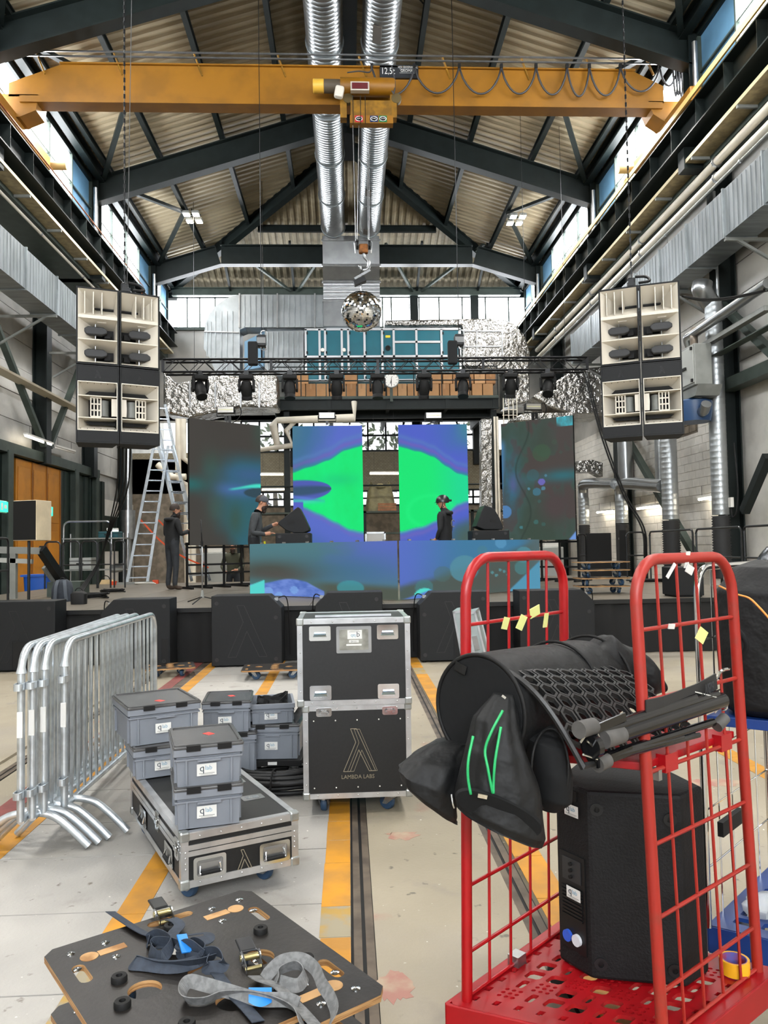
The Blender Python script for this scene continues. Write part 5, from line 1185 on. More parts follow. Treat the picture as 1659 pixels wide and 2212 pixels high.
# ================================================================== PEOPLE
SKIN = mat('skin', 'b98468', .55, 0, .06, 20)
HAIRB = mat('dark_hair', '2a1d16', .7); EYE = mat('eye_dark', '1a1412', .3); LIP = mat('lips', '94584a', .5)
def person(label, loc, rz, J, cols, head_turn=0, head_tilt=0, hair=None, beard=False, cap=None, helmet=False, sleeve=.8, cuffs=True):
    D = dict(pelvis=(0, 0, .95), belly=(0, .01, 1.1), chest=(0, .01, 1.3), nb=(0, -.01, 1.47), neck=(0, .01, 1.53))
    D.update({k: V(v) for k, v in J.items()})
    D = {k: V(v) for k, v in D.items()}
    vs = []; rs = []; ed = []; em = []; roots = [0]
    def vtx(p, r): vs.append(tuple(p)); rs.append(r if isinstance(r, tuple) else (r, r)); return len(vs)-1
    def chain(start, pts, mi):
        a_ = start
        for p, r in pts:
            b_ = vtx(p, r)
            if a_ is not None: ed.append((a_, b_)); em.append(mi)
            a_ = b_
        return a_
    pel = vtx(D['pelvis'], (.165, .125))
    be = vtx(D['belly'], (.16, .12)); ed.append((pel, be)); em.append(1)
    ch = vtx(D['chest'], (.18, .13)); ed.append((be, ch)); em.append(1)
    nb = vtx(D['nb'], (.10, .08)); ed.append((ch, nb)); em.append(1)
    nk = vtx(D['neck'], .058); ed.append((nb, nk)); em.append(0)
    HM = Matrix.Translation(D['neck']+V((0, .015, .03))) @ Matrix.Rotation(head_turn, 4, 'Z') @ Matrix.Rotation(head_tilt, 4, 'X')
    chain(nk, [(HM @ V((0, .03, .05)), (.068, .075)), (HM @ V((0, .02, .12)), (.078, .094)), (HM @ V((0, .01, .185)), (.06, .075))], 0)
    for s, n in ((-1, 'l'), (1, 'r')):
        sh = D.get('sh'+n, V((s*.185, 0, 1.42))); el = D['el'+n]; wr_ = D['wr'+n]; hd = (D['hd'+n]-wr_).normalized()
        a_ = chain(ch, [(sh, .075), (sh.lerp(el, .5), .058), (el, .05), (el.lerp(wr_, .5), .046), (wr_-hd*.03, .04)], 1)
        b_ = chain(a_, [(wr_, .03), (wr_+hd*.05, (.042, .022)), (wr_+hd*.09, (.04, .018))], 0)
        side = hd.cross(V((0, 0, 1))); side = side.normalized() if side.length > .1 else V((1, 0, 0)); up_ = side.cross(hd)
        for k in range(4):
            off = side*(k-1.5)*.021; L_ = (.07, .078, .074, .06)[k]; roots.append(len(vs))
            chain(None, [(wr_+hd*.085+off, .0095), (wr_+hd*(.085+L_*.55)+off, .0085), (wr_+hd*(.085+L_)+off-up_*.018, .0075)], 0)
        roots.append(len(vs)); chain(None, [(wr_+hd*.03+side*-s*.03, .011), (wr_+hd*.07-side*s*.055, .0095), (wr_+hd*.1-side*s*.055-up_*.01, .008)], 0)
        hip = V((s*.095, 0, .9)); kn = D.get('kn'+n, V((s*.11, .02, .5))); an = D.get('an'+n, V((s*.12, -.02, .1)))
        a_ = chain(pel, [(hip, .1), (hip.lerp(kn, .5), .085), (kn, .066), (kn.lerp(an, .45), .06), (an+V((0, 0, .02)), .055)], 2)
        fwd = D.get('ft', V((0, 1, 0)))
        chain(a_, [(an+V((0, 0, -.045))+fwd*.02, .05), (an+fwd*.12+V((0, 0, -.055)), (.045, .04)), (an+fwd*.18+V((0, 0, -.06)), .035)], 3)
    me = bpy.data.meshes.new('person'); me.from_pydata(vs, ed, [])
    o = bpy.data.objects.new('person', me); COL.objects.link(o)
    md = o.modifiers.new('s', 'SKIN'); md.use_smooth_shade = True; o.modifiers.new('u', 'SUBSURF').levels = 2
    if not me.skin_vertices: me.attributes
    sk = me.skin_vertices[0].data
    for i, r in enumerate(rs): sk[i].radius = r; sk[i].use_root = i in roots
    dg = bpy.context.evaluated_depsgraph_get(); m2 = bpy.data.meshes.new_from_object(o.evaluated_get(dg)); bpy.data.objects.remove(o)
    m2.materials.clear()
    for m in cols: m2.materials.append(m)
    segs = [(V(vs[a_]), V(vs[b_]), mi, max(rs[a_][0], rs[b_][0])) for (a_, b_), mi in zip(ed, em)]
    idx = []
    for p in m2.polygons:
        c = p.center; best = 9; bi = 0
        for a_, b_, mi, r in segs:
            d = b_-a_; t = max(0, min(1, (c-a_).dot(d)/max(d.length_squared, 1e-9))); q = (c-a_-d*t).length/(r+.03)
            if q < best: best = q; bi = mi
        if bi == 1 and c.z < D['pelvis'].z-.06 and abs(c.x) < .3: bi = 2
        idx.append(bi)
    m2.polygons.foreach_set('material_index', idx); m2.polygons.foreach_set('use_smooth', [True]*len(idx))
    zmin = min(v.co.z for v in m2.vertices)
    body = obj('person', m2, None, (loc[0], loc[1], loc[2]-zmin), (0, 0, rz)); tag(body, label, 'person')
    H = lambda mb, n, m: mb.build(n, m, body, smooth=True)
    mb = MB(); mb.M = HM
    for s in (-1, 1): mb.ball((s*.032, .105, .115), .011, 8, 6)
    H(mb, 'eyes', EYE)
    mb = MB(); mb.M = HM; mb.add([(-.016, .1, .075), (.016, .1, .075), (0, .137, .08), (0, .108, .125)], [(0, 1, 2), (1, 3, 2), (3, 0, 2)]); H(mb, 'nose', cols[0])
    mb = MB(); mb.M = HM; mb.box((0, .098, .05), (.045, .02, .01)); H(mb, 'mouth', LIP)
    mb = MB(); mb.M = HM
    for s in (-1, 1): mb.ball((s*.085, .0, .1), .03, 8, 6, sc=(.35, .6, 1))
    H(mb, 'ears', cols[0])
    if hair:
        mb = MB(); mb.M = HM @ Matrix.Translation((0, -.005, .13)); mb.surf(lambda u, v: V((.094*math.sin(v*1.9)*math.cos(2*PI*u), .108*math.sin(v*1.9)*math.sin(2*PI*u)-.012, .118*math.cos(v*1.9)+(.03 if math.sin(2*PI*u) > .3 and v > .75 else 0))), 20, 9, cu=True); H(mb, 'hair', hair)
    if beard:
        mb = MB(); mb.M = HM; mb.ball((0, .055, .02), .07, 12, 8, sc=(.95, .85, 1.05)); mb.ball((0, .085, -.03), .045, 10, 8, sc=(.9, .8, 1.1)); H(mb, 'beard', HAIRB)
    if cap:
        mb = MB(); mb.M = HM @ Matrix.Translation((0, .0, .135)); mb.surf(lambda u, v: V((.1*math.sin(v*1.6)*math.cos(2*PI*u), .115*math.sin(v*1.6)*math.sin(2*PI*u), .11*math.cos(v*1.6))), 20, 8, cu=True)
        mb.surf(lambda u, v: V(((u-.5)*.17, .1+.1*v*math.sin(PI*u)**.5, .0-.03*v+.015*math.sin(PI*u))), 9, 4); H(mb, 'cap', cap)
    if helmet:
        mb = MB(); mb.M = HM @ Matrix.Translation((0, .0, .13)); mb.surf(lambda u, v: V((.118*math.sin(v*1.7)*math.cos(2*PI*u), .138*math.sin(v*1.7)*math.sin(2*PI*u), .13*math.cos(v*1.7))), 20, 8, cu=True)
        mb.surf(lambda u, v: V((.135*math.cos(PI*(.15+.7*u)), .105+.07*math.sin(PI*u)*v, .0-.01*v)), 9, 3); mb.box((0, -.15, .0), (.05, .05, .04)); mb.tube([(-.105, 0, 0), (-.09, .03, -.09), (0, .06, -.15), (.09, .03, -.09), (.105, 0, 0)], .008, 6); H(mb, 'helmet', mat('helmet_black', '17181a', .3))
    return body
HOOD = mat('black_hoodie', '17181a', .85, 0, .15, 12); DENIM = mat('dark_denim', '23262b', .8, 0, .2, 10); SHOE = mat('brown_shoe', '3d3026', .7); GREYF = mat('grey_fleece', '3a3d40', .9, 0, .12, 15); BPANT = mat('black_trousers', '15161a', .85); OLIVE = mat('olive_shirt', '3a3c2c', .85)
p = at(372, 1274, Z=ZS)
pa = person('person in black hoodie and dark jeans standing with back turned beside the ladder', (p.x, p.y, ZS), -.75, dict(ell=(-.27, .02, 1.14), wrl=(-.16, .24, 1.2), hdl=(-.1, .36, 1.24), elr=(.28, .03, 1.14), wrr=(.2, .26, 1.22), hdr=(.14, .38, 1.26), nb=(0, .02, 1.47), neck=(0, .05, 1.52)), [SKIN, HOOD, DENIM, SHOE], -.5, -.15, HAIRB, True)
MB().tube(arc((0, -.02, 1.46), .11, PI*.9, PI*2.1, 12, 0, 1), .04, 8).build('hood', HOOD, pa, smooth=True)
p = at(556, 1172, Y=14.0)
pb_ = person('bearded person in cap and grey fleece leaning over the left wedge monitor', (p.x-.06, 14.0, ZS), -PI/2, dict(chest=(0, .04, 1.29), nb=(0, .06, 1.45), neck=(0, .1, 1.52), shl=(-.185, .05, 1.4), shr=(.185, .05, 1.4), ell=(-.24, .1, 1.14), wrl=(-.16, .34, 1.25), hdl=(-.12, .5, 1.3), elr=(.26, .0, 1.1), wrr=(.2, .24, 1.08), hdr=(.19, .4, 1.1)), [SKIN, GREYF, BPANT, SHOE], 0, -.3, HAIRB, True, mat('grey_cap', '43454c', .8))
MB().cyl((.12, .2, .95), (.1, .22, .8), .018).build('yellow_tool', mat('tool_yellow', 'd8d020', .5), pb_)
p = at(962, 1172, Y=15.0)
pc = person('person in black helmet and black hoodie standing before the green screen looking left', (p.x, 15.0, ZS), 1.0, dict(ell=(-.25, -.02, 1.14), wrl=(-.2, .1, .95), hdl=(-.18, .2, .88), elr=(.24, .0, 1.13), wrr=(.2, .08, .92), hdr=(.19, .14, .83)), [SKIN, HOOD, BPANT, SHOE], .55, -.1, HAIRB, False, None, True)
MB().tube(arc((0, -.02, 1.46), .11, PI*.9, PI*2.1, 12, 0, 1), .04, 8).build('hood', HOOD, pc, smooth=True)
MB().tube(arc((.04, -.155, 1.25), .07, .6, 5.6, 14, 0, 2), .008, 5).build('back_print', GREYP, pc)
p = at(503, 1183, Y=20.3)
person('bearded person in olive shirt working behind the dark left screen frame', (p.x, 20.3, 0), PI, dict(ell=(-.27, .05, 1.14), wrl=(-.14, .28, 1.05), hdl=(-.05, .35, 1.05), elr=(.28, .05, 1.14), wrr=(.16, .28, 1.0), hdr=(.08, .36, 1.0)), [SKIN, OLIVE, DENIM, SHOE], .1, -.3, HAIRB, True)
# ================================================================== ON STAGE
# wedge monitors on sub cabinets in the booth
def wedge(pts, Y, dep, lab, hx, hy, ang):
    r = thing('wedge_monitor', lab, 'loudspeaker'); facing(pts, Y, dep, 'cabinet', CAB, r, bevel=.012)
    c = at(hx, hy, Y=Y-.004); M = Matrix.Translation(c) @ Matrix.Rotation(ang, 4, 'Y')
    mb = MB(); mb.M = M; mb.prism([(-.06, -.035), (-.02, -.022), (.02, -.022), (.06, -.035), (.06, .035), (.02, .022), (-.02, .022), (-.06, .035)], .006, Matrix.Translation((0, .004, 0)) @ FRONT).build('handle_recess', BLK, r)
    return r
wedge([(600, 1132), (602, 1127), (643, 1095), (647, 1097), (655, 1112), (668, 1140), (668, 1146), (656, 1151), (634, 1151), (618, 1146)], 13.7, .55, 'black wedge monitor tilted up on the left booth stack', 629, 1129, -.2)
wedge([(1029, 1137), (1040, 1105), (1047, 1091), (1067, 1098), (1079, 1118), (1087, 1138), (1086, 1144), (1046, 1144)], 14.2, .55, 'black wedge monitor tilted up on the right booth stack', 1065, 1125, .2)
for (x0, x1, y0, Y, lab) in ((595, 671, 1152, 13.65, 'black subwoofer under the left wedge monitor'), (1021, 1100, 1146, 14.15, 'black subwoofer under the right wedge monitor')):
    a, b = at(x0, y0, Y=Y), at(x1, y0, Y=Y); r = thing('subwoofer', lab, 'loudspeaker', (a.x, Y, ZS)); w = b.x-a.x; h = a.z-ZS
    MB().bx(0, w, 0, .6, .03, h).build('cabinet', CAB, r, bevel=.012)
    for fx in (.05, w-.05):
        for fy in (.06, .54): MB().cyl((fx, fy, 0), (fx, fy, .035), .025, n=10).build('rubber_foot', BLK, r)
    for fx in (.07, w-.07): MB().lathe([(.028, 0), (.028, .004), (.012, .004), (.012, -.002)], 14, Matrix.Translation((fx, -.001, h-.06)) @ RX90).build('rigging_cup', LOGO, r)
    lam(.3, .006, -.002, Matrix.Translation((w/2, 0, .2))).build('logo', LOGO, r)
# front subwoofers on the floor
def sub(px0, px1, ytop, ybot, cham, lab, port=None, fullw=None):
    f = at((px0+px1)/2, ybot, Z=0); Y = f.y; a, b = at(px0, ytop, Y=Y), at(px1, ytop, Y=Y); w = b.x-a.x; h = a.z; D = min(.62, 10.85-Y)
    r = thing('front_subwoofer', lab, 'loudspeaker', (a.x, Y, 0), 0, 'black subwoofers along the stage front'); k = .17
    P = [(0, .02), (w, .02), (w, h-k if cham == 'r' else h), (w-k if cham == 'r' else w, h), (k if cham == 'l' else 0, h), (0, h-k if cham == 'l' else h)]
    Q = [P[0]]
    for p_ in P[1:]:
        if (V(p_)-V(Q[-1])).length > 1e-4: Q.append(p_)
    if (V(Q[0])-V(Q[-1])).length < 1e-4: Q.pop()
    MB().prism(Q, D, Matrix.Translation((0, D, 0)) @ FRONT).build('cabinet', CAB, r, bevel=.01)
    for fx in (.06, w-.06):
        for fy in (.06, D-.06): MB().cyl((fx, fy, 0), (fx, fy, .025), .025, n=10).build('rubber_foot', BLK, r)
    lam(h*.72, .007, -.0015, Matrix.Translation((w*.48, 0, h*.14)), .003).build('logo', LOGO, r)
    for fx, fz in ((.07, .1), (w-.08, .1), (.07, h-.3 if cham == 'l' else h-.1), (w-.08, h-.3 if cham == 'r' else h-.1)):
        MB().lathe([(.026, 0), (.026, .004), (.011, .004), (.011, -.002)], 14, Matrix.Translation((fx, -.001, fz)) @ RX90).build('rigging_cup', LOGO, r)
    if port:
        x0, x1 = port; pp = MB(); pp.bx(w*x0-.012, w*x0, -.008, 0, .04, h*.44).bx(w*x1, w*x1+.012, -.008, 0, .04, h*.44).bx(w*x0, w*x1, -.008, 0, h*.44-.012, h*.44).build('port_frame', CAB, r)
        MB().bx(w*x0, w*x1, -.004, -.001, .05, h*.44-.012).build('port', BLK, r)
    if cham:
        s = 0 if cham == 'l' else w; q = k/2
        MB().box((s+(q if cham == 'l' else -q), D*.4, h-q+.02), (.05, .06, .04)).build('cable_plug', STEEL, r)
        MB().tube(spline([(s+(q if cham == 'l' else -q), D*.4, h-q+.03), (s+(-.02 if cham == 'l' else .04), D*.6, h-.05), (s+(-.05 if cham == 'l' else .07), D*.8, h-.35), (s+(-.05 if cham == 'l' else .08), D, .1)], 5), .008, 5).build('speaker_cable', BLK, r)
    return r
sub(-38, 119, 1301, 1452, None, 'leftmost black subwoofer at stage front, cut by the picture edge', (.42, .95))
sub(217, 367, 1296, 1446, 'l', 'black subwoofer behind the crowd barriers at stage front', (.88, .97))
sub(456, 608, 1288, 1441, 'r', 'black subwoofer with clear lambda mark left of the tall flight case')
sub(680, 826, 1281, 1436, 'l', 'black subwoofer mostly hidden behind the tall flight case')
sub(905, 1056, 1280, 1430, 'l', 'black subwoofer behind the left red hoop, right of the tall flight case', (.5, .9))
sub(1121, 1284, 1276, 1424, 'r', 'rightmost black subwoofer, seen through the red cart hoop')
# microphone stand
p = at(437, 1303, Z=ZS); r = thing('microphone_stand', 'slim microphone stand on a tripod base before the dark left screen', 'microphone stand', (p.x, p.y, ZS))
zt_ = at(437, 1122, Y=p.y).z-ZS
MB().cyl((0, 0, .1), (0, 0, zt_*.72), .011, n=8).build('lower_tube', STEEL, r, smooth=True); MB().cyl((0, 0, zt_*.7), (-.015, 0, zt_), .008, n=8).build('upper_tube', BLKG, r, smooth=True)
MB().cyl((0, 0, zt_*.68), (0, 0, zt_*.74), .018, n=10).build('clutch', BLK, r); MB().lathe([(.03, .08), (.022, .16), (.012, .2)], 12).build('base_collar', GREYP, r, smooth=40)
for a_ in (.3, 2.4, 4.5): MB().cyl((0, 0, .1), (.36*math.cos(a_), .36*math.sin(a_), .012), .009, n=6).build('leg', BLKG, r)
# ladder
lad = thing('step_ladder', 'tall aluminium double ladder standing at the left of the stage', 'ladder')
AL = mat('ladder_alu', 'c2cbd4', .25, .9, .1, 4)
B1 = at(296, 1262, Z=ZS); rd = V((.82, .30, 0)).normalized()*.21; T1 = at(348, 962, Y=B1.y+.7); B2 = V((B1.x+1.35, B1.y+1.1, ZS)); T2 = T1
def ladder_section(B, T, n, wd0, wd1, ext=0):
    for s in (-1, 1):
        MB().bar(B+rd*s*wd0+V((0, 0, .01)), T+(T-B)*ext+rd*s*wd1, .028, .07, up=(1, 0, 0)).build('stile', AL, lad)
    for k in range(n):
        t = (k+.6)/n*(1+ext); c_ = B.lerp(T, t); w_ = wd0+(wd1-wd0)*min(t, 1)
        MB().bar(c_-rd*w_, c_+rd*w_, .03, .03).build('rung', AL, lad)
ladder_section(B1, T1, 13, 1.15, .85); ladder_section(B2, T1+V((.1, 0, 0)), 13, 1.1, .8); ladder_section(B2.lerp(T1, .45), T1+V((.16, .06, 0)), 11, .72, .66, .55)
bb = MB().bar(B1-rd*2.6+V((0, 0, .03)), B1+rd*2.1+V((0, 0, .03)), .06, .06).build('stabiliser_bar', GREYP, lad)
for s in (-2.6, 2.1): MB().box(B1+rd*s+V((0, 0, .045)), (.14, .1, .09)).build('stabiliser_foot', mat('foot_orange', 'd9481c', .5), bb)
STRO = mat('orange_strap', 'e0562a', .6)
MB().ribbon(spline([B1.lerp(T1, .46)-rd, B1.lerp(T1, .33)+V((.35, .2, -.12)), B1.lerp(T1, .2)+V((.9, .5, -.05)), B2.lerp(T1, .1)+V((.3, 0, 0))], 6), .04, .004, (0, 0, 1)).build('spreader_strap', STRO, lad)
MB().ribbon(spline([B1.lerp(T1, .46)+rd, B1.lerp(T1, .4)+V((.5, .4, -.1)), B2.lerp(T1, .35)], 6), .04, .004, (0, 0, 1)).build('spreader_strap', STRO, lad)
# stage railings
def railing(P, Q, lab, h=1.05, mid=True, z=ZS, m=BLKG, grp='stage railing sections'):
    P, Q = V((P[0], P[1], 0)), V((Q[0], Q[1], 0)); L_ = (Q-P).length; r = thing('stage_railing', lab, 'railing', (P.x, P.y, z), math.atan2(Q.y-P.y, Q.x-P.x), grp); k = .09
    MB().tube([(0, 0, 0), (0, 0, h-k)]+arc((k, 0, h-k), k, PI, PI/2, 5)+arc((L_-k, 0, h-k), k, PI/2, 0, 5)+[(L_, 0, 0)], .019, 8).build('top_rail', m, r, smooth=40)
    if mid: MB().cyl((0, 0, h*.5), (L_, 0, h*.5), .016, n=8).build('mid_rail', m, r)
    return r
g1 = lambda px, py: at(px, py, Z=ZS)
railing((-5.6, 11.6), (-5.6, 13.0), 'black stage railing section at the left picture edge')
for i, (xa, xb) in enumerate(((97, 130), (136, 172), (176, 210), (212, 239), (247, 270))):
    a, b = at(xa, 1265, Y=17.6), at(xb, 1265, Y=17.6); railing((a.x, 17.6), (b.x, 17.6), ['leftmost', 'second', 'third', 'fourth', 'fifth'][i]+' black railing hoop counted from the stand loudspeaker at left')
railing((6.3, 17.2), (6.72, 17.2), 'black railing hoop behind the dolly stack at right'); railing((6.72, 16.9), (6.72, 14.75), 'black railing section along the right stage edge, far one'); railing((6.72, 14.6), (6.72, 12.9), 'black railing section along the right stage edge, middle one'); railing((6.72, 12.8), (6.72, 11.4), 'black railing section along the right stage edge, near one')
a, b = at(1247, 1150, Y=18.6), at(1265, 1150, Y=18.6); railing((a.x, 18.6), (b.x, 18.6), 'narrow black railing hoop beside the outer right screen')
# loudspeaker on stand at left
p = at(62, 1297, Y=11.8); r = thing('speaker_stand', 'black speaker stand at the left stage side', 'stand', (p.x, 11.8, ZS))
zs_ = at(62, 1168, Y=11.8).z-ZS
MB().cyl((0, 0, .02), (0, 0, zs_), .022, n=10).build('pole', BLKG, r)
MB().bx(-.22, .22, -.22, .22, 0, .02).build('base_plate', BLKG, r)
r = thing('stand_loudspeaker', 'loudspeaker with pale wooden side on a stand at left', 'loudspeaker', (p.x+.03, 11.8, ZS+zs_+.001), -.28)
h_ = at(62, 1082, Y=11.8).z-ZS-zs_; MB().bx(-.2, .2, -.14, .2, 0, h_).build('cabinet', mat('birch_ply', 'cbbb9d', .55, 0, .08, 4), r, bevel=.006); MB().bx(-.19, .19, -.152, -.141, .01, h_-.01).build('grille', BLK, r)
# backpack, black bags, cables
def loft(rows, n=16, name='x', m=None, parent=None, cap=True):   # rows: (centre, a-vector, b-vector, power)
    mb = MB(); vs = []; k = len(rows)
    for c, a, b, pw in rows:
        c, a, b = V(c), V(a), V(b)
        for j in range(n):
            t = 2*PI*j/n; cs, sn = math.cos(t), math.sin(t)
            vs.append(c+a*math.copysign(abs(cs)**pw, cs)+b*math.copysign(abs(sn)**pw, sn))
    fs = [(i*n+j, i*n+(j+1) % n, (i+1)*n+(j+1) % n, (i+1)*n+j) for i in range(k-1) for j in range(n)]
    if cap: fs += [tuple(range(n-1, -1, -1)), tuple((k-1)*n+j for j in range(n))]
    mb.add(vs, fs); return mb.build(name, m, parent, smooth=50)
p = at(130, 1300, Z=ZS); r = thing('backpack', 'dark grey backpack standing on the stage edge at left', 'backpack', (p.x, p.y+.1, ZS), .1)
loft([((0, 0, 0), (.15, 0, 0), (0, .09, 0), .5), ((0, 0, .05), (.165, 0, 0), (0, .11, 0), .5), ((0, 0, .2), (.165, 0, 0), (0, .1, 0), .55), ((0, .01, .31), (.14, 0, 0), (0, .07, 0), .6), ((0, .02, .36), (.07, 0, 0), (0, .03, 0), .8)], 18, 'bag_body', mat('backpack_cloth', '2b3038', .85, 0, .15, 10), r)
for s in (-1, 1): MB().ribbon(spline([(s*.05, -.08, .35), (s*.07, -.125, .25), (s*.08, -.125, .12), (s*.09, -.115, .02)], 5), .05, .012, (1, 0, 0)).build('shoulder_strap', mat('strap_grey', '50565e', .8), r)
MB().tube(arc((0, .0, .355), .035, 0, PI, 8), .008, 6).build('grab_loop', BLK, r)
p = at(168, 1307, Z=ZS); r = thing('camera_bag', 'small black bag beside the backpack', 'bag', (p.x-.05, p.y+.2, ZS)); loft([((0, 0, 0), (.11, 0, 0), (0, .08, 0), .4), ((0, 0, .16), (.115, 0, 0), (0, .085, 0), .4), ((0, 0, .2), (.07, 0, 0), (0, .05, 0), .6)], 14, 'bag_body', BLK, r); MB().tube(arc((0, 0, .19), .06, 0, PI, 8), .008, 5).build('handle', BLK, r)
def cable_pile(px, py, lab, n, rx, ry, rad, z, m=BLK, name='cable_pile'):
    p = at(px, py, Z=z); r = thing(name, lab, 'cable', (p.x, p.y, z)); pts = []
    for i in range(n*14):
        a_ = i/14*2*PI; k = 1+.22*math.sin(i*.37)+.15*random.uniform(-1, 1); pts.append((rx*k*math.cos(a_)+.02*math.sin(i*.11), ry*k*math.sin(a_), rad+rad*1.2*(i/14) % (rad*6)+.004*random.random()))
    MB().tube(pts, rad, 6).build('cable_coil', m, r, smooth=True); return r
cable_pile(200, 1293, 'tangled black cables beside the backpack on the stage', 5, .24, .1, .014, ZS)
cable_pile(245, 1280, 'flat pile of black cables further back on the left stage', 4, .2, .12, .012, ZS)
cable_pile(315, 1262, 'thin white cables on the stage under the ladder', 3, .22, .1, .008, ZS, WHITE)
cable_pile(1400, 1258, 'black cables lying on the right of the stage', 4, .35, .15, .012, ZS)
r = thing('cable_drop', 'black cables hanging from the left loudspeaker stack to the stage', 'cable')
for k in range(4):
    pts = [at(258+k*8, 958, Y=10.9+.1*k), at(254+k*8, 1040, Y=12), at(246+k*6, 1090, Y=13), at(232+k*2, 1150, Y=14.2), at(215-k, 1215, Y=14.6), at(185-k*3, 1268, Y=14.4), at(170, 1285, Y=13.6)]
    pts[-1].z = ZS+.03; MB().tube(spline(pts, 6), .012, 6).build('cable_run', BLK, r, smooth=True)
r = thing('cable_drop', 'long black cable slanting from the truss end down to the right stage', 'cable')
pts = [at(1262, 805, Y=16.5), at(1300, 945, Y=16.2), at(1345, 1065, Y=16), at(1386, 1140, Y=15.9), at(1392, 1200, Y=16), at(1394, 1262, Y=16.2)]; pts[-1].z = ZS+.02
for k in (0, .05): MB().tube(spline([q+V((k, 0, 0)) for q in pts], 6), .018, 6).build('cable_run', BLK, r, smooth=True)
r = thing('cable_drop', 'black cables leading right from the right loudspeaker stack', 'cable')
for k in range(2): MB().tube(spline([at(1475, 640, Y=10.8), at(1520, 646+3*k, Y=11), at(1580, 642+3*k, Y=12), at(1659, 625+3*k, Y=13)], 6), .015, 6).build('cable_run', BLK, r, smooth=True)
# plywood transport dollies (shared builder)
PLY = mat('plywood_edge', 'b08a5c', .7, 0, col2='8a6238', scale=40, lo=.45, hi=.55, stretch=(.2, .2, 6))
FILM = mat('film_faced_ply', '171412', .4, 0, col2='2b2723', scale=5, lo=.45, hi=.8, detail=10, bump=.05, bscale=50)
RUBB = mat('rubber_blue', '27415c', .55); TYRE = mat('tyre_grey', '2b2d30', .6)
def plate(outer, holes, th, mats=(None, None), name='plate'):       # plate with real cut-outs; faces up/down mats[0], edges mats[1]
    cu = bpy.data.curves.new(name, 'CURVE'); cu.dimensions = '2D'; cu.fill_mode = 'BOTH'; cu.extrude = th/2
    for P in [outer]+holes:
        s = cu.splines.new('POLY'); s.points.add(len(P)-1); s.use_cyclic_u = True
        for q, (x, y) in zip(s.points, P): q.co = (x, y, 0, 1)
    t = bpy.data.objects.new(name, cu); COL.objects.link(t); me = bpy.data.meshes.new_from_object(t); bpy.data.objects.remove(t)
    me.materials.clear(); [me.materials.append(m) for m in mats]
    me.polygons.foreach_set('material_index', [0 if abs(p.normal.z) > .5 else 1 for p in me.polygons]); return me
def circle(cx, cy, r, n=20, sx=1): return [(cx+sx*r*math.cos(2*PI*i/n), cy+r*math.sin(2*PI*i/n)) for i in range(n)]
def caster(root, x, y, h, r=.05, rz=0, blue=True, w=.035, name='caster'):
    M = Matrix.Translation((x, y, 0)) @ Matrix.Rotation(rz, 4, 'Z')
    f = MB(); f.M = M; f.bx(-.045, .045, -.045, .045, h-.006, h); f.cyl((0, 0, h-.006), (0, 0, h-.025), .025, n=10)
    for s in (-1, 1): f.add([(s*(w/2+.006)-.003, -.03, h-.022), (s*(w/2+.006)-.003, .03, h-.022), (s*(w/2+.006)-.003, .055, r-.012), (s*(w/2+.006)-.003, .025, r-.012), (s*(w/2+.006)+.003, -.03, h-.022), (s*(w/2+.006)+.003, .03, h-.022), (s*(w/2+.006)+.003, .055, r-.012), (s*(w/2+.006)+.003, .025, r-.012)], [(0, 1, 2, 3), (7, 6, 5, 4), (0, 4, 5, 1), (1, 5, 6, 2), (2, 6, 7, 3), (3, 7, 4, 0)])
    c = f.build(name, STEEL, root)
    t = MB(); t.M = M @ Matrix.Translation((0, .035, r)) @ Matrix.Rotation(PI/2, 4, 'Y'); t.lathe([(r*.62, -w/2), (r*.9, -w/2), (r, -w*.25), (r, w*.25), (r*.9, w/2), (r*.62, w/2)], 20).build('wheel', RUBB if blue else TYRE, c, smooth=50)
    t = MB(); t.M = M @ Matrix.Translation((0, .035, r)) @ Matrix.Rotation(PI/2, 4, 'Y'); t.lathe([(r*.62, -w/2+.002), (r*.62, w/2-.002)], 16).cyl((0, 0, -w/2-.012), (0, 0, w/2+.012), .008, n=8).build('wheel_hub', GREYP, c, smooth=50)
    return c
def stadium(cx, cy, L, w, ang=0, n=6):
    out = []
    for s in (1, -1):
        for i in range(n+1):
            a_ = -PI/2+PI*i/n; x, y = s*(L/2-w/2+w/2*math.cos(a_)), s*w/2*math.sin(a_)
            out.append((cx+x*math.cos(ang)-y*math.sin(ang), cy+x*math.sin(ang)+y*math.cos(ang)))
    return out
BOARD = {}
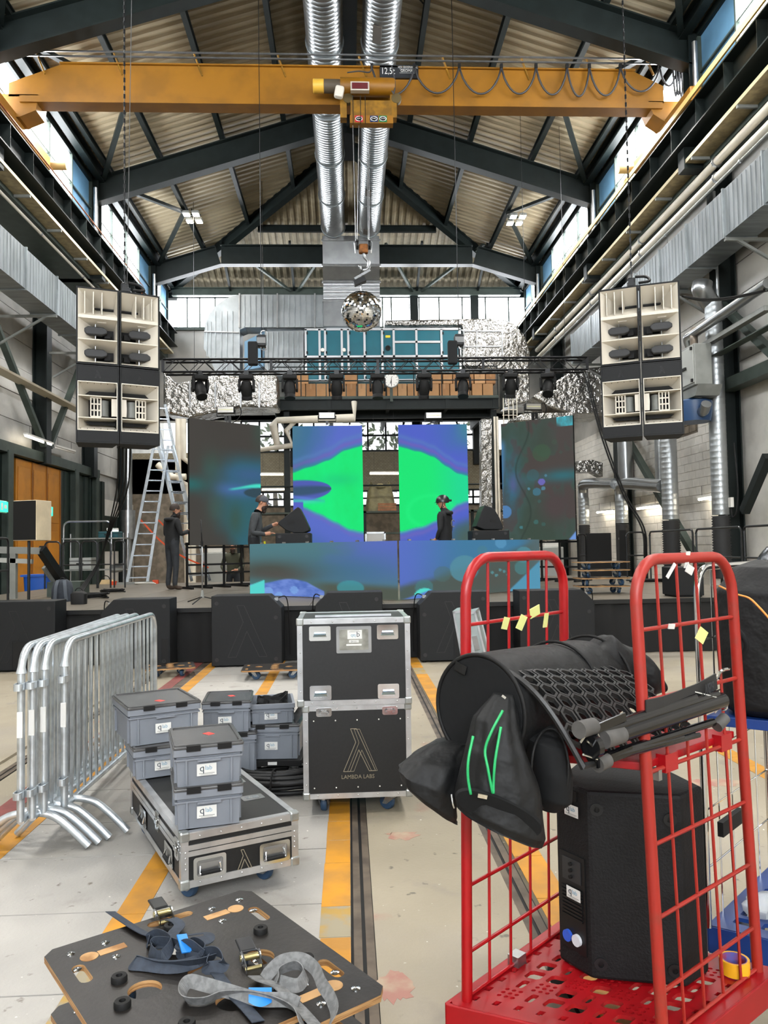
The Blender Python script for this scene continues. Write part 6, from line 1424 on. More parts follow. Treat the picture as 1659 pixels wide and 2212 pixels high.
def dolly(lab, loc, rz, W, D, detail=True, h=.15, grp='plywood transport dollies', extras=False):
    r = thing('transport_dolly', lab, 'dolly', loc, rz, grp); c = .03; th = .018
    outer = [(-W/2+c, -D/2), (W/2-c, -D/2), (W/2, -D/2+c), (W/2, D/2-c), (W/2-c, D/2), (-W/2+c, D/2), (-W/2, D/2-c), (-W/2, -D/2+c)]
    key = (W, D, detail)
    if key not in BOARD:
        hs = []
        for s in (-1, 1):
            hs.append(stadium(0.04, s*(D/2-.045), .15, .036)); hs.append(stadium(s*(W/2-.06), D*.26, .11, .036, PI/2)); hs.append(stadium(s*(W/2-.06), -D*.26, .11, .036, PI/2))
        hs += [circle(0, 0.0, .052, 28), circle(0, -D*.22, .052, 28), circle(0, D*.22, .052, 28), circle(-W*.25, .02, .045, 24), circle(W*.22, -.03, .045, 24)]
        BOARD[key] = plate(outer, hs if detail else hs[:6], th, (FILM, PLY), 'board')
    b = obj('board', BOARD[key], r, (0, 0, h+th/2))
    for sx in (-1, 1):
        for sy in (-1, 1): caster(r, sx*(W/2-.14), sy*(D/2-.14), h, .052 if h > .1 else .04, random.uniform(0, 6))
    if extras:
        zt = h+th
        for sx in (-1, 1):
            for sy in (-1, 1):
                x, y = sx*(W/2-.115), sy*(D/2-.115)
                MB().lathe([(.026, 0), (.026, .0012)], 18, Matrix.Translation((x+sx*.012, y, zt))).bx(x-sx*.055-.04, x-sx*.055+.04, y-.016, y+.016, zt, zt+.0012).build('keyhole_recess', PLY, r)
                for dx, dy in ((.05, .05), (-.05, .05), (.05, -.05), (-.06, -.05)):
                    MB().lathe([(.0125, 0), (.0125, .002), (.005, .004), (.001, .002)], 12, Matrix.Translation((x+dx, y+dy, zt))).build('screw', CHROME, r, smooth=40)
        for x, y in ((-W*.31, D*.13), (-W*.22, -D*.26), (W*.33, D*.12), (W*.36, -D*.17), (W*.02, D*.36), (-W*.36, -.02)):
            MB().lathe([(.007, .004), (.009, .016), (.02, .016), (.022, .012), (.022, 0)], 18, Matrix.Translation((x, y, zt))).build('rubber_buffer', BLK, r, smooth=40)
    return r
p = at(1308, 1283, Z=ZS)
for k in range(4): dolly(['lowest', 'second lowest', 'third', 'topmost'][k]+' plywood dolly of the stack on the right stage', (p.x, p.y+.2, ZS+k*.1285), .04*k-.02, .8, .5, True, .11, 'dollies stacked on the stage')
p = at(590, 1470, Z=0); dolly('plywood dolly on the floor before the stage left of the tall flight case', (p.x, p.y+.25, 0), .05, .78, .55, True, .11)
p = at(375, 1465, Z=0); dolly('plywood dolly on the floor beside the far end of the barriers', (p.x-.1, p.y+.25, 0), .25, .6, .5, True, .1)
# subwoofer and flats on the right of the stage
p = at(1490, 1290, Z=ZS); r = thing('subwoofer', 'tall black subwoofer at the right front stage edge behind the red cart', 'loudspeaker', (p.x-.2, p.y, ZS)); MB().bx(0, .42, 0, .5, .02, at(1490, 1225, Y=p.y).z-ZS).build('cabinet', CAB, r, bevel=.012); MB().bx(.03, .39, .02, .48, 0, .02).build('cabinet_base', BLK, r)
for x0, x1, y0, lab in ((1266, 1320, 1152, 'black flat panel leaning behind the dolly stack'), (1338, 1352, 1145, 'narrow black flat panel left of the right railing')):
    a, b = at(x0, y0, Y=18.8), at(x1, y0, Y=18.8); r = thing('stage_flat', lab, 'panel', (a.x, 18.8, ZS)); MB().bx(0, b.x-a.x, 0, .05, 0, a.z-ZS).build('panel_sheet', BLK, r, bevel=.005); MB().bx(0, b.x-a.x, .05, .08, .2, .25).bx(0, b.x-a.x, .05, .08, .9, .95).build('panel_batten', GREYP, r)
# trolley clutter behind the left railing
r = thing('tool_trolley', 'tubular steel trolley loaded with cases behind the left stage railing', 'trolley', (at(180, 1250, Y=19.2).x, 20.2, 0))
for x in (-.75, .75):
    for y in (-.25, .25): MB().tube([(x, y, .1), (x, y, 2.05)], .02, 8).build('trolley_post', STEEL, r)
for z in (.3, 1.1, 1.9): MB().bx(-.78, .78, -.28, .28, z, z+.03).build('trolley_shelf', GREYP, r)
MB().tube([(-.75, -.25, 1.9)]+arc((-.6, -.25, 2.2), .15, PI, PI/2, 5)+arc((.3, -.25, 2.2), .15, PI/2, 0, 5)+[(.45, -.25, 1.5)], .022, 8).build('push_bar', STEEL, r, smooth=40)
for x in (-.65, .65): caster(r, x, 0, .3, .1, 0, False)
for dx, z, w, hh, c, nm, lab in ((-.35, 1.13, .55, .3, 'pale_grey', 'plastic_case', 'grey plastic case on the trolley behind the left railing'), (.35, 1.93, .5, .16, 'dark_teal', 'storage_box', 'dark box on top of the trolley behind the left railing')):
    b = thing(nm, lab, 'case', (r.location.x+dx, 20.2, z)); MB().bx(-w/2, w/2, -.2, .2, 0, hh).build('case_body', MATS[c], b, bevel=.015); MB().bx(-w/2-.005, w/2+.005, -.205, .205, hh*.7, hh*.75).build('case_seam', BLK, b); MB().tube([(-.08, -.2, hh*.5), (-.08, -.24, hh*.5), (.08, -.24, hh*.5), (.08, -.2, hh*.5)], .01, 6).build('case_handle', BLK, b)
b = thing('canvas_bag', 'beige canvas bag hanging on the trolley behind the left railing', 'bag', (r.location.x+.35, 19.8, .02)); loft([((0, 0, 0), (.2, 0, 0), (0, .1, 0), .6), ((0, 0, .3), (.25, 0, 0), (0, .12, 0), .6), ((0, 0, .6), (.22, 0, 0), (0, .08, 0), .7), ((.05, 0, .85), (.15, 0, 0), (0, .06, 0), .8)], 16, 'bag_body', mat('canvas', 'c7ad82', .85, 0, .1, 6, bump=.4, bscale=8), b); MB().tube(arc((0, 0, .85), .1, 0, PI, 8), .012, 5).build('handle', BLK, b)
b = thing('blue_bin', 'blue plastic bin by the yellow door', 'bin', (at(85, 1250, Y=19).x, 19, 0)); loft([((0, 0, 0), (.25, 0, 0), (0, .25, 0), .4), ((0, 0, 1.0), (.3, 0, 0), (0, .3, 0), .4)], 16, 'bin_body', mat('bin_blue', '1f55b0', .4), b); MB().box((0, 0, 1.03), (.64, .64, .05)).build('bin_lid', MATS['bin_blue'], b)
# lifting arm at far left
r = thing('lift_boom', 'grey folded lift boom reaching in from the left edge', 'machine', (0, 0, 0))
MB().bar(at(-40, 1187, Y=14), at(88, 1190, Y=14), .12, .12).build('boom_beam', GREYP, r); MB().bar(at(-40, 1208, Y=14), at(70, 1213, Y=14), .1, .08).build('boom_beam', mat('pale_grey', 'a2a49f', .5), r)
MB().bar(at(88, 1185, Y=14), at(140, 1262, Y=14.6), .14, .14).build('boom_arm', BLKG, r); MB().bar(at(95, 1225, Y=14.3), at(125, 1268, Y=14.6), .07, .07).build('boom_arm', GREYP, r)
q = at(140, 1262, Y=14.6); MB().bx(q.x-.25, q.x+.35, 14.4, 14.9, ZS, q.z+.05).build('boom_base', GREEN2, r)
q = at(30, 1190, Y=14); MB().bx(q.x-.05, q.x+.05, 13.95, 14.05, ZS, q.z).build('boom_prop', GREYP, r)
# shelving and flight case seen behind the screens
r = thing('flight_case', 'silver edged flight case between the two inner screens', 'flight case', (at(811, 1168, Y=18.6).x, 18.6, ZS)); hz = at(811, 1150, Y=18.6).z-ZS
MB().bx(-.23, .23, 0, .4, .01, hz).build('case_body', WHITE, r); 
for s in (-1, 1): MB().bx(s*.23-.02, s*.23+.02, -.01, .41, 0, hz+.01).build('case_edge', STEEL, r)
MB().bx(-.25, .25, -.01, .41, hz-.03, hz+.012).build('case_edge', STEEL, r)
for px, Y, lab in ((462, 21.5, 'white machine cabinet behind the dark left screen frame'), (1195, 20.0, 'white machine cabinet behind the dark right screen frame')):
    q = at(px, 1200, Y=Y); r = thing('machine_cabinet', lab, 'machine', (q.x, Y, 0)); MB().bx(-.28, .28, 0, .5, .05, 1.5).build('cabinet_body', mat('pale_grey', 'a2a49f', .5), r, bevel=.02); MB().bx(-.2, .2, .1, .4, 1.5, 1.66).build('cabinet_top', WHITE, r, bevel=.02); MB().bx(-.25, .25, .03, .47, 0, .05).build('cabinet_plinth', BLK, r)
# ================================================================== FOREGROUND
LAM = mat('case_laminate', '08090a', .5, 0, .3, 60, bump=.15, bscale=220, dist=.002)
EDGE = mat('case_alu', 'c4c6c8', .32, .85, .1, 8); CORN = mat('case_corner', 'a9adab', .35, .85, .1, 20)
GALVB = mat('galvanised_tube', 'c6cdd2', .36, .85, .18, 9)
EURO = mat('euro_grey', '767b83', .5, 0, .04, 5); EUROL = mat('euro_lid', '4a4a4a', .25, 0, .2, 5); STK = mat('sticker_white', 'd0d0cc', .5); REDS = mat('sticker_red', 'd2342c', .5)
QB = mat('sticker_ink', '22303c', .5); QB2 = mat('sticker_blue', '5f8fa8', .5)
def qsticker(parent, x, y, z, w, flip=False, rot=None):      # white logo sticker on a face towards -Y
    e = bpy.data.objects.new('logo_sticker', MB().bx(-w/2, w/2, -.0008, 0, -w*.3, w*.3).mesh('logo_sticker', STK)); COL.objects.link(e); e.parent = parent; e.location = (x, y, z)
    e.rotation_euler = rot or ((0, PI, 0) if flip else (0, 0, 0))
    text('q', w*.52, QB, e, (-w*.24, -.0012, w*.08), (PI/2, 0, 0), ext=.0002); text('lab', w*.32, QB2, e, (w*.1, -.0012, w*.08), (PI/2, 0, 0), ext=.0002)
    MB().bx(-w*.4, w*.4, -.0012, -.0008, -w*.2, -w*.17).bx(-w*.3, w*.3, -.0012, -.0008, -w*.26, -w*.24).build('fine_print', GREYP, e)
    return e
def edges(root, W, D, H, z0, e=.028, t=.003, rivets=True):
    for z in (z0, z0+H):
        s = 1 if z == z0 else -1
        for y, sy in ((0, -1), (D, 1)):
            MB().bx(-W/2, W/2, y-t if sy < 0 else y-.001, y+.001 if sy < 0 else y+t, min(z, z+s*e), max(z, z+s*e)).bx(-W/2, W/2, min(y, y-sy*e), max(y, y-sy*e), z-t if s > 0 else z, z if s > 0 else z+t).build('edge_profile', EDGE, root)
        for x, sx in ((-W/2, -1), (W/2, 1)):
            MB().bx(x-t if sx < 0 else x, x if sx < 0 else x+t, 0, D, min(z, z+s*e), max(z, z+s*e)).bx(min(x, x-sx*e), max(x, x-sx*e), 0, D, z-t if s > 0 else z, z if s > 0 else z+t).build('edge_profile', EDGE, root)
    for x, sx in ((-W/2, -1), (W/2, 1)):
        for y, sy in ((0, -1), (D, 1)): MB().bx(min(x+sx*t, x-sx*e), max(x+sx*t, x-sx*e), y-t if sy < 0 else y, y if sy < 0 else y+t, z0+e, z0+H-e).bx(x-t if sx < 0 else x, x if sx < 0 else x+t, min(y, y-sy*e), max(y, y-sy*e), z0+e, z0+H-e).build('edge_profile', EDGE, root)
    for x, sx in ((-W/2, -1), (W/2, 1)):
        for y, sy in ((0, -1), (D, 1)):
            for z, sz in ((z0, -1), (z0+H, 1)):
                MB().box((x-sx*.014, y-sy*.014, z-sz*.014), (.044, .044, .044)).build('case_corner', CORN, root, bevel=.008)
    if rivets:
        mb = MB()
        for k in range(5):
            x = -W/2+.08+(W-.16)*k/4
            for z in (z0+e*.55, z0+H-e*.55): mb.ball((x, -t, z), .005, 6, 4)
            if k < 4:
                zz = z0+.08+(H-.16)*k/3
                for x2 in (-W/2+e*.55, W/2-e*.55): mb.ball((x2, -t, zz), .005, 6, 4)
        o = mb.build('rivets', CHROME, root, smooth=True); o['kind'] = 'stuff'
def handle(root, x, y, z, w=.16, h=.11, M=None, latch=False):
    M = M or Matrix.Translation((x, y, z))
    mb = MB(); mb.M = M; mb.ringprism(rrect(w, h, .012), rrect(w-.03, h-.03, .008), .004, Matrix.Translation((0, 0, 0)) @ FRONT)
    p = mb.build('handle_dish', CHROME, root)
    mb = MB(); mb.M = M; mb.add([(-w/2+.016, -.003, -h/2+.016), (w/2-.016, -.003, -h/2+.016), (w/2-.016, -.003, h/2-.016), (-w/2+.016, -.003, h/2-.016), (-w/2+.03, .001, -h/2+.03), (w/2-.03, .001, -h/2+.03), (w/2-.03, .001, h/2-.03), (-w/2+.03, .001, h/2-.03)], [(0, 1, 5, 4), (1, 2, 6, 5), (2, 3, 7, 6), (3, 0, 4, 7), (4, 5, 6, 7)]).build('dish_cup', STEEL, p)
    mb = MB(); mb.M = M
    if latch: mb.box((0, -.006, 0), (w*.35, .006, h*.5)).box((0, -.01, 0), (w*.6, .005, h*.2)).build('butterfly_latch', CHROME, p)
    else:
        mb.tube([(-w*.3, -.004, h*.1), (-w*.33, -.012, -h*.22), (w*.33, -.012, -h*.22), (w*.3, -.004, h*.1)], .004, 6).build('handle_bail', CHROME, p)
        mb = MB(); mb.M = M; mb.cyl((-w*.29, -.012, -h*.22), (w*.29, -.012, -h*.22), .009, n=10).build('handle_grip', BLK, p, smooth=40)
    return p
# ---- tall flight case (body on casters, its lid standing on top)
yc_ = at(775, 1762, Z=0).y; zc0, zc1 = .105, .635
xL, xR = at(656, 1620, Y=yc_).x, at(888, 1620, Y=yc_).x; W = xR-xL; cx = (xL+xR)/2
tc = thing('flight_case', 'tall black flight case on casters with outlined lambda mark and lettering', 'flight case', (cx, yc_, 0), .015)
MB().bx(-W/2+.002, W/2-.002, .001, .55, zc0, zc1).build('case_body', LAM, tc)
edges(tc, W, .55, zc1-zc0, zc0)
for sx in (-1, 1):
    for y in (.08, .47): caster(tc, sx*(W/2-.11), y, zc0-.003, .048, .5*sx+.4)
    handle(tc, 0, 0, 0, .09, .05, Matrix.Translation((sx*(W/2-.12), -.002, zc1-.035)), True)
mb = MB()
for k in range(5): mb.ball((-W/2+.06+(W-.12)*k/4, -.001, zc1-.085), .0045, 6, 4); mb.ball((-W/2+.06+(W-.12)*k/4, -.001, zc0+.06), .0045, 6, 4)
o = mb.build('screws', WHITE, tc); o['kind'] = 'stuff'
GOLD = mat('logo_grey_gold', '7f7765', .5)
LG = Matrix.Translation((0, 0, zc0+.15)); h = .245
lg = lam(h, .0035, -.0012, LG, .002).build('logo', GOLD, tc)
lam(h, .0025, -.0012, Matrix.Translation((.018, 0, zc0+.15)) @ Matrix.Diagonal((.93, 1, .985, 1)), .0018).build('logo_inner', GOLD, lg)
text('LAMBDA LABS', .032, GOLD, tc, (0, -.0015, zc0+.118), (PI/2, 0, 0), sx=.95)
ul = thing('flight_case_cover', 'black flight case lid with wheel dishes and label plate standing on the tall case', 'flight case', (cx-.012, yc_-.012, zc1+.004), .015)
zu = at(775, 1336, Y=yc_).z-zc1; W2 = W+.03
MB().bx(-W2/2+.002, W2/2-.002, .001, .5, 0.003, zu-.003).build('lid_body', LAM, ul); edges(ul, W2, .5, zu-.006, .003)
for x in (-W2/2+.13, W2/2-.13):
    for z in (.075, zu-.085):
        mb = MB(); mb.M = Matrix.Translation((x, -.002, z)); mb.ringprism(rrect(.125, .085, .01), rrect(.085, .05, .008), .003, FRONT); p = mb.build('wheel_dish', CHROME, ul)
        mb = MB(); mb.M = Matrix.Translation((x, -.0005, z)); mb.surf(lambda u, v: V(((u-.5)*.086, -.002+.0*u, (v-.5)*.052)), 3, 3).build('dish_cup', CHROME, p)
        mb = MB(); mb.M = Matrix.Translation((x, -.004, z-.005)); mb.surf(lambda u, v: V(((u-.5)*.08*(1-.25*v), -.004*math.sin(PI*v), (v-.5)*.03)), 8, 5).build('dish_bowl', mat('dish_blue', '9fb4bf', .15, 1), p, smooth=True)
lp = MB().prism(rrect(.205, .155, .008), .004, Matrix.Translation((0, -.0005, zu-.125)) @ FRONT).build('label_plate', STEEL, ul)
MB().prism(rrect(.17, .12, .004), .0015, Matrix.Translation((0, -.0046, zu-.125)) @ FRONT).build('label_window', mat('plate_dull', '8e8e86', .35, .6, .3, 9), lp)
e = qsticker(lp, .005, -.0066, zu-.095, .085, True); MB().bx(-.028, .028, -.0075, -.0065, zu-.142, zu-.127).build('number_label', STK, lp); MB().bx(-.045, .045, -.0075, -.0065, zu-.16, zu-.15).build('number_label', STK, lp)
text('110 HD', .014, QB, lp, (.0, -.0078, zu-.1345), (PI/2, PI, 0), sx=.9)
MB().bx(-W2/2+.1, W2/2-.1, .1, .13, zu+.0, zu+.012).build('lid_tongue', EDGE, ul)
# ---- flat flight case
o_ = V((-.733, 3.42)); fa = math.radians(25.8)
fc = thing('flight_case', 'flat black flight case with silver edges carrying stacked grey boxes', 'flight case', (o_.x+.265*math.cos(fa), o_.y+.265*math.sin(fa), 0), fa)
WF, DF, F0, F1 = .535, 1.14, .1, .33
MB().bx(-WF/2+.002, WF/2-.002, .001, DF, F0, F1).build('case_body', LAM, fc); edges(fc, WF, DF, F1-F0, F0, .03)
for zz in (F1-.062, F1-.088): MB().bx(-WF/2-.003, WF/2+.003, -.004, .0, zz-.011, zz+.011).bx(-WF/2-.004, -WF/2, 0, DF, zz-.011, zz+.011).build('lid_profile', EDGE, fc)
for x in (-.145, .155): handle(fc, x, -.003, F0+.075, .145, .095)
lam(.085, .003, -.002, Matrix.Translation((.01, 0, F0+.03)), .002).build('logo', GOLD, fc)
for y in (.22, .8): handle(fc, 0, 0, 0, .15, .09, Matrix.Translation((-WF/2-.003, y, F0+.075)) @ Matrix.Rotation(-PI/2, 4, 'Z'))
for y in (.06, .45): handle(fc, 0, 0, 0, .07, .09, Matrix.Translation((-WF/2-.005, y, F1-.075)) @ Matrix.Rotation(-PI/2, 4, 'Z'), latch=True)
for sx in (-1, 1):
    for y in (.12, DF-.15): caster(fc, sx*(WF/2-.09), y, F0-.003, .045, .6)
for x, y in ((.16, .62), (.16, .32)):
    pl_ = MB().prism(rrect(.11, .075, .008), .0025, Matrix.Translation((x, y, F1))).build('stacking_cup', STEEL, fc); MB().prism(rrect(.07, .04, .008), .001, Matrix.Translation((x, y, F1+.0025))).build('cup_floor', CHROME, pl_)
MB().box((.13, .75, F1+.002), (.03, .05, .002)).build('green_tag', mat('tag_bright_green', '1fb46a', .5), fc)
# ---- grey stacking boxes
def euro(lab, loc, rz, W, D, H, lid=True, stick=True, red=None, grp='grey stacking boxes'):
    r = thing('stacking_box', lab, 'plastic box', loc, rz, grp); t = .004; tp = .975
    def shellbox(mb, w0, d0, w1, d1, z0, z1):
        a = [(-w0/2, -d0/2, z0), (w0/2, -d0/2, z0), (w0/2, d0/2, z0), (-w0/2, d0/2, z0)]; b = [(-w1/2, -d1/2, z1), (w1/2, -d1/2, z1), (w1/2, d1/2, z1), (-w1/2, d1/2, z1)]
        mb.add(a+b, [(0, 1, 5, 4), (1, 2, 6, 5), (2, 3, 7, 6), (3, 0, 4, 7), (3, 2, 1, 0)])
    mb = MB(); w0, d0, w1, d1 = (W-.03)*tp, (D-.03)*tp, W-.026, D-.026
    shellbox(mb, w0, d0, w1, d1, 0, H); shellbox(mb, w0-2*t, d0-2*t, w1-2*t, d1-2*t, t*2, H); mb.build('tub', EURO, r)
    rim = MB(); rim.ringprism(rrect(W, D, .012, 3), rrect(W-.034, D-.034, .006, 3), .03, Matrix.Translation((0, 0, H-.03))); rim.ringprism(rrect(W-.008, D-.008, .012, 3), rrect(W-.034, D-.034, .006, 3), .008, Matrix.Translation((0, 0, H-.05))); rim.build('rim', EURO, r)
    for x in (-W/2+.055, W/2-.055):
        MB().bx(x-.004, x+.004, -D/2+.006, -D/2+.018, .012, H-.05).build('rib', EURO, r); MB().bx(x-.004, x+.004, D/2-.018, D/2-.006, .012, H-.05).build('rib', EURO, r)
    for y in (-D/2+.055, D/2-.055):
        for s in (-1, 1): MB().bx(s*(W/2-.012)-.006, s*(W/2-.012)+.006, y-.004, y+.004, .012, H-.05).build('rib', EURO, r)
    MB().bx(-.05, .05, -D/2-.006, -D/2+.004, H-.058, H-.05).build('grip_lip', EURO, r)
    if lid:
        l_ = MB().prism(rrect(W+.004, D+.004, .012, 3), .012, Matrix.Translation((0, 0, H+.001))).build('lid', EUROL, r, bevel=.003)
        MB().ringprism(rrect(W-.01, D-.01, .014, 3), rrect(W-.035, D-.035, .01, 3), .006, Matrix.Translation((0, 0, H+.013))).build('lid_rim', EUROL, l_)
        for x in (-W*.22, W*.22): MB().bx(x-.03, x+.03, -D/2-.01, -D/2+.01, H-.008, H+.016).build('lid_clasp', BLK, l_)
        if red is not None: MB().box((red[0], red[1], H+.0136), (.035, .05, .001), (0, 0, .5)).build('red_label', REDS, l_)
    if stick: qsticker(r, -.01, -D/2+.008, H*.42, .085, rot=(-.05, 0, 0))
    return r
def onfc(x, y, z=0): c_, s_ = math.cos(fa), math.sin(fa); return (fc.location.x+x*c_-y*s_, fc.location.y+x*s_+y*c_, F1+.006+z)
b1 = V((-.675, 3.66)); a1 = math.radians(15)
euro('grey box at the front of the flat flight case, lower of its stack', (b1.x, b1.y, F1+.006), a1, .3, .38, .165)
euro('upper grey box at the front of the flat flight case, red label on lid', (b1.x-.004, b1.y+.005, F1+.187), a1+.02, .305, .38, .165, red=(.02, .02))
b3 = V((-1.12, 4.44)); euro('small grey box under the largest box at the back of the flat case', (b3.x+.05, b3.y-.02, F1+.006), math.radians(24), .33, .32, .15)
euro('largest grey box with clear lid on top at the left', (b3.x+.0, b3.y+.1, F1+.172), math.radians(27), .4, .46, .195, red=(.0, -.1))
def bx_px(pxc, py_bot, z): p_ = at(pxc, py_bot, Z=z); return p_
p = bx_px(485, 1582, .373)
dl = thing('box_dolly', 'low black roller under the middle pair of grey boxes', 'dolly', (p.x, p.y+.17, 0), .1, 'small rollers under the grey boxes'); MB().bx(-.15, .15, -.2, .2, .08, .1).build('frame', BLK, dl)
for sx in (-1, 1):
    for sy in (-1, 1): caster(dl, sx*.11, sy*.15, .08, .035, .5, False, .025)
euro('grey box half hidden under the box with dark lid in the middle', (p.x+.03, p.y+.17, .101), .1, .32, .36, .25)
euro('grey box with dark lid and red label in the middle', (p.x, p.y+.17, .373), .08, .315, .38, .185, red=(.02, .02))
p = bx_px(592, 1640, .17)
dl = thing('box_dolly', 'low black roller under the grey box beside the tall flight case', 'dolly', (p.x, p.y+.19, 0), -.05, 'small rollers under the grey boxes'); MB().bx(-.19, .19, -.2, .2, .125, .165).build('frame', BLK, dl, bevel=.004); MB().bx(-.03, .03, -.2015, -.2, .135, .155).build('tag', STK, dl)
for sx in (-1, 1):
    for sy in (-1, 1): caster(dl, sx*.14, sy*.15, .125, .042, .9, False, .028)
euro('grey lidded box on a roller beside the tall flight case', (p.x, p.y+.19, .167), -.05, .36, .38, .21)
oc = euro('open grey box with black straps inside, on the box beside the tall case', (p.x-.03, p.y+.19, .397), .12, .3, .36, .13, lid=False)
r = thing('black_straps', 'tangle of black straps heaped in the open grey box', 'straps', (p.x-.03, p.y+.19, .41), .1); pts = []
for i in range(80): pts.append((.1*math.sin(i*.9)+.01*random.random(), .1*math.cos(i*.7), .03+.09*(i/80)+.03*math.sin(i*1.7)))
MB().ribbon(spline(pts, 3), .03, .004, (.2, .3, 1)).build('strap', BLK, r)
lo_ = thing('loose_cover', 'loose dark lid leaning beside the open grey box', 'lid', (p.x+.145, p.y+.17, .41), (0, .0, .12)); MB().prism(rrect(.36, .26, .012, 3), .01, Matrix.Rotation(-.95, 4, 'Y') @ Matrix.Translation((.0, 0, 0)) @ Matrix.Translation((.12, 0, 0))).build('lid', EUROL, lo_)
# ---- coil of thick cable
p = at(602, 1700, Z=0); r = thing('cable_coil', 'thick black cable coiled on the floor behind the flat flight case', 'cable', (p.x+.02, p.y, 0), 0); pts = []
for i in range(11*22):
    a_ = i/22*2*PI; k = 1+.1*math.sin(i*.13)+.1*math.sin(i*.045); pts.append((.3*k*math.cos(a_)+.02*math.sin(i*.05), .2*k*math.sin(a_)+.03*math.sin(i*.03), .018+.011*(i/22)+.008*math.sin(i*.21)))
MB().tube(pts, .0145, 7).build('cable_loop', mat('cable_rubber', '141415', .55), r, smooth=True)
for a_ in (2.6, 4.6): MB().tube([(.3*math.cos(a_)+.09*math.cos(t)*math.cos(a_), .2*math.sin(a_)+.09*math.cos(t)*math.sin(a_), .08+.085*math.sin(t)) for t in [k*2*PI/16 for k in range(16)]], .006, 6, closed=True).build('cable_tie', BLK, r)
# ---- crowd barriers
def barrier(lab, A, B, zt=1.07):
    A, B = V((A[0], A[1], 0)), V((B[0], B[1], 0)); L_ = (B-A).length; r = thing('crowd_barrier', lab, 'barrier', tuple(A), math.atan2(B.y-A.y, B.x-A.x), 'galvanised crowd barriers'); k = .13; R_ = .019
    MB().tube([(0, 0, .2), (0, 0, zt-k)]+arc((k, 0, zt-k), k, PI, PI/2, 6)+arc((L_-k, 0, zt-k), k, PI/2, 0, 6)+[(L_, 0, .2)], R_, 10).build('frame_tube', GALVB, r, smooth=45)
    MB().cyl((0, 0, .2), (L_, 0, .2), R_, n=10).build('bottom_tube', GALVB, r, smooth=45)
    n = 17; bm = MB().cyl((0, 0, .2), (0, 0, zt-.0), .0095, n=7).mesh('bar', GALVB, 45)
    for i in range(n): obj('bar', bm, r, ((i+1)*L_/(n+1), 0, 0))
    for x in (.12, L_-.12):
        P_ = [(x, -.3, .018), (x, -.22, .1), (x, -.13, .175), (x, -.05, .2), (x, .05, .2), (x, .13, .175), (x, .22, .1), (x, .3, .018)]
        MB().tube(spline(P_, 3), .02, 10).build('foot', GALVB, r, smooth=45)
    for z in (.32, .86):
        MB().ringprism(rrect(.075, .045, .018, 3), rrect(.063, .033, .014, 3), .035, Matrix.Translation((-.022, 0, z))).build('hinge_loop', GALVB, r)
    MB().bx(-R_-.001, -R_+.004, -.014, .014, .62, .75).build('white_label', STK, r)
    return r
Bs = [((-1.675, 4.05), (-1.75, 6.05)), ((-1.637, 4.1), (-1.69, 6.08)), ((-1.605, 4.17), (-1.628, 6.1)), ((-1.537, 4.27), (-1.515, 6.12))]
for i, (A, B) in enumerate(Bs): r = barrier(['leftmost', 'second from the left', 'third from the left', 'rightmost'][i]+' galvanised crowd barrier of the four standing together', A, B)
# ---- transport dollies with straps in the foreground
Lp, Tp, Rp = V((-.911, 2.39)), V((-.359, 2.775)), V((.082, 2.10)); ctr = (Lp+Rp)/2; da = math.atan2(Tp.y-Lp.y, Tp.x-Lp.x)
dolly('lower plywood dolly of the stack in the foreground', (ctr.x+.01, ctr.y+.035, 0), da+.02, .674, .80, True, .176, extras=True)
td = dolly('upper black plywood dolly with straps lying on it in the foreground', (ctr.x, ctr.y, .195), da, .676, .807, True, .159, extras=True)
ZT = .195+.159+.018
def S(px, py, dz=0.0): return at(px, py, Z=ZT+dz)
NAVY = mat('navy_webbing', '2c3440', .75, 0, .15, 60, bump=.2, bscale=300, dist=.001); GREYW = mat('grey_webbing', '6b6c6c', .8, 0, .2, 60, bump=.2, bscale=300, dist=.001); BLUEH = mat('blue_grip', '1f78c8', .45)
def band(pts, m, name, parent, w=.034, up=.2):
    P = spline([S(*p) for p in pts], 7); k = len(P); sides = []
    for i in range(k):
        d = (P[min(i+1, k-1)]-P[max(i-1, 0)]).normalized(); f = d.cross(V((0, 0, 1))); f = f.normalized() if f.length > .05 else V((1, 0, 0))
        t = up if not callable(up) else up(i/(k-1)); sides.append(f*(1-t)+V((0, 0, 1))*t)
    P = [q+V((0, 0, max(0, ZT+.003+abs(sides[i].normalized().z)*w*.5-q.z))) for i, q in enumerate(P)]
    MB().ribbon(P, w, .0022, sides).build(name, m, parent)
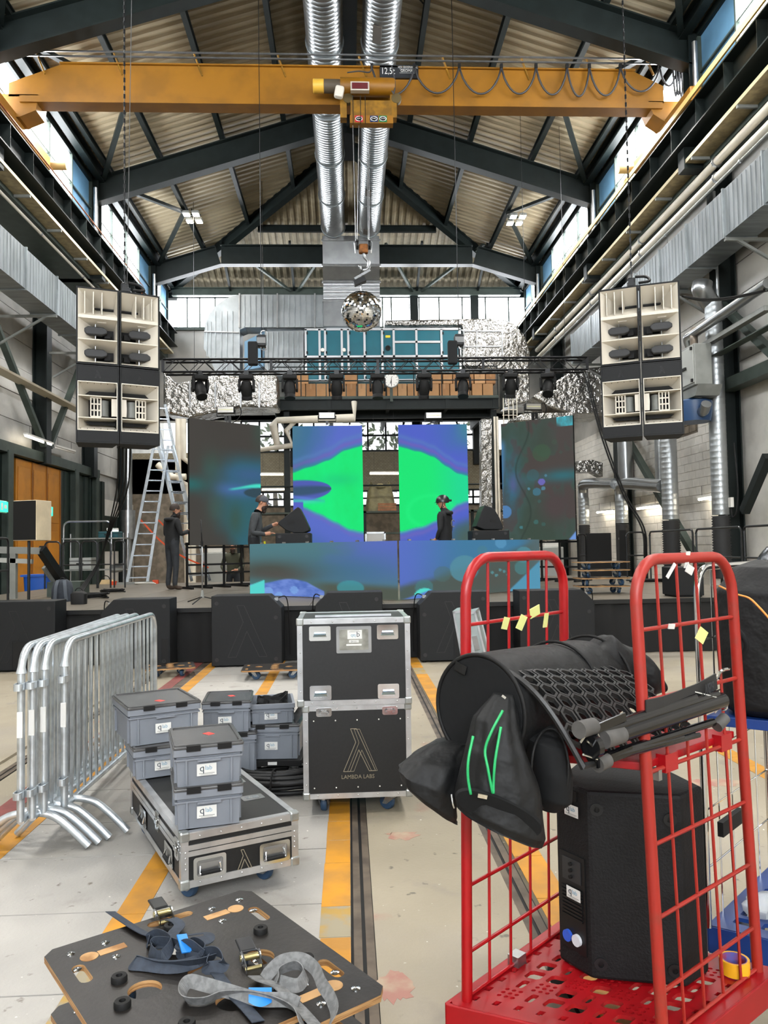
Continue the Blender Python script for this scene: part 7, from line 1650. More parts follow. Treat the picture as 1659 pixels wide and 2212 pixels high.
def ratchet(parent, px, py, ang, grip):
    c = S(px, py, .003); M = Matrix.Translation(c) @ Matrix.Rotation(ang, 4, 'Z')
    for s in (-1, 1):
        mb = MB(); mb.M = M; mb.add([(s*.022-.0015, -.05, 0), (s*.022-.0015, .05, 0), (s*.022-.0015, .045, .022), (s*.022-.0015, .0, .034), (s*.022-.0015, -.05, .02), (s*.022+.0015, -.05, 0), (s*.022+.0015, .05, 0), (s*.022+.0015, .045, .022), (s*.022+.0015, .0, .034), (s*.022+.0015, -.05, .02)], [(0, 1, 2, 3, 4), (9, 8, 7, 6, 5), (0, 5, 6, 1), (1, 6, 7, 2), (2, 7, 8, 3), (3, 8, 9, 4), (4, 9, 5, 0)]).build('ratchet_plate', CHROME, parent)
        mb = MB(); mb.M = M; mb.lathe([(.016, -.002), (.016, .002)], 12, Matrix.Translation((s*.026, .0, .02)) @ Matrix.Rotation(PI/2, 4, 'Y')).build('ratchet_gear', STEEL, parent)
    mb = MB(); mb.M = M; mb.cyl((-.03, 0, .02), (.03, 0, .02), .009, n=12).cyl((-.024, -.042, .01), (.024, -.042, .01), .005, n=8).build('ratchet_spool', mat('brass_steel', 'b5a878', .3, .9), parent, smooth=40)
    mb = MB(); mb.M = M; mb.bx(-.024, .024, .02, .1, .022, .03).build('ratchet_lever', grip, parent, bevel=.004)
s1 = thing('ratchet_strap', 'navy ratchet strap heaped on the upper foreground dolly', 'strap')
ratchet(s1, 352, 1985, .5, BLKG)
band([(238, 1975), (275, 2000), (312, 2022), (345, 2030), (395, 2022, .02), (446, 2016, .03), (447, 2030, .035), (400, 2036, .03), (340, 2040, .02)], NAVY, 'webbing', s1, up=.25)
band([(352, 1990), (372, 1985, .02), (388, 1998, .02), (375, 2015, .03), (372, 2030, .04)], NAVY, 'webbing', s1, up=.1)
band([(320, 2050), (322, 2028, .02), (345, 2018, .04), (372, 2035, .05), (352, 2065, .03), (325, 2062, .01), (335, 2035, .03), (385, 2040, .04), (400, 2066, .02)], NAVY, 'webbing', s1, up=.8)
band([(395, 2060), (420, 2036, .03), (445, 2050, .035), (430, 2072, .02), (395, 2070, .01), (388, 2050, .03), (410, 2040, .05), (440, 2062, .03)], NAVY, 'webbing', s1, up=.85)
band([(462, 2062, .01), (420, 2088, .005), (370, 2098, .005), (310, 2092, .005), (286, 2082, .015), (300, 2070, .02), (350, 2082, .02), (420, 2078, .03), (465, 2066, .03)], NAVY, 'webbing', s1, up=.55)
band([(432, 2088, .005), (440, 2060, .03), (470, 2056, .045), (484, 2078, .03), (470, 2096, .01), (445, 2090, .02), (450, 2062, .045)], NAVY, 'webbing', s1, up=.75)
band([(462, 2098), (478, 2120), (505, 2155), (530, 2180), (558, 2212)], NAVY, 'webbing', s1, up=.15)
MB().box(S(398, 2038, .05), (.03, .06, .004), (.5, .2, .6)).build('blue_tag', BLUEH, s1)
s2 = thing('ratchet_strap', 'grey ratchet strap with blue grip heaped on the upper foreground dolly', 'strap')
ratchet(s2, 541, 2082, .35, mat('lever_black', '1c1d20', .3))
band([(548, 2108, .01), (560, 2115, .02), (575, 2120, .02), (600, 2130, .015), (625, 2155, .01), (655, 2185, .01), (690, 2225, .01)], GREYW, 'webbing', s2, up=.2)
band([(700, 2240, .01), (722, 2190, .02), (714, 2155, .03), (695, 2125, .035), (680, 2092, .04), (650, 2072, .05), (610, 2076, .045), (582, 2100, .03), (572, 2115, .02)], GREYW, 'webbing', s2, up=.6)
band([(596, 2132, .01), (602, 2100, .03), (640, 2085, .04), (660, 2105, .03), (640, 2132, .015), (604, 2128, .01)], GREYW, 'webbing', s2, up=.7)
band([(645, 2180, .005), (620, 2166, .01), (560, 2160, .015), (490, 2140, .02), (440, 2126, .03), (408, 2120, .03), (394, 2140, .02), (402, 2166, .01), (440, 2168, .01), (480, 2154, .01), (540, 2158, .005), (600, 2172, .005), (640, 2195, .005), (655, 2230, .005)], GREYW, 'webbing', s2, up=.6)
MB().surf(lambda u, v: S(537+50*u, 2133+(2165-2133)*v-8*math.sin(PI*u)*(1-2*v)*.0+10*math.sin(PI*u)*v, .028-.012*v), 8, 4).build('blue_grip', BLUEH, s2, smooth=True)
# ---- red roll cart
RED = mat('red_tube', '98080f', .38, 0, .08, 8); REDW = mat('red_tube_worn', '942117', .45, 0, col2='7c3024', scale=14, lo=.55, hi=.8); REDP_ = mat('red_plastic', '940610', .4, 0, .06, 6)
P1, P2, P3, P4 = V((.335, 2.355, 0)), V((.753, 2.76, 0)), V((.831, 2.11, 0)), V((1.274, 2.4445, 0)); Uv, Vv = P2-P1, P3-P1; ZB = .2
def C(u, v, z): k = max(0, z-.2)/1.2; return P1.lerp(P2, u).lerp(P3.lerp(P4, u), v)+V(((.022-.059*v)*k, 0, z)) if 0 <= u <= 1 and 0 <= v <= 1 else P1+(P2-P1)*u*(1-v)+(P3-P1)*v*(1-u)+(P4-P1)*u*v+V(((.022-.059*v)*k, 0, z))
rc = thing('roll_cart', 'red two-sided roll cart loaded with black bags, mat, tripods and a loudspeaker', 'roll cart', tuple(P1))
def L(u, v, z): return C(u, v, z)-P1
ul_, vl_ = Uv.length, Vv.length
hs = []
nu, nv = 9, 9
for i in range(nu):
    for j in range(nv):
        x0, y0 = -.03+1.06*(i+.5)/nu, -.03+1.06*(j+.5)/nv; dg_ = min(abs(x0-y0), abs(x0+y0-1))
        if i in (0, nu-1) or j in (0, nv-1): hs.append([(x0+a*.022, y0+b*.016) for a, b in ((-1, -1), (1, -1), (1, 1), (-1, 1))])
        elif dg_ < .09:
            for a in (-1, 0, 1):
                for b in (-1, 0, 1): hs.append(circle(x0+a*.037, y0+b*.037, .0125, 6))
        else: hs.append([(x0+a*.043, y0+b*(.043 if (i+j) % 3 else .02)) for a, b in ((-.7, -1), (.7, -1), (1, -.7), (1, .7), (.7, 1), (-.7, 1), (-1, .7), (-1, -.7))])
me = plate([(-.07, -.03), (-.03, -.07), (1.03, -.07), (1.07, -.03), (1.07, 1.03), (1.03, 1.07), (-.03, 1.07), (-.07, 1.03)], hs, .012, (REDP_, REDP_), 'base_plate')
for v_ in me.vertices: v_.co = L(v_.co.x, v_.co.y, ZB-.008+v_.co.z)
obj('base_plate', me, rc)
for (u0, v0), (u1, v1) in (((-.07, -.07), (1.07, -.07)), ((1.07, -.07), (1.07, 1.07)), ((1.07, 1.07), (-.07, 1.07)), ((-.07, 1.07), (-.07, -.07))):
    MB().bar(L(u0, v0, ZB-.045), L(u1, v1, ZB-.045), .012, .085).build('base_skirt', REDP_, rc, bevel=.003)
for u, v in ((.08, .08), (.92, .08), (.08, .92), (.92, .92)): q = L(u, v, 0); caster(rc, q.x, q.y, ZB-.02, .062, 1.0, False, .04)
def hoop(v, zt, lab, m, name='hoop', th=.0165):
    k = .12/ul_; h_ = bpy.data.objects.new(name, None)
    pts = [L(0, v, ZB-.02), L(0, v, zt-.12)]+[L(k-k*math.cos(t*PI/12), v, zt-.12+.12*math.sin(t*PI/12)) for t in range(1, 7)]+[L(1-k+k*math.sin(t*PI/12), v, zt-.12+.12*math.cos(t*PI/12)) for t in range(0, 6)]+[L(1, v, zt-.12), L(1, v, ZB-.02)]
    o = MB().tube(pts, th, 12).build('hoop_tube', m, rc, smooth=45)
    for i in range(4): MB().cyl(L((i+1)/5, v, ZB), L((i+1)/5, v, zt-.005), .0048, n=8).build('upright_bar', m, o, smooth=45)
    for z in (.205, .333, .528, .724, .92, 1.115, 1.31): MB().cyl(L(0, v, z), L(1, v, z), .0062, n=8).build('cross_bar', m, o, smooth=45)
    return o
h1 = hoop(0, 1.515, 'left', RED); h2 = hoop(1, 1.505, 'right', REDW)
YT_ = mat('yellow_tape_scrap', 'd8d98a', .6)
def scrap(par, v, u, z, w, h, m, a=0):
    c = L(u, v, z); MB().box(c+V((0, -.012, 0)), (w, .003, h), (.2, a, .6)).build('tape_scrap', m, par)
for u, z, w, h, a in ((.36, 1.30, .025, .04, .2), (.52, 1.295, .03, .05, .4), (.66, 1.325, .05, .035, -.3), (.78, 1.29, .02, .05, 0)): scrap(h1, 0, u, z, w, h, YT_, a)
for u, z, w, h, m, a in ((.60, 1.27, .045, .04, YT_, .5), (.5, 1.5, .02, .05, STK, 0), (.52, 1.47, .035, .025, STK, .4), (.33, 1.47, .012, .05, STK, .6), (.72, 1.06, .04, .055, STK, -.5), (.3, 1.31, .03, .015, STK, .1)): scrap(h2, 1, u, z, w, h, m, a)
# shelf
sh = MB(); A_ = [L(.02, .06, .945), L(.98, .06, .945), L(.98, .97, .945), L(.02, .97, .945)]; A2 = [q-V((0, 0, .022)) for q in A_]
sh.add(A_+A2, [(0, 1, 2, 3), (7, 6, 5, 4), (0, 4, 5, 1), (1, 5, 6, 2), (2, 6, 7, 3), (3, 7, 4, 0)]); so = sh.build('shelf', REDP_, rc, bevel=.003)
for u in (.22, .8): MB().bar(L(u-.06, .985, .93), L(u+.06, .985, .93), .03, .05).build('shelf_clip', REDP_, so)
MB().bar(L(.1, .98, .905), L(.13, .98, .905), .03, .03).build('metal_clip', STEEL, so)
MB().bar(L(.42, 0, ZB+.01), L(.5, 0, ZB+.01), .04, .04).build('hose_clamp', STEEL, rc)
# strap across the right hoop
stp = thing('rubber_strap', 'black rubber strap stretched across the right red hoop', 'strap')
MB().ribbon([C(-.04, 1.04, 1.10), C(.1, 1.05, 1.10), C(.25, 1.05, 1.105), C(.42, 1.05, 1.112), C(.55, 1.05, 1.122), C(.64, 1.05, 1.13)], .048, .004, (0, 0, 1)).build('strap_band', mat('rubber_black', '1d1d1e', .6), stp)
MB().tube(spline([C(.64, 1.05, 1.135), C(.69, 1.06, 1.16), C(.75, 1.07, 1.16), C(.76, 1.02, 1.15), C(.69, 1.04, 1.135)], 5), .004, 6).build('strap_hook', CHROME, stp)
text('BIBIV', .045, mat('strap_emboss', '34363a', .45), stp, C(.52, 1.06, 1.12)+V((.004, -.006, 0)), (PI/2, PI-.03, math.atan2(Uv.y, Uv.x)), sx=.7)
# loudspeaker standing on the cart base
SPK = mat('textured_speaker', '0e0e0f', .7, 0, .15, 40, spec=.3, bump=.5, bscale=130, dist=.004)
sp_ = thing('powered_loudspeaker', 'large black textured loudspeaker standing on the red cart base', 'loudspeaker')
PL = [(.668, 2.545), (.735, 2.42), (1.005, 2.352), (1.112, 2.43), (1.075, 2.66), (.80, 2.74)]
MB().prism(PL, .575, Matrix.Translation((0, 0, ZB+.004))).build('cabinet', SPK, sp_, bevel=.012)
z0 = ZB+.004
a, b = V((PL[0][0], PL[0][1], 0)), V((PL[1][0], PL[1][1], 0)); dd = (b-a).normalized(); nn = V((dd.y, -dd.x, 0))
Mf = Matrix((dd, -nn, V((0, 0, 1)))).transposed().to_4x4(); Mf.translation = (a+b)/2+nn*.003+V((0, 0, z0))
def onb(mb): mb.M = Mf; return mb
amp = onb(MB()).bx(-.055, .055, -.001, .003, .06, .36).build('amplifier_panel', BLKG, sp_)
for k in range(9): onb(MB()).bx(-.045, -.035+.08, -.006, -.001, .16+k*.011, .166+k*.011).build('cooling_fin', BLKG, amp)
onb(MB()).bx(-.04, .04, -.004, -.001, .275, .345).build('control_panel', mat('panel_dark', '26282a', .4), amp)
for z_ in (.29, .31, .33): onb(MB()).cyl((.0, -.004, z_), (.0, -.012, z_), .006, n=10).build('knob', BLK, amp)
for x_, c_ in ((-.02, '2b52b8'), (.02, 'c9cdd2')): onb(MB()).cyl((x_, -.002, .1), (x_, -.012, .1), .018, n=16).build('power_socket', mat('socket_'+c_, c_, .4), amp)
for z_ in (.24, .5): q = qsticker(sp_, 0, 0, 0, .06); q.parent = sp_; q.matrix_local = Mf @ Matrix.Translation((.01, -.006, z_))
onb(MB()).bx(-.03, .03, -.002, 0, .53, .56).build('brand_plate', BLK, sp_)
c0, c1 = V((PL[1][0], PL[1][1], 0)), V((PL[2][0], PL[2][1], 0)); d2 = (c1-c0).normalized(); n2 = V((d2.y, -d2.x, 0))
for t_, z_ in ((.1, .05), (.88, .05), (.1, .52), (.88, .5)):
    c_ = c0.lerp(c1, t_)+n2*.002+V((0, 0, z0+z_)); MB().lathe([(.02, 0), (.02, .003), (.009, .003), (.009, .0)], 18, Matrix.Translation(c_) @ Matrix.Rotation(math.atan2(d2.y, d2.x), 4, 'Z') @ RX90).build('rigging_cup', BLKG, sp_)
# tape roll
q = C(.9, .93, ZB); tr_ = thing('tape_roll', 'yellow tape roll on the right corner of the red cart base', 'tape', (q.x, q.y, ZB+.0)); TM = Matrix.Rotation(.2, 4, 'X')
MB().ringprism(circle(0, 0, .045, 28), circle(0, 0, .038, 28), .042, Matrix.Translation((0, 0, .002))).build('tape_layers', mat('tape_yellow', 'e0a21c', .45), tr_, smooth=40)
MB().ringprism(circle(0, 0, .0378, 28), circle(0, 0, .035, 28), .042, Matrix.Translation((0, 0, .002))).build('tape_core', mat('core_print', '9a3a44', .6, 0, col2='2f5fb0', scale=14), tr_, smooth=40)
# ---- bags on the shelf
CLO = mat('black_nylon', '0b0c0d', .62, 0, .2, 20, spec=.35, bump=.6, bscale=14, dist=.02); CLO2 = mat('black_felt', '111213', .85, 0, .08, 60, spec=.25); GZ = mat('green_zip', '1fa05c', .5)
def wl_(rows, m=8): # resample rows smoothly
    out = []
    for i in range(len(rows)-1):
        for k in range(m):
            t = k/m; t = t*t*(3-2*t)*.4+t*.6
            out.append((V(rows[i][0]).lerp(V(rows[i+1][0]), t), V(rows[i][1]).lerp(V(rows[i+1][1]), t), V(rows[i][2]).lerp(V(rows[i+1][2]), t), rows[i][3]*(1-t)+rows[i+1][3]*t))
    out.append((V(rows[-1][0]), V(rows[-1][1]), V(rows[-1][2]), rows[-1][3])); return out
def bag(rows, name, m, parent, n=40, amp=.012, fr=9, seed=0, folds=0):
    rows = wl_(rows); mb = MB(); vs = []; K = len(rows)
    for i, (c, a, b, pw) in enumerate(rows):
        for j in range(n):
            t = 2*PI*j/n; cs, sn = math.cos(t), math.sin(t); p_ = a*math.copysign(abs(cs)**pw, cs)+b*math.copysign(abs(sn)**pw, sn)
            q_ = c+p_; w_ = NZ.noise(V((q_.x*fr+seed, q_.y*fr, q_.z*fr*.45)))*amp*math.sin(PI*min(1, max(0, i/(K-1))))**.4
            w_ += folds*math.sin(j*2*PI/n*9+seed+.5*math.sin(i*.3))*(1-abs(2*i/(K-1)-.7))*.6
            vs.append(q_+p_.normalized()*w_)
    fs = [(i*n+j, i*n+(j+1) % n, (i+1)*n+(j+1) % n, (i+1)*n+j) for i in range(K-1) for j in range(n)]
    fs += [tuple(range(n-1, -1, -1)), tuple((K-1)*n+j for j in range(n))]
    return mb.add(vs, fs).build(name, m, parent, smooth=55)
db = thing('drum_bag', 'long round black drum bag on the cart shelf, flat round end facing out', 'bag')
C0, C1 = V((.352, 2.115, 1.105)), V((.81, 2.545, 1.10)); ax = (C1-C0).normalized(); sa = ax.cross(V((0, 0, 1))).normalized(); ua = sa.cross(ax); R0 = .149
bag([(C0+ax*.004, sa*R0*.985, ua*R0*.985, 1), (C0+ax*.02, sa*R0, ua*R0, 1), (C0.lerp(C1, .5), sa*R0*.99, ua*R0*.97, 1), (C0.lerp(C1, .8), sa*R0*.97, ua*R0*.95, 1), (C1, sa*R0*.9, ua*R0*.85, 1)], 'bag_body', CLO, db, 48, .006, 6)
MB().lathe([(.001, 0), (R0*.93, 0), (R0*.985, .006)], 48, Matrix.Translation(C0-ax*.003) @ ax.to_track_quat('Z', 'Y').to_matrix().to_4x4()).build('end_panel', CLO2, db, smooth=30)
MB().tube([C0+ax*.0+(sa*math.cos(t)+ua*math.sin(t))*R0*.992 for t in [k*2*PI/48 for k in range(48)]], .006, 8, closed=True).build('piping', BLK, db, smooth=True)
for f_ in (.62, .95): MB().tube([C0.lerp(C1, f_)+(sa*math.cos(t)+ua*math.sin(t))*R0*1.0 for t in [k*2*PI/40 for k in range(40)]], .005, 6, closed=True).build('piping', BLK, db, smooth=True)
c_ = C0-ax*.008+ua*R0*.72-sa*R0*.38; MB().box(c_, (.04, .004, .025), (0, .3, math.atan2(ax.y, ax.x)-PI/2)).build('tag_loop', CLO, db)
def W(px, py, Y): return at(px, py, Y=Y)
def pv(px, py, Y): return (W(1000+px, 1000+py, Y)-W(1000, 1000, Y))          # picture-sized vector at depth Y
b1_ = thing('stand_bag', 'crumpled black bag hanging off the left front of the cart shelf', 'bag')
Yb = 2.12
bag([(W(985, 1600, Yb+.06), pv(45, 0, Yb), V((0, .05, 0)), 1), (W(955, 1640, Yb), pv(62, 8, Yb), V((0, .07, 0)), .9), (W(930, 1685, Yb-.02), pv(66, 25, Yb), V((0, .08, 0)), .85), (W(930, 1722, Yb-.02), pv(64, 42, Yb), V((0, .075, 0)), .85), (W(932, 1736, Yb-.02), pv(55, 40, Yb), V((0, .06, 0)), .9)], 'bag_body', CLO, b1_, 44, .03, 12, 3, .012)
MB().tube(spline([W(975, 1715, Yb-.095), W(978, 1735, Yb-.095), W(981, 1745, Yb-.09)], 4), .003, 5).build('zip_pull', CHROME, b1_)
b2_ = thing('stand_bag', 'black bag with open green zip hanging over the front of the cart', 'bag'); Yb = 2.0
bag([(W(1088, 1498, Yb+.05), pv(22, 0, Yb), V((0, .03, 0)), 1), (W(1075, 1550, Yb+.02), pv(48, 0, Yb), V((0, .06, 0)), .9), (W(1072, 1620, Yb), pv(66, 6, Yb), V((0, .08, 0)), .85), (W(1078, 1700, Yb), pv(82, 20, Yb), V((0, .09, 0)), .8), (W(1080, 1765, Yb-.01), pv(92, 40, Yb), V((0, .09, 0)), .8), (W(1078, 1783, Yb-.01), pv(88, 40, Yb), V((0, .08, 0)), .85)], 'bag_body', CLO, b2_, 48, .026, 12, 8, .008)
bag([(W(1078, 1752, Yb-.06), pv(88, 40, Yb), pv(14, -30, Yb)+V((0, -.02, 0)), .9), (W(1078, 1758, Yb-.085), pv(84, 40, Yb), pv(14, -28, Yb)+V((0, -.02, 0)), .9)], 'end_panel', CLO2, b2_, 36, 0)
for pts in (((1022, 1590), (1012, 1640), (1011, 1680), (1017, 1716)), ((1086, 1535), (1062, 1580), (1048, 1620), (1054, 1660), (1064, 1714)), ((1082, 1570), (1070, 1640), (1066, 1690), (1066, 1714))):
    P_ = []
    for k, (x_, y_) in enumerate(pts): P_.append(W(x_, y_, Yb-.098+(.04 if y_ < 1560 else .018 if y_ < 1625 else 0)))
    MB().tube(spline(P_, 6), .0035, 6).build('green_zip', GZ, b2_, smooth=True)
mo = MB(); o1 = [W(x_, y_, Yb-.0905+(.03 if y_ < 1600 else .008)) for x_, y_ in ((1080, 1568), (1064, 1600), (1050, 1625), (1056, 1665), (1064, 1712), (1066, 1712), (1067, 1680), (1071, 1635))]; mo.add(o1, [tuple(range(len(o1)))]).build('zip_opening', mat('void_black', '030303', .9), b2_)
MB().bar(W(1032, 1718, Yb-.115), W(1052, 1722, Yb-.115), .006, .009, up=(0, 0, 1)).build('zip_pull', mat('nickel', 'cfc6b2', .25, .9), b2_); MB().bar(W(1084, 1502, Yb-.03), W(1092, 1508, Yb-.03), .005, .006).build('zip_pull', CHROME, b2_)
b3_ = thing('stand_bag', 'round-ended black bag hanging under the rubber mat', 'bag'); Yb = 2.08
bag([(W(1165, 1560, Yb+.06), pv(30, 0, Yb), V((0, .04, 0)), .9), (W(1178, 1600, Yb), pv(42, 10, Yb), V((0, .08, 0)), .9), (W(1188, 1660, Yb), pv(42, 10, Yb), V((0, .09, 0)), .9), (W(1190, 1715, Yb), pv(38, 8, Yb), V((0, .08, 0)), .9), (W(1182, 1745, Yb), pv(24, 4, Yb), V((0, .04, 0)), 1)], 'bag_body', CLO2, b3_, 36, .008, 8, 2)
MB().tube([W(1188+40*math.cos(t), 1662+88*math.sin(t), Yb-.088+.06*abs(math.sin(t))**3) for t in [k*2*PI/30 for k in range(30)]], .0035, 6, closed=True).build('piping', BLK, b3_, smooth=True)
b4_ = thing('folded_bag', 'folded black bag with a bright green strip on the back of the cart shelf', 'bag'); Yb = 2.52
bag([(W(1218, 1455, Yb-.06), pv(0, 22, Yb), V((0, .05, 0)), .9), (W(1255, 1440, Yb-.03), pv(-6, 45, Yb), V((0, .09, 0)), .85), (W(1310, 1432, Yb), pv(-8, 58, Yb), V((0, .1, 0)), .8), (W(1365, 1445, Yb+.02), pv(-10, 52, Yb), V((0, .1, 0)), .85), (W(1412, 1470, Yb+.03), pv(-8, 32, Yb), V((0, .07, 0)), .9), (W(1432, 1482, Yb+.03), pv(0, 12, Yb), V((0, .04, 0)), 1)], 'bag_body', CLO, b4_, 40, .045, 10, 5)
MB().ribbon(spline([W(1208, 1424, Yb-.145), W(1222, 1413, Yb-.15), W(1240, 1418, Yb-.155), W(1255, 1430, Yb-.155), W(1270, 1443, Yb-.15), W(1271, 1455, Yb-.145)], 5), .022, .004, pv(-3, 12, Yb)).build('green_strip', mat('green_strip', '22b866', .55), b4_)
# ---- rubber ring mat
RB = mat('mat_rubber', '222222', .45, 0, .15, 30)
mt = thing('rubber_mat', 'black honeycomb rubber mat sloping over the bags on the cart', 'mat')
TL, TR, BR, BL = V((.40, 2.085, 1.222)), V((.83, 2.40, 1.16)), V((1.015, 2.235, .985)), V((.585, 1.955, .985))
def mf(s, t, h=0):
    p_ = TL.lerp(TR, s).lerp(BL.lerp(BR, s), t); p_ = p_+V((0, -.02, .05))*math.sin(PI*t)*(.9-.4*s); return p_+V((-.1, -.45, .85))*h
mb = MB(); NC, NR = 9, 8; th = .5
for j in range(NR):
    for i in range(NC):
        s0, t0 = (i+.5+(.5 if j % 2 else 0))/(NC+.5), (j+.55)/(NR+.1); hw, hh = .5/(NC+.5), .66/(NR+.1)
        hexo = [(s0+hw*math.sin(k*PI/3), t0+hh*math.cos(k*PI/3)) for k in range(6)]; hexi = [(s0+hw*.72*math.sin(k*PI/3), t0+hh*.76*math.cos(k*PI/3)) for k in range(6)]
        hexm = [(s0+hw*.55*math.sin(k*PI/3), t0+hh*.6*math.cos(k*PI/3)) for k in range(6)]
        vs = [mf(*q_, .014) for q_ in hexo]+[mf(*q_, .014) for q_ in hexi]+[mf(*q_, 0) for q_ in hexi]+[mf(*q_, 0) for q_ in hexm]+[mf(*q_, 0) for q_ in hexo]
        fs = []
        for k in range(6): k2 = (k+1) % 6; fs += [(k, k2, 6+k2, 6+k), (6+k, 6+k2, 12+k2, 12+k), (12+k, 12+k2, 18+k2, 18+k), (24+k2, 24+k, k, k2)]
        mb.add(vs, fs)
mb.build('mat_lattice', RB, mt)
mb = MB(); P_ = [mf(0, t/16, .006) for t in range(17)]+[mf(s/16, 1, .006) for s in range(1, 17)]; mb.tube(P_, .008, 6).build('mat_border', RB, mt)
# ---- folded tripod stands
TB = mat('gloss_black_tube', '0e0e10', .15, 0); CAPG = mat('grey_foot_cap', '4a4846', .7, 0, .15, 20)
tz_ = thing('tripod_stand', 'folded black tripod stand with grey foot caps on the rubber mat', 'tripod')
def TW(px, py, o=0): # points inside the right hoop
    t = (px-1270)/300; return at(px, py, Y=1.955+.36*t+o)
for a_, b_, r_ in (((1318, 1592), (1560, 1512), .0235), ((1300, 1580), (1548, 1500), .013), ((1292, 1640), (1470, 1592), .014), ((1335, 1625), (1540, 1560), .012), ((1345, 1560), (1500, 1508), .014)):
    MB().cyl(TW(*a_), TW(*b_), r_, n=16).build('tube', TB, tz_, smooth=40)
for a_, b_ in (((1283, 1577), (1350, 1548)), ((1290, 1650), (1365, 1620))): MB().bar(TW(*a_, -.02), TW(*b_, -.02), .006, .022).build('leg_plate', TB, tz_)
for a_, b_, r_ in (((1250, 1577), (1282, 1568), .022), ((1302, 1598), (1342, 1586), .0245), ((1290, 1652), (1312, 1642), .02), ((1548, 1570), (1566, 1550), .018)): MB().cyl(TW(*a_, -.01), TW(*b_, -.01), r_, r_*.95, n=18).build('foot_cap', CAPG, tz_, smooth=40)
hb = MB().lathe([(.001, 0), (.03, 0), (.03, .02), (.02, .03)], 18, Matrix.Translation(TW(1275, 1615, -.02)) @ (TW(1400, 1575)-TW(1275, 1615)).to_track_quat('Z', 'Y').to_matrix().to_4x4()).build('hub', TB, tz_, smooth=40)
for a_, b_ in (((1253, 1605), (1268, 1583)), ((1260, 1630), (1290, 1640)), ((1290, 1585), (1305, 1618)), ((1268, 1600), (1286, 1618))): MB().cyl(TW(*a_, -.03), TW(*b_, -.03), .003, n=6).build('bolt', CHROME, hb)
MB().cyl(TW(1430, 1562, -.03), TW(1548, 1526, -.03), .0025, n=5).build('tube_highlight', CHROME, tz_)  # thin chrome line laid along the tube as its highlight
MB().tube(spline([TW(1500, 1495), TW(1540, 1505, -.02), TW(1568, 1515, -.02), TW(1570, 1530, -.02), TW(1560, 1535)], 5), .003, 5).build('cable_ring', CHROME, tz_)
# ---- blue cart with the big black bag at the right edge
BLU = mat('blue_plastic', '14336f', .4, 0, .08, 6)
B1_ = V((1.247, 2.72, 0)); bu = V((.72, .69, 0)).normalized(); bv = V((.81, -.585, 0)).normalized()
bc = thing('roll_cart', 'blue based roll cart with chrome grid sides at the right edge', 'roll cart', tuple(B1_))
hs = []
for i in range(8):
    for j in range(6):
        x0, y0 = .05+.62*(i+.5)/8, .04+.54*(j+.5)/6
        hs.append([(x0+a*.026, y0+b*.03) for a, b in ((-.8, -1), (.8, -1), (1, -.8), (1, .8), (.8, 1), (-.8, 1), (-1, .8), (-1, -.8))])
me = plate([(0, 0), (.72, 0), (.72, .62), (0, .62)], hs, .014, (BLU, BLU), 'base_plate')
for v_ in me.vertices: v_.co = bu*v_.co.x+bv*v_.co.y+V((0, 0, ZB+v_.co.z))
obj('base_plate', me, bc)
for a_, b_ in (((0, 0), (.72, 0)), ((0, 0), (0, .62)), ((.72, 0), (.72, .62)), ((0, .62), (.72, .62))): MB().bar(bu*a_[0]+bv*a_[1]+V((0, 0, ZB-.04)), bu*b_[0]+bv*b_[1]+V((0, 0, ZB-.04)), .012, .09).build('base_skirt', BLU, bc)
for x_, y_ in ((.1, .1), (.62, .1), (.1, .52), (.62, .52)): q = bu*x_+bv*y_; caster(bc, q.x, q.y, ZB-.02, .06, 1, False)
zt_ = 1.46; k = .1
hp = MB().tube([V((0, 0, ZB)), V((0, 0, zt_-k))]+[bu*(k-k*math.cos(t*PI/12))+V((0, 0, zt_-k+k*math.sin(t*PI/12))) for t in range(1, 7)]+[bu*(.68-k+k*math.sin(t*PI/12))+V((0, 0, zt_-k+k*math.cos(t*PI/12))) for t in range(6)]+[bu*.68+V((0, 0, zt_-k)), bu*.68+V((0, 0, ZB))], .012, 12).build('hoop_tube', CHROME, bc, smooth=45)
MB().cyl(bu*.66+bv*.02+V((0, 0, ZB)), bu*.66+bv*.02+V((0, 0, .95)), .012, n=12).build('post', CHROME, bc, smooth=45); MB().cyl(bu*.7+bv*.03+V((0, 0, ZB)), bu*.7+bv*.03+V((0, 0, .95)), .012, n=12).build('post', CHROME, bc, smooth=45)
for i in range(4): MB().cyl(bu*(.135*(i+1))+V((0, 0, ZB)), bu*(.135*(i+1))+V((0, 0, zt_-.01)), .003, n=6).build('grid_wire', CHROME, hp)
for z in (.4, .6, .8, 1.0, 1.2): MB().cyl(V((0, 0, z)), bu*.68+V((0, 0, z)), .003, n=6).build('grid_wire', CHROME, hp)
MB().bar(bu*.0+bv*.05+V((0, 0, .545)), bu*.2+bv*.05+V((0, 0, .545)), .02, .05).build('strap_end', BLK, bc)
sf = MB(); A_ = [bu*.02+bv*.01+V((0, 0, .935)), bu*.7+bv*.01+V((0, 0, .935)), bu*.7+bv*.6+V((0, 0, .935)), bu*.02+bv*.6+V((0, 0, .935))]; sf.add(A_+[q-V((0, 0, .035)) for q in A_], [(0, 1, 2, 3), (7, 6, 5, 4), (0, 4, 5, 1), (1, 5, 6, 2), (2, 6, 7, 3), (3, 7, 4, 0)]).build('shelf', BLU, bc, bevel=.003)
MB().bar(bu*.66+bv*.02+V((0, 0, .55)), bu*.72+bv*.02+V((0, 0, .55)), .03, .05).build('white_clamp', WHITE, bc)
gb = thing('equipment_bag', 'huge padded black bag with orange piping on the blue cart at the right edge', 'bag'); gc = B1_+bu*.36+bv*.34
def G(u, v, z): return B1_+bu*u+bv*v+V((0, 0, z))
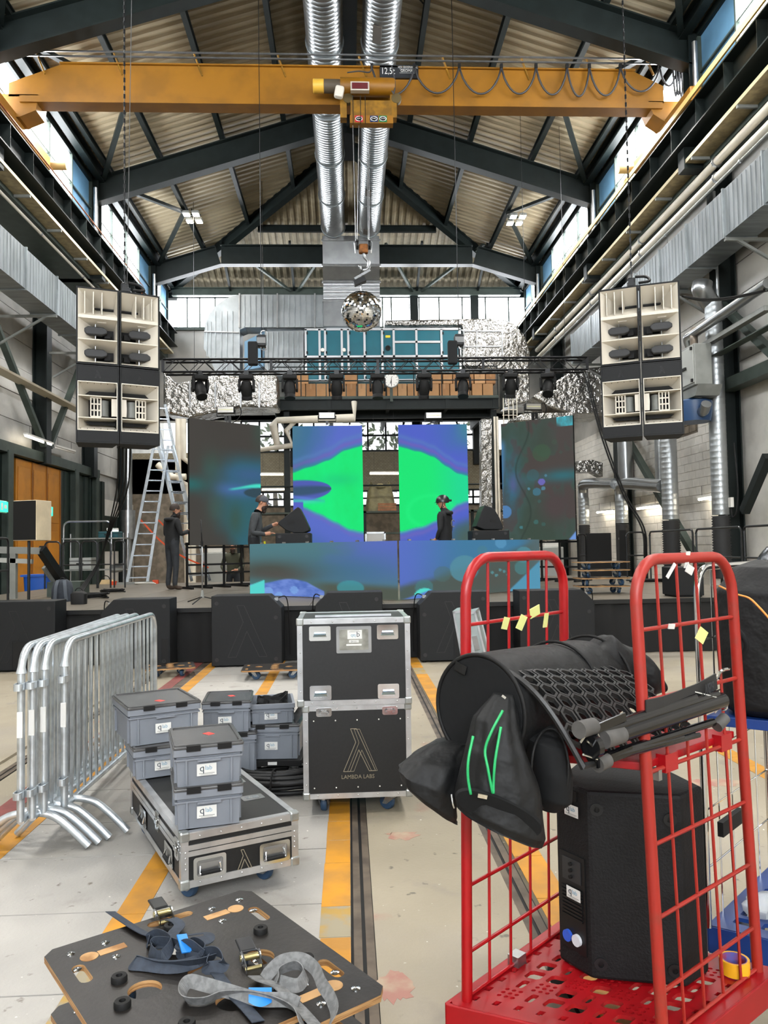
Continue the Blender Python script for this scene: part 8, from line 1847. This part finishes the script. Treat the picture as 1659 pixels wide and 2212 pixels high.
bag([(G(.34, .31, .94), bu*.30, bv*.27, .5), (G(.33, .30, .97), bu*.34, bv*.28, .5), (G(.33, .30, 1.2), bu*.36, bv*.29, .5), (G(.33, .31, 1.38), bu*.36, bv*.29, .5), (G(.36, .33, 1.46), bu*.31, bv*.27, .55), (G(.38, .34, 1.5), bu*.2, bv*.2, .7)], 'bag_body', CLO, gb, 52, .012, 6, 4)
bag([(G(.36, .36, 1.46), bu*.3, bv*.24, .7), (G(.38, .36, 1.53), bu*.27, bv*.22, .8), (G(.4, .36, 1.57), bu*.15, bv*.14, .9)], 'clear_cover', mat('clear_black_film', '1d2024', .18, 0), gb, 40, .03, 12, 9)
OR = mat('orange_piping', 'd98a3c', .5)
MB().tube(spline([at(1554, 1266, Y=2.62), at(1590, 1283, Y=2.52), at(1618, 1292, Y=2.47), at(1640, 1312, Y=2.43), at(1665, 1340, Y=2.4)], 6), .0035, 6).build('piping', OR, gb, smooth=True)
MB().tube(spline([at(1578, 1345, Y=2.5), at(1608, 1380, Y=2.46), at(1612, 1400, Y=2.46), at(1600, 1422, Y=2.48)], 6), .01, 8).build('carry_handle', CLO2, gb, smooth=True)
pbg = thing('plastic_bag', 'crumpled clear plastic bag on the blue cart base', 'plastic bag', tuple(G(.2, .12, ZB+.007)))
bag([((0, 0, 0), (.07, 0, 0), (0, .05, 0), .8), ((0, 0, .03), (.075, 0, 0), (0, .05, 0), .9), ((.01, 0, .07), (.03, 0, 0), (0, .02, 0), 1)], 'bag_film', mat('clear_film', 'd5d9dc', .15, 0, alpha=.55), pbg, 24, .03, 30)
# ---- aluminium case standing behind the cart
p = at(1075, 1450, Y=6.0); sc_ = thing('aluminium_case', 'open aluminium edged case leaning behind the left red hoop', 'flight case', (p.x, 6.05, 0), -.25)
for dx, tilt, nm in ((0, -.16, 'case_half'), (.13, -.22, 'case_lid')):
    mb = MB(); mb.M = Matrix.Translation((dx, 0, .03)) @ Matrix.Rotation(tilt, 4, 'Y'); mb.bx(-.16, -.06, -.02, .3, 0, 1.04); h_ = mb.build(nm, mat('case_silver_panel', '9aa3a2', .35, .5, .1, 4), sc_)
    for x_ in (-.16, -.06):
        for y_ in (-.02, .3): e_ = MB(); e_.M = mb.M; e_.bx(x_-.008, x_+.008, y_-.008, y_+.008, 0, 1.045).build('case_edge', EDGE, h_)
    e_ = MB(); e_.M = mb.M; e_.bx(-.168, -.052, -.028, .308, 1.03, 1.05).build('case_edge', EDGE, h_); e_ = MB(); e_.M = mb.M; e_.bx(-.13, -.09, -.03, -.02, .75, .86).build('case_latch', CHROME, h_)
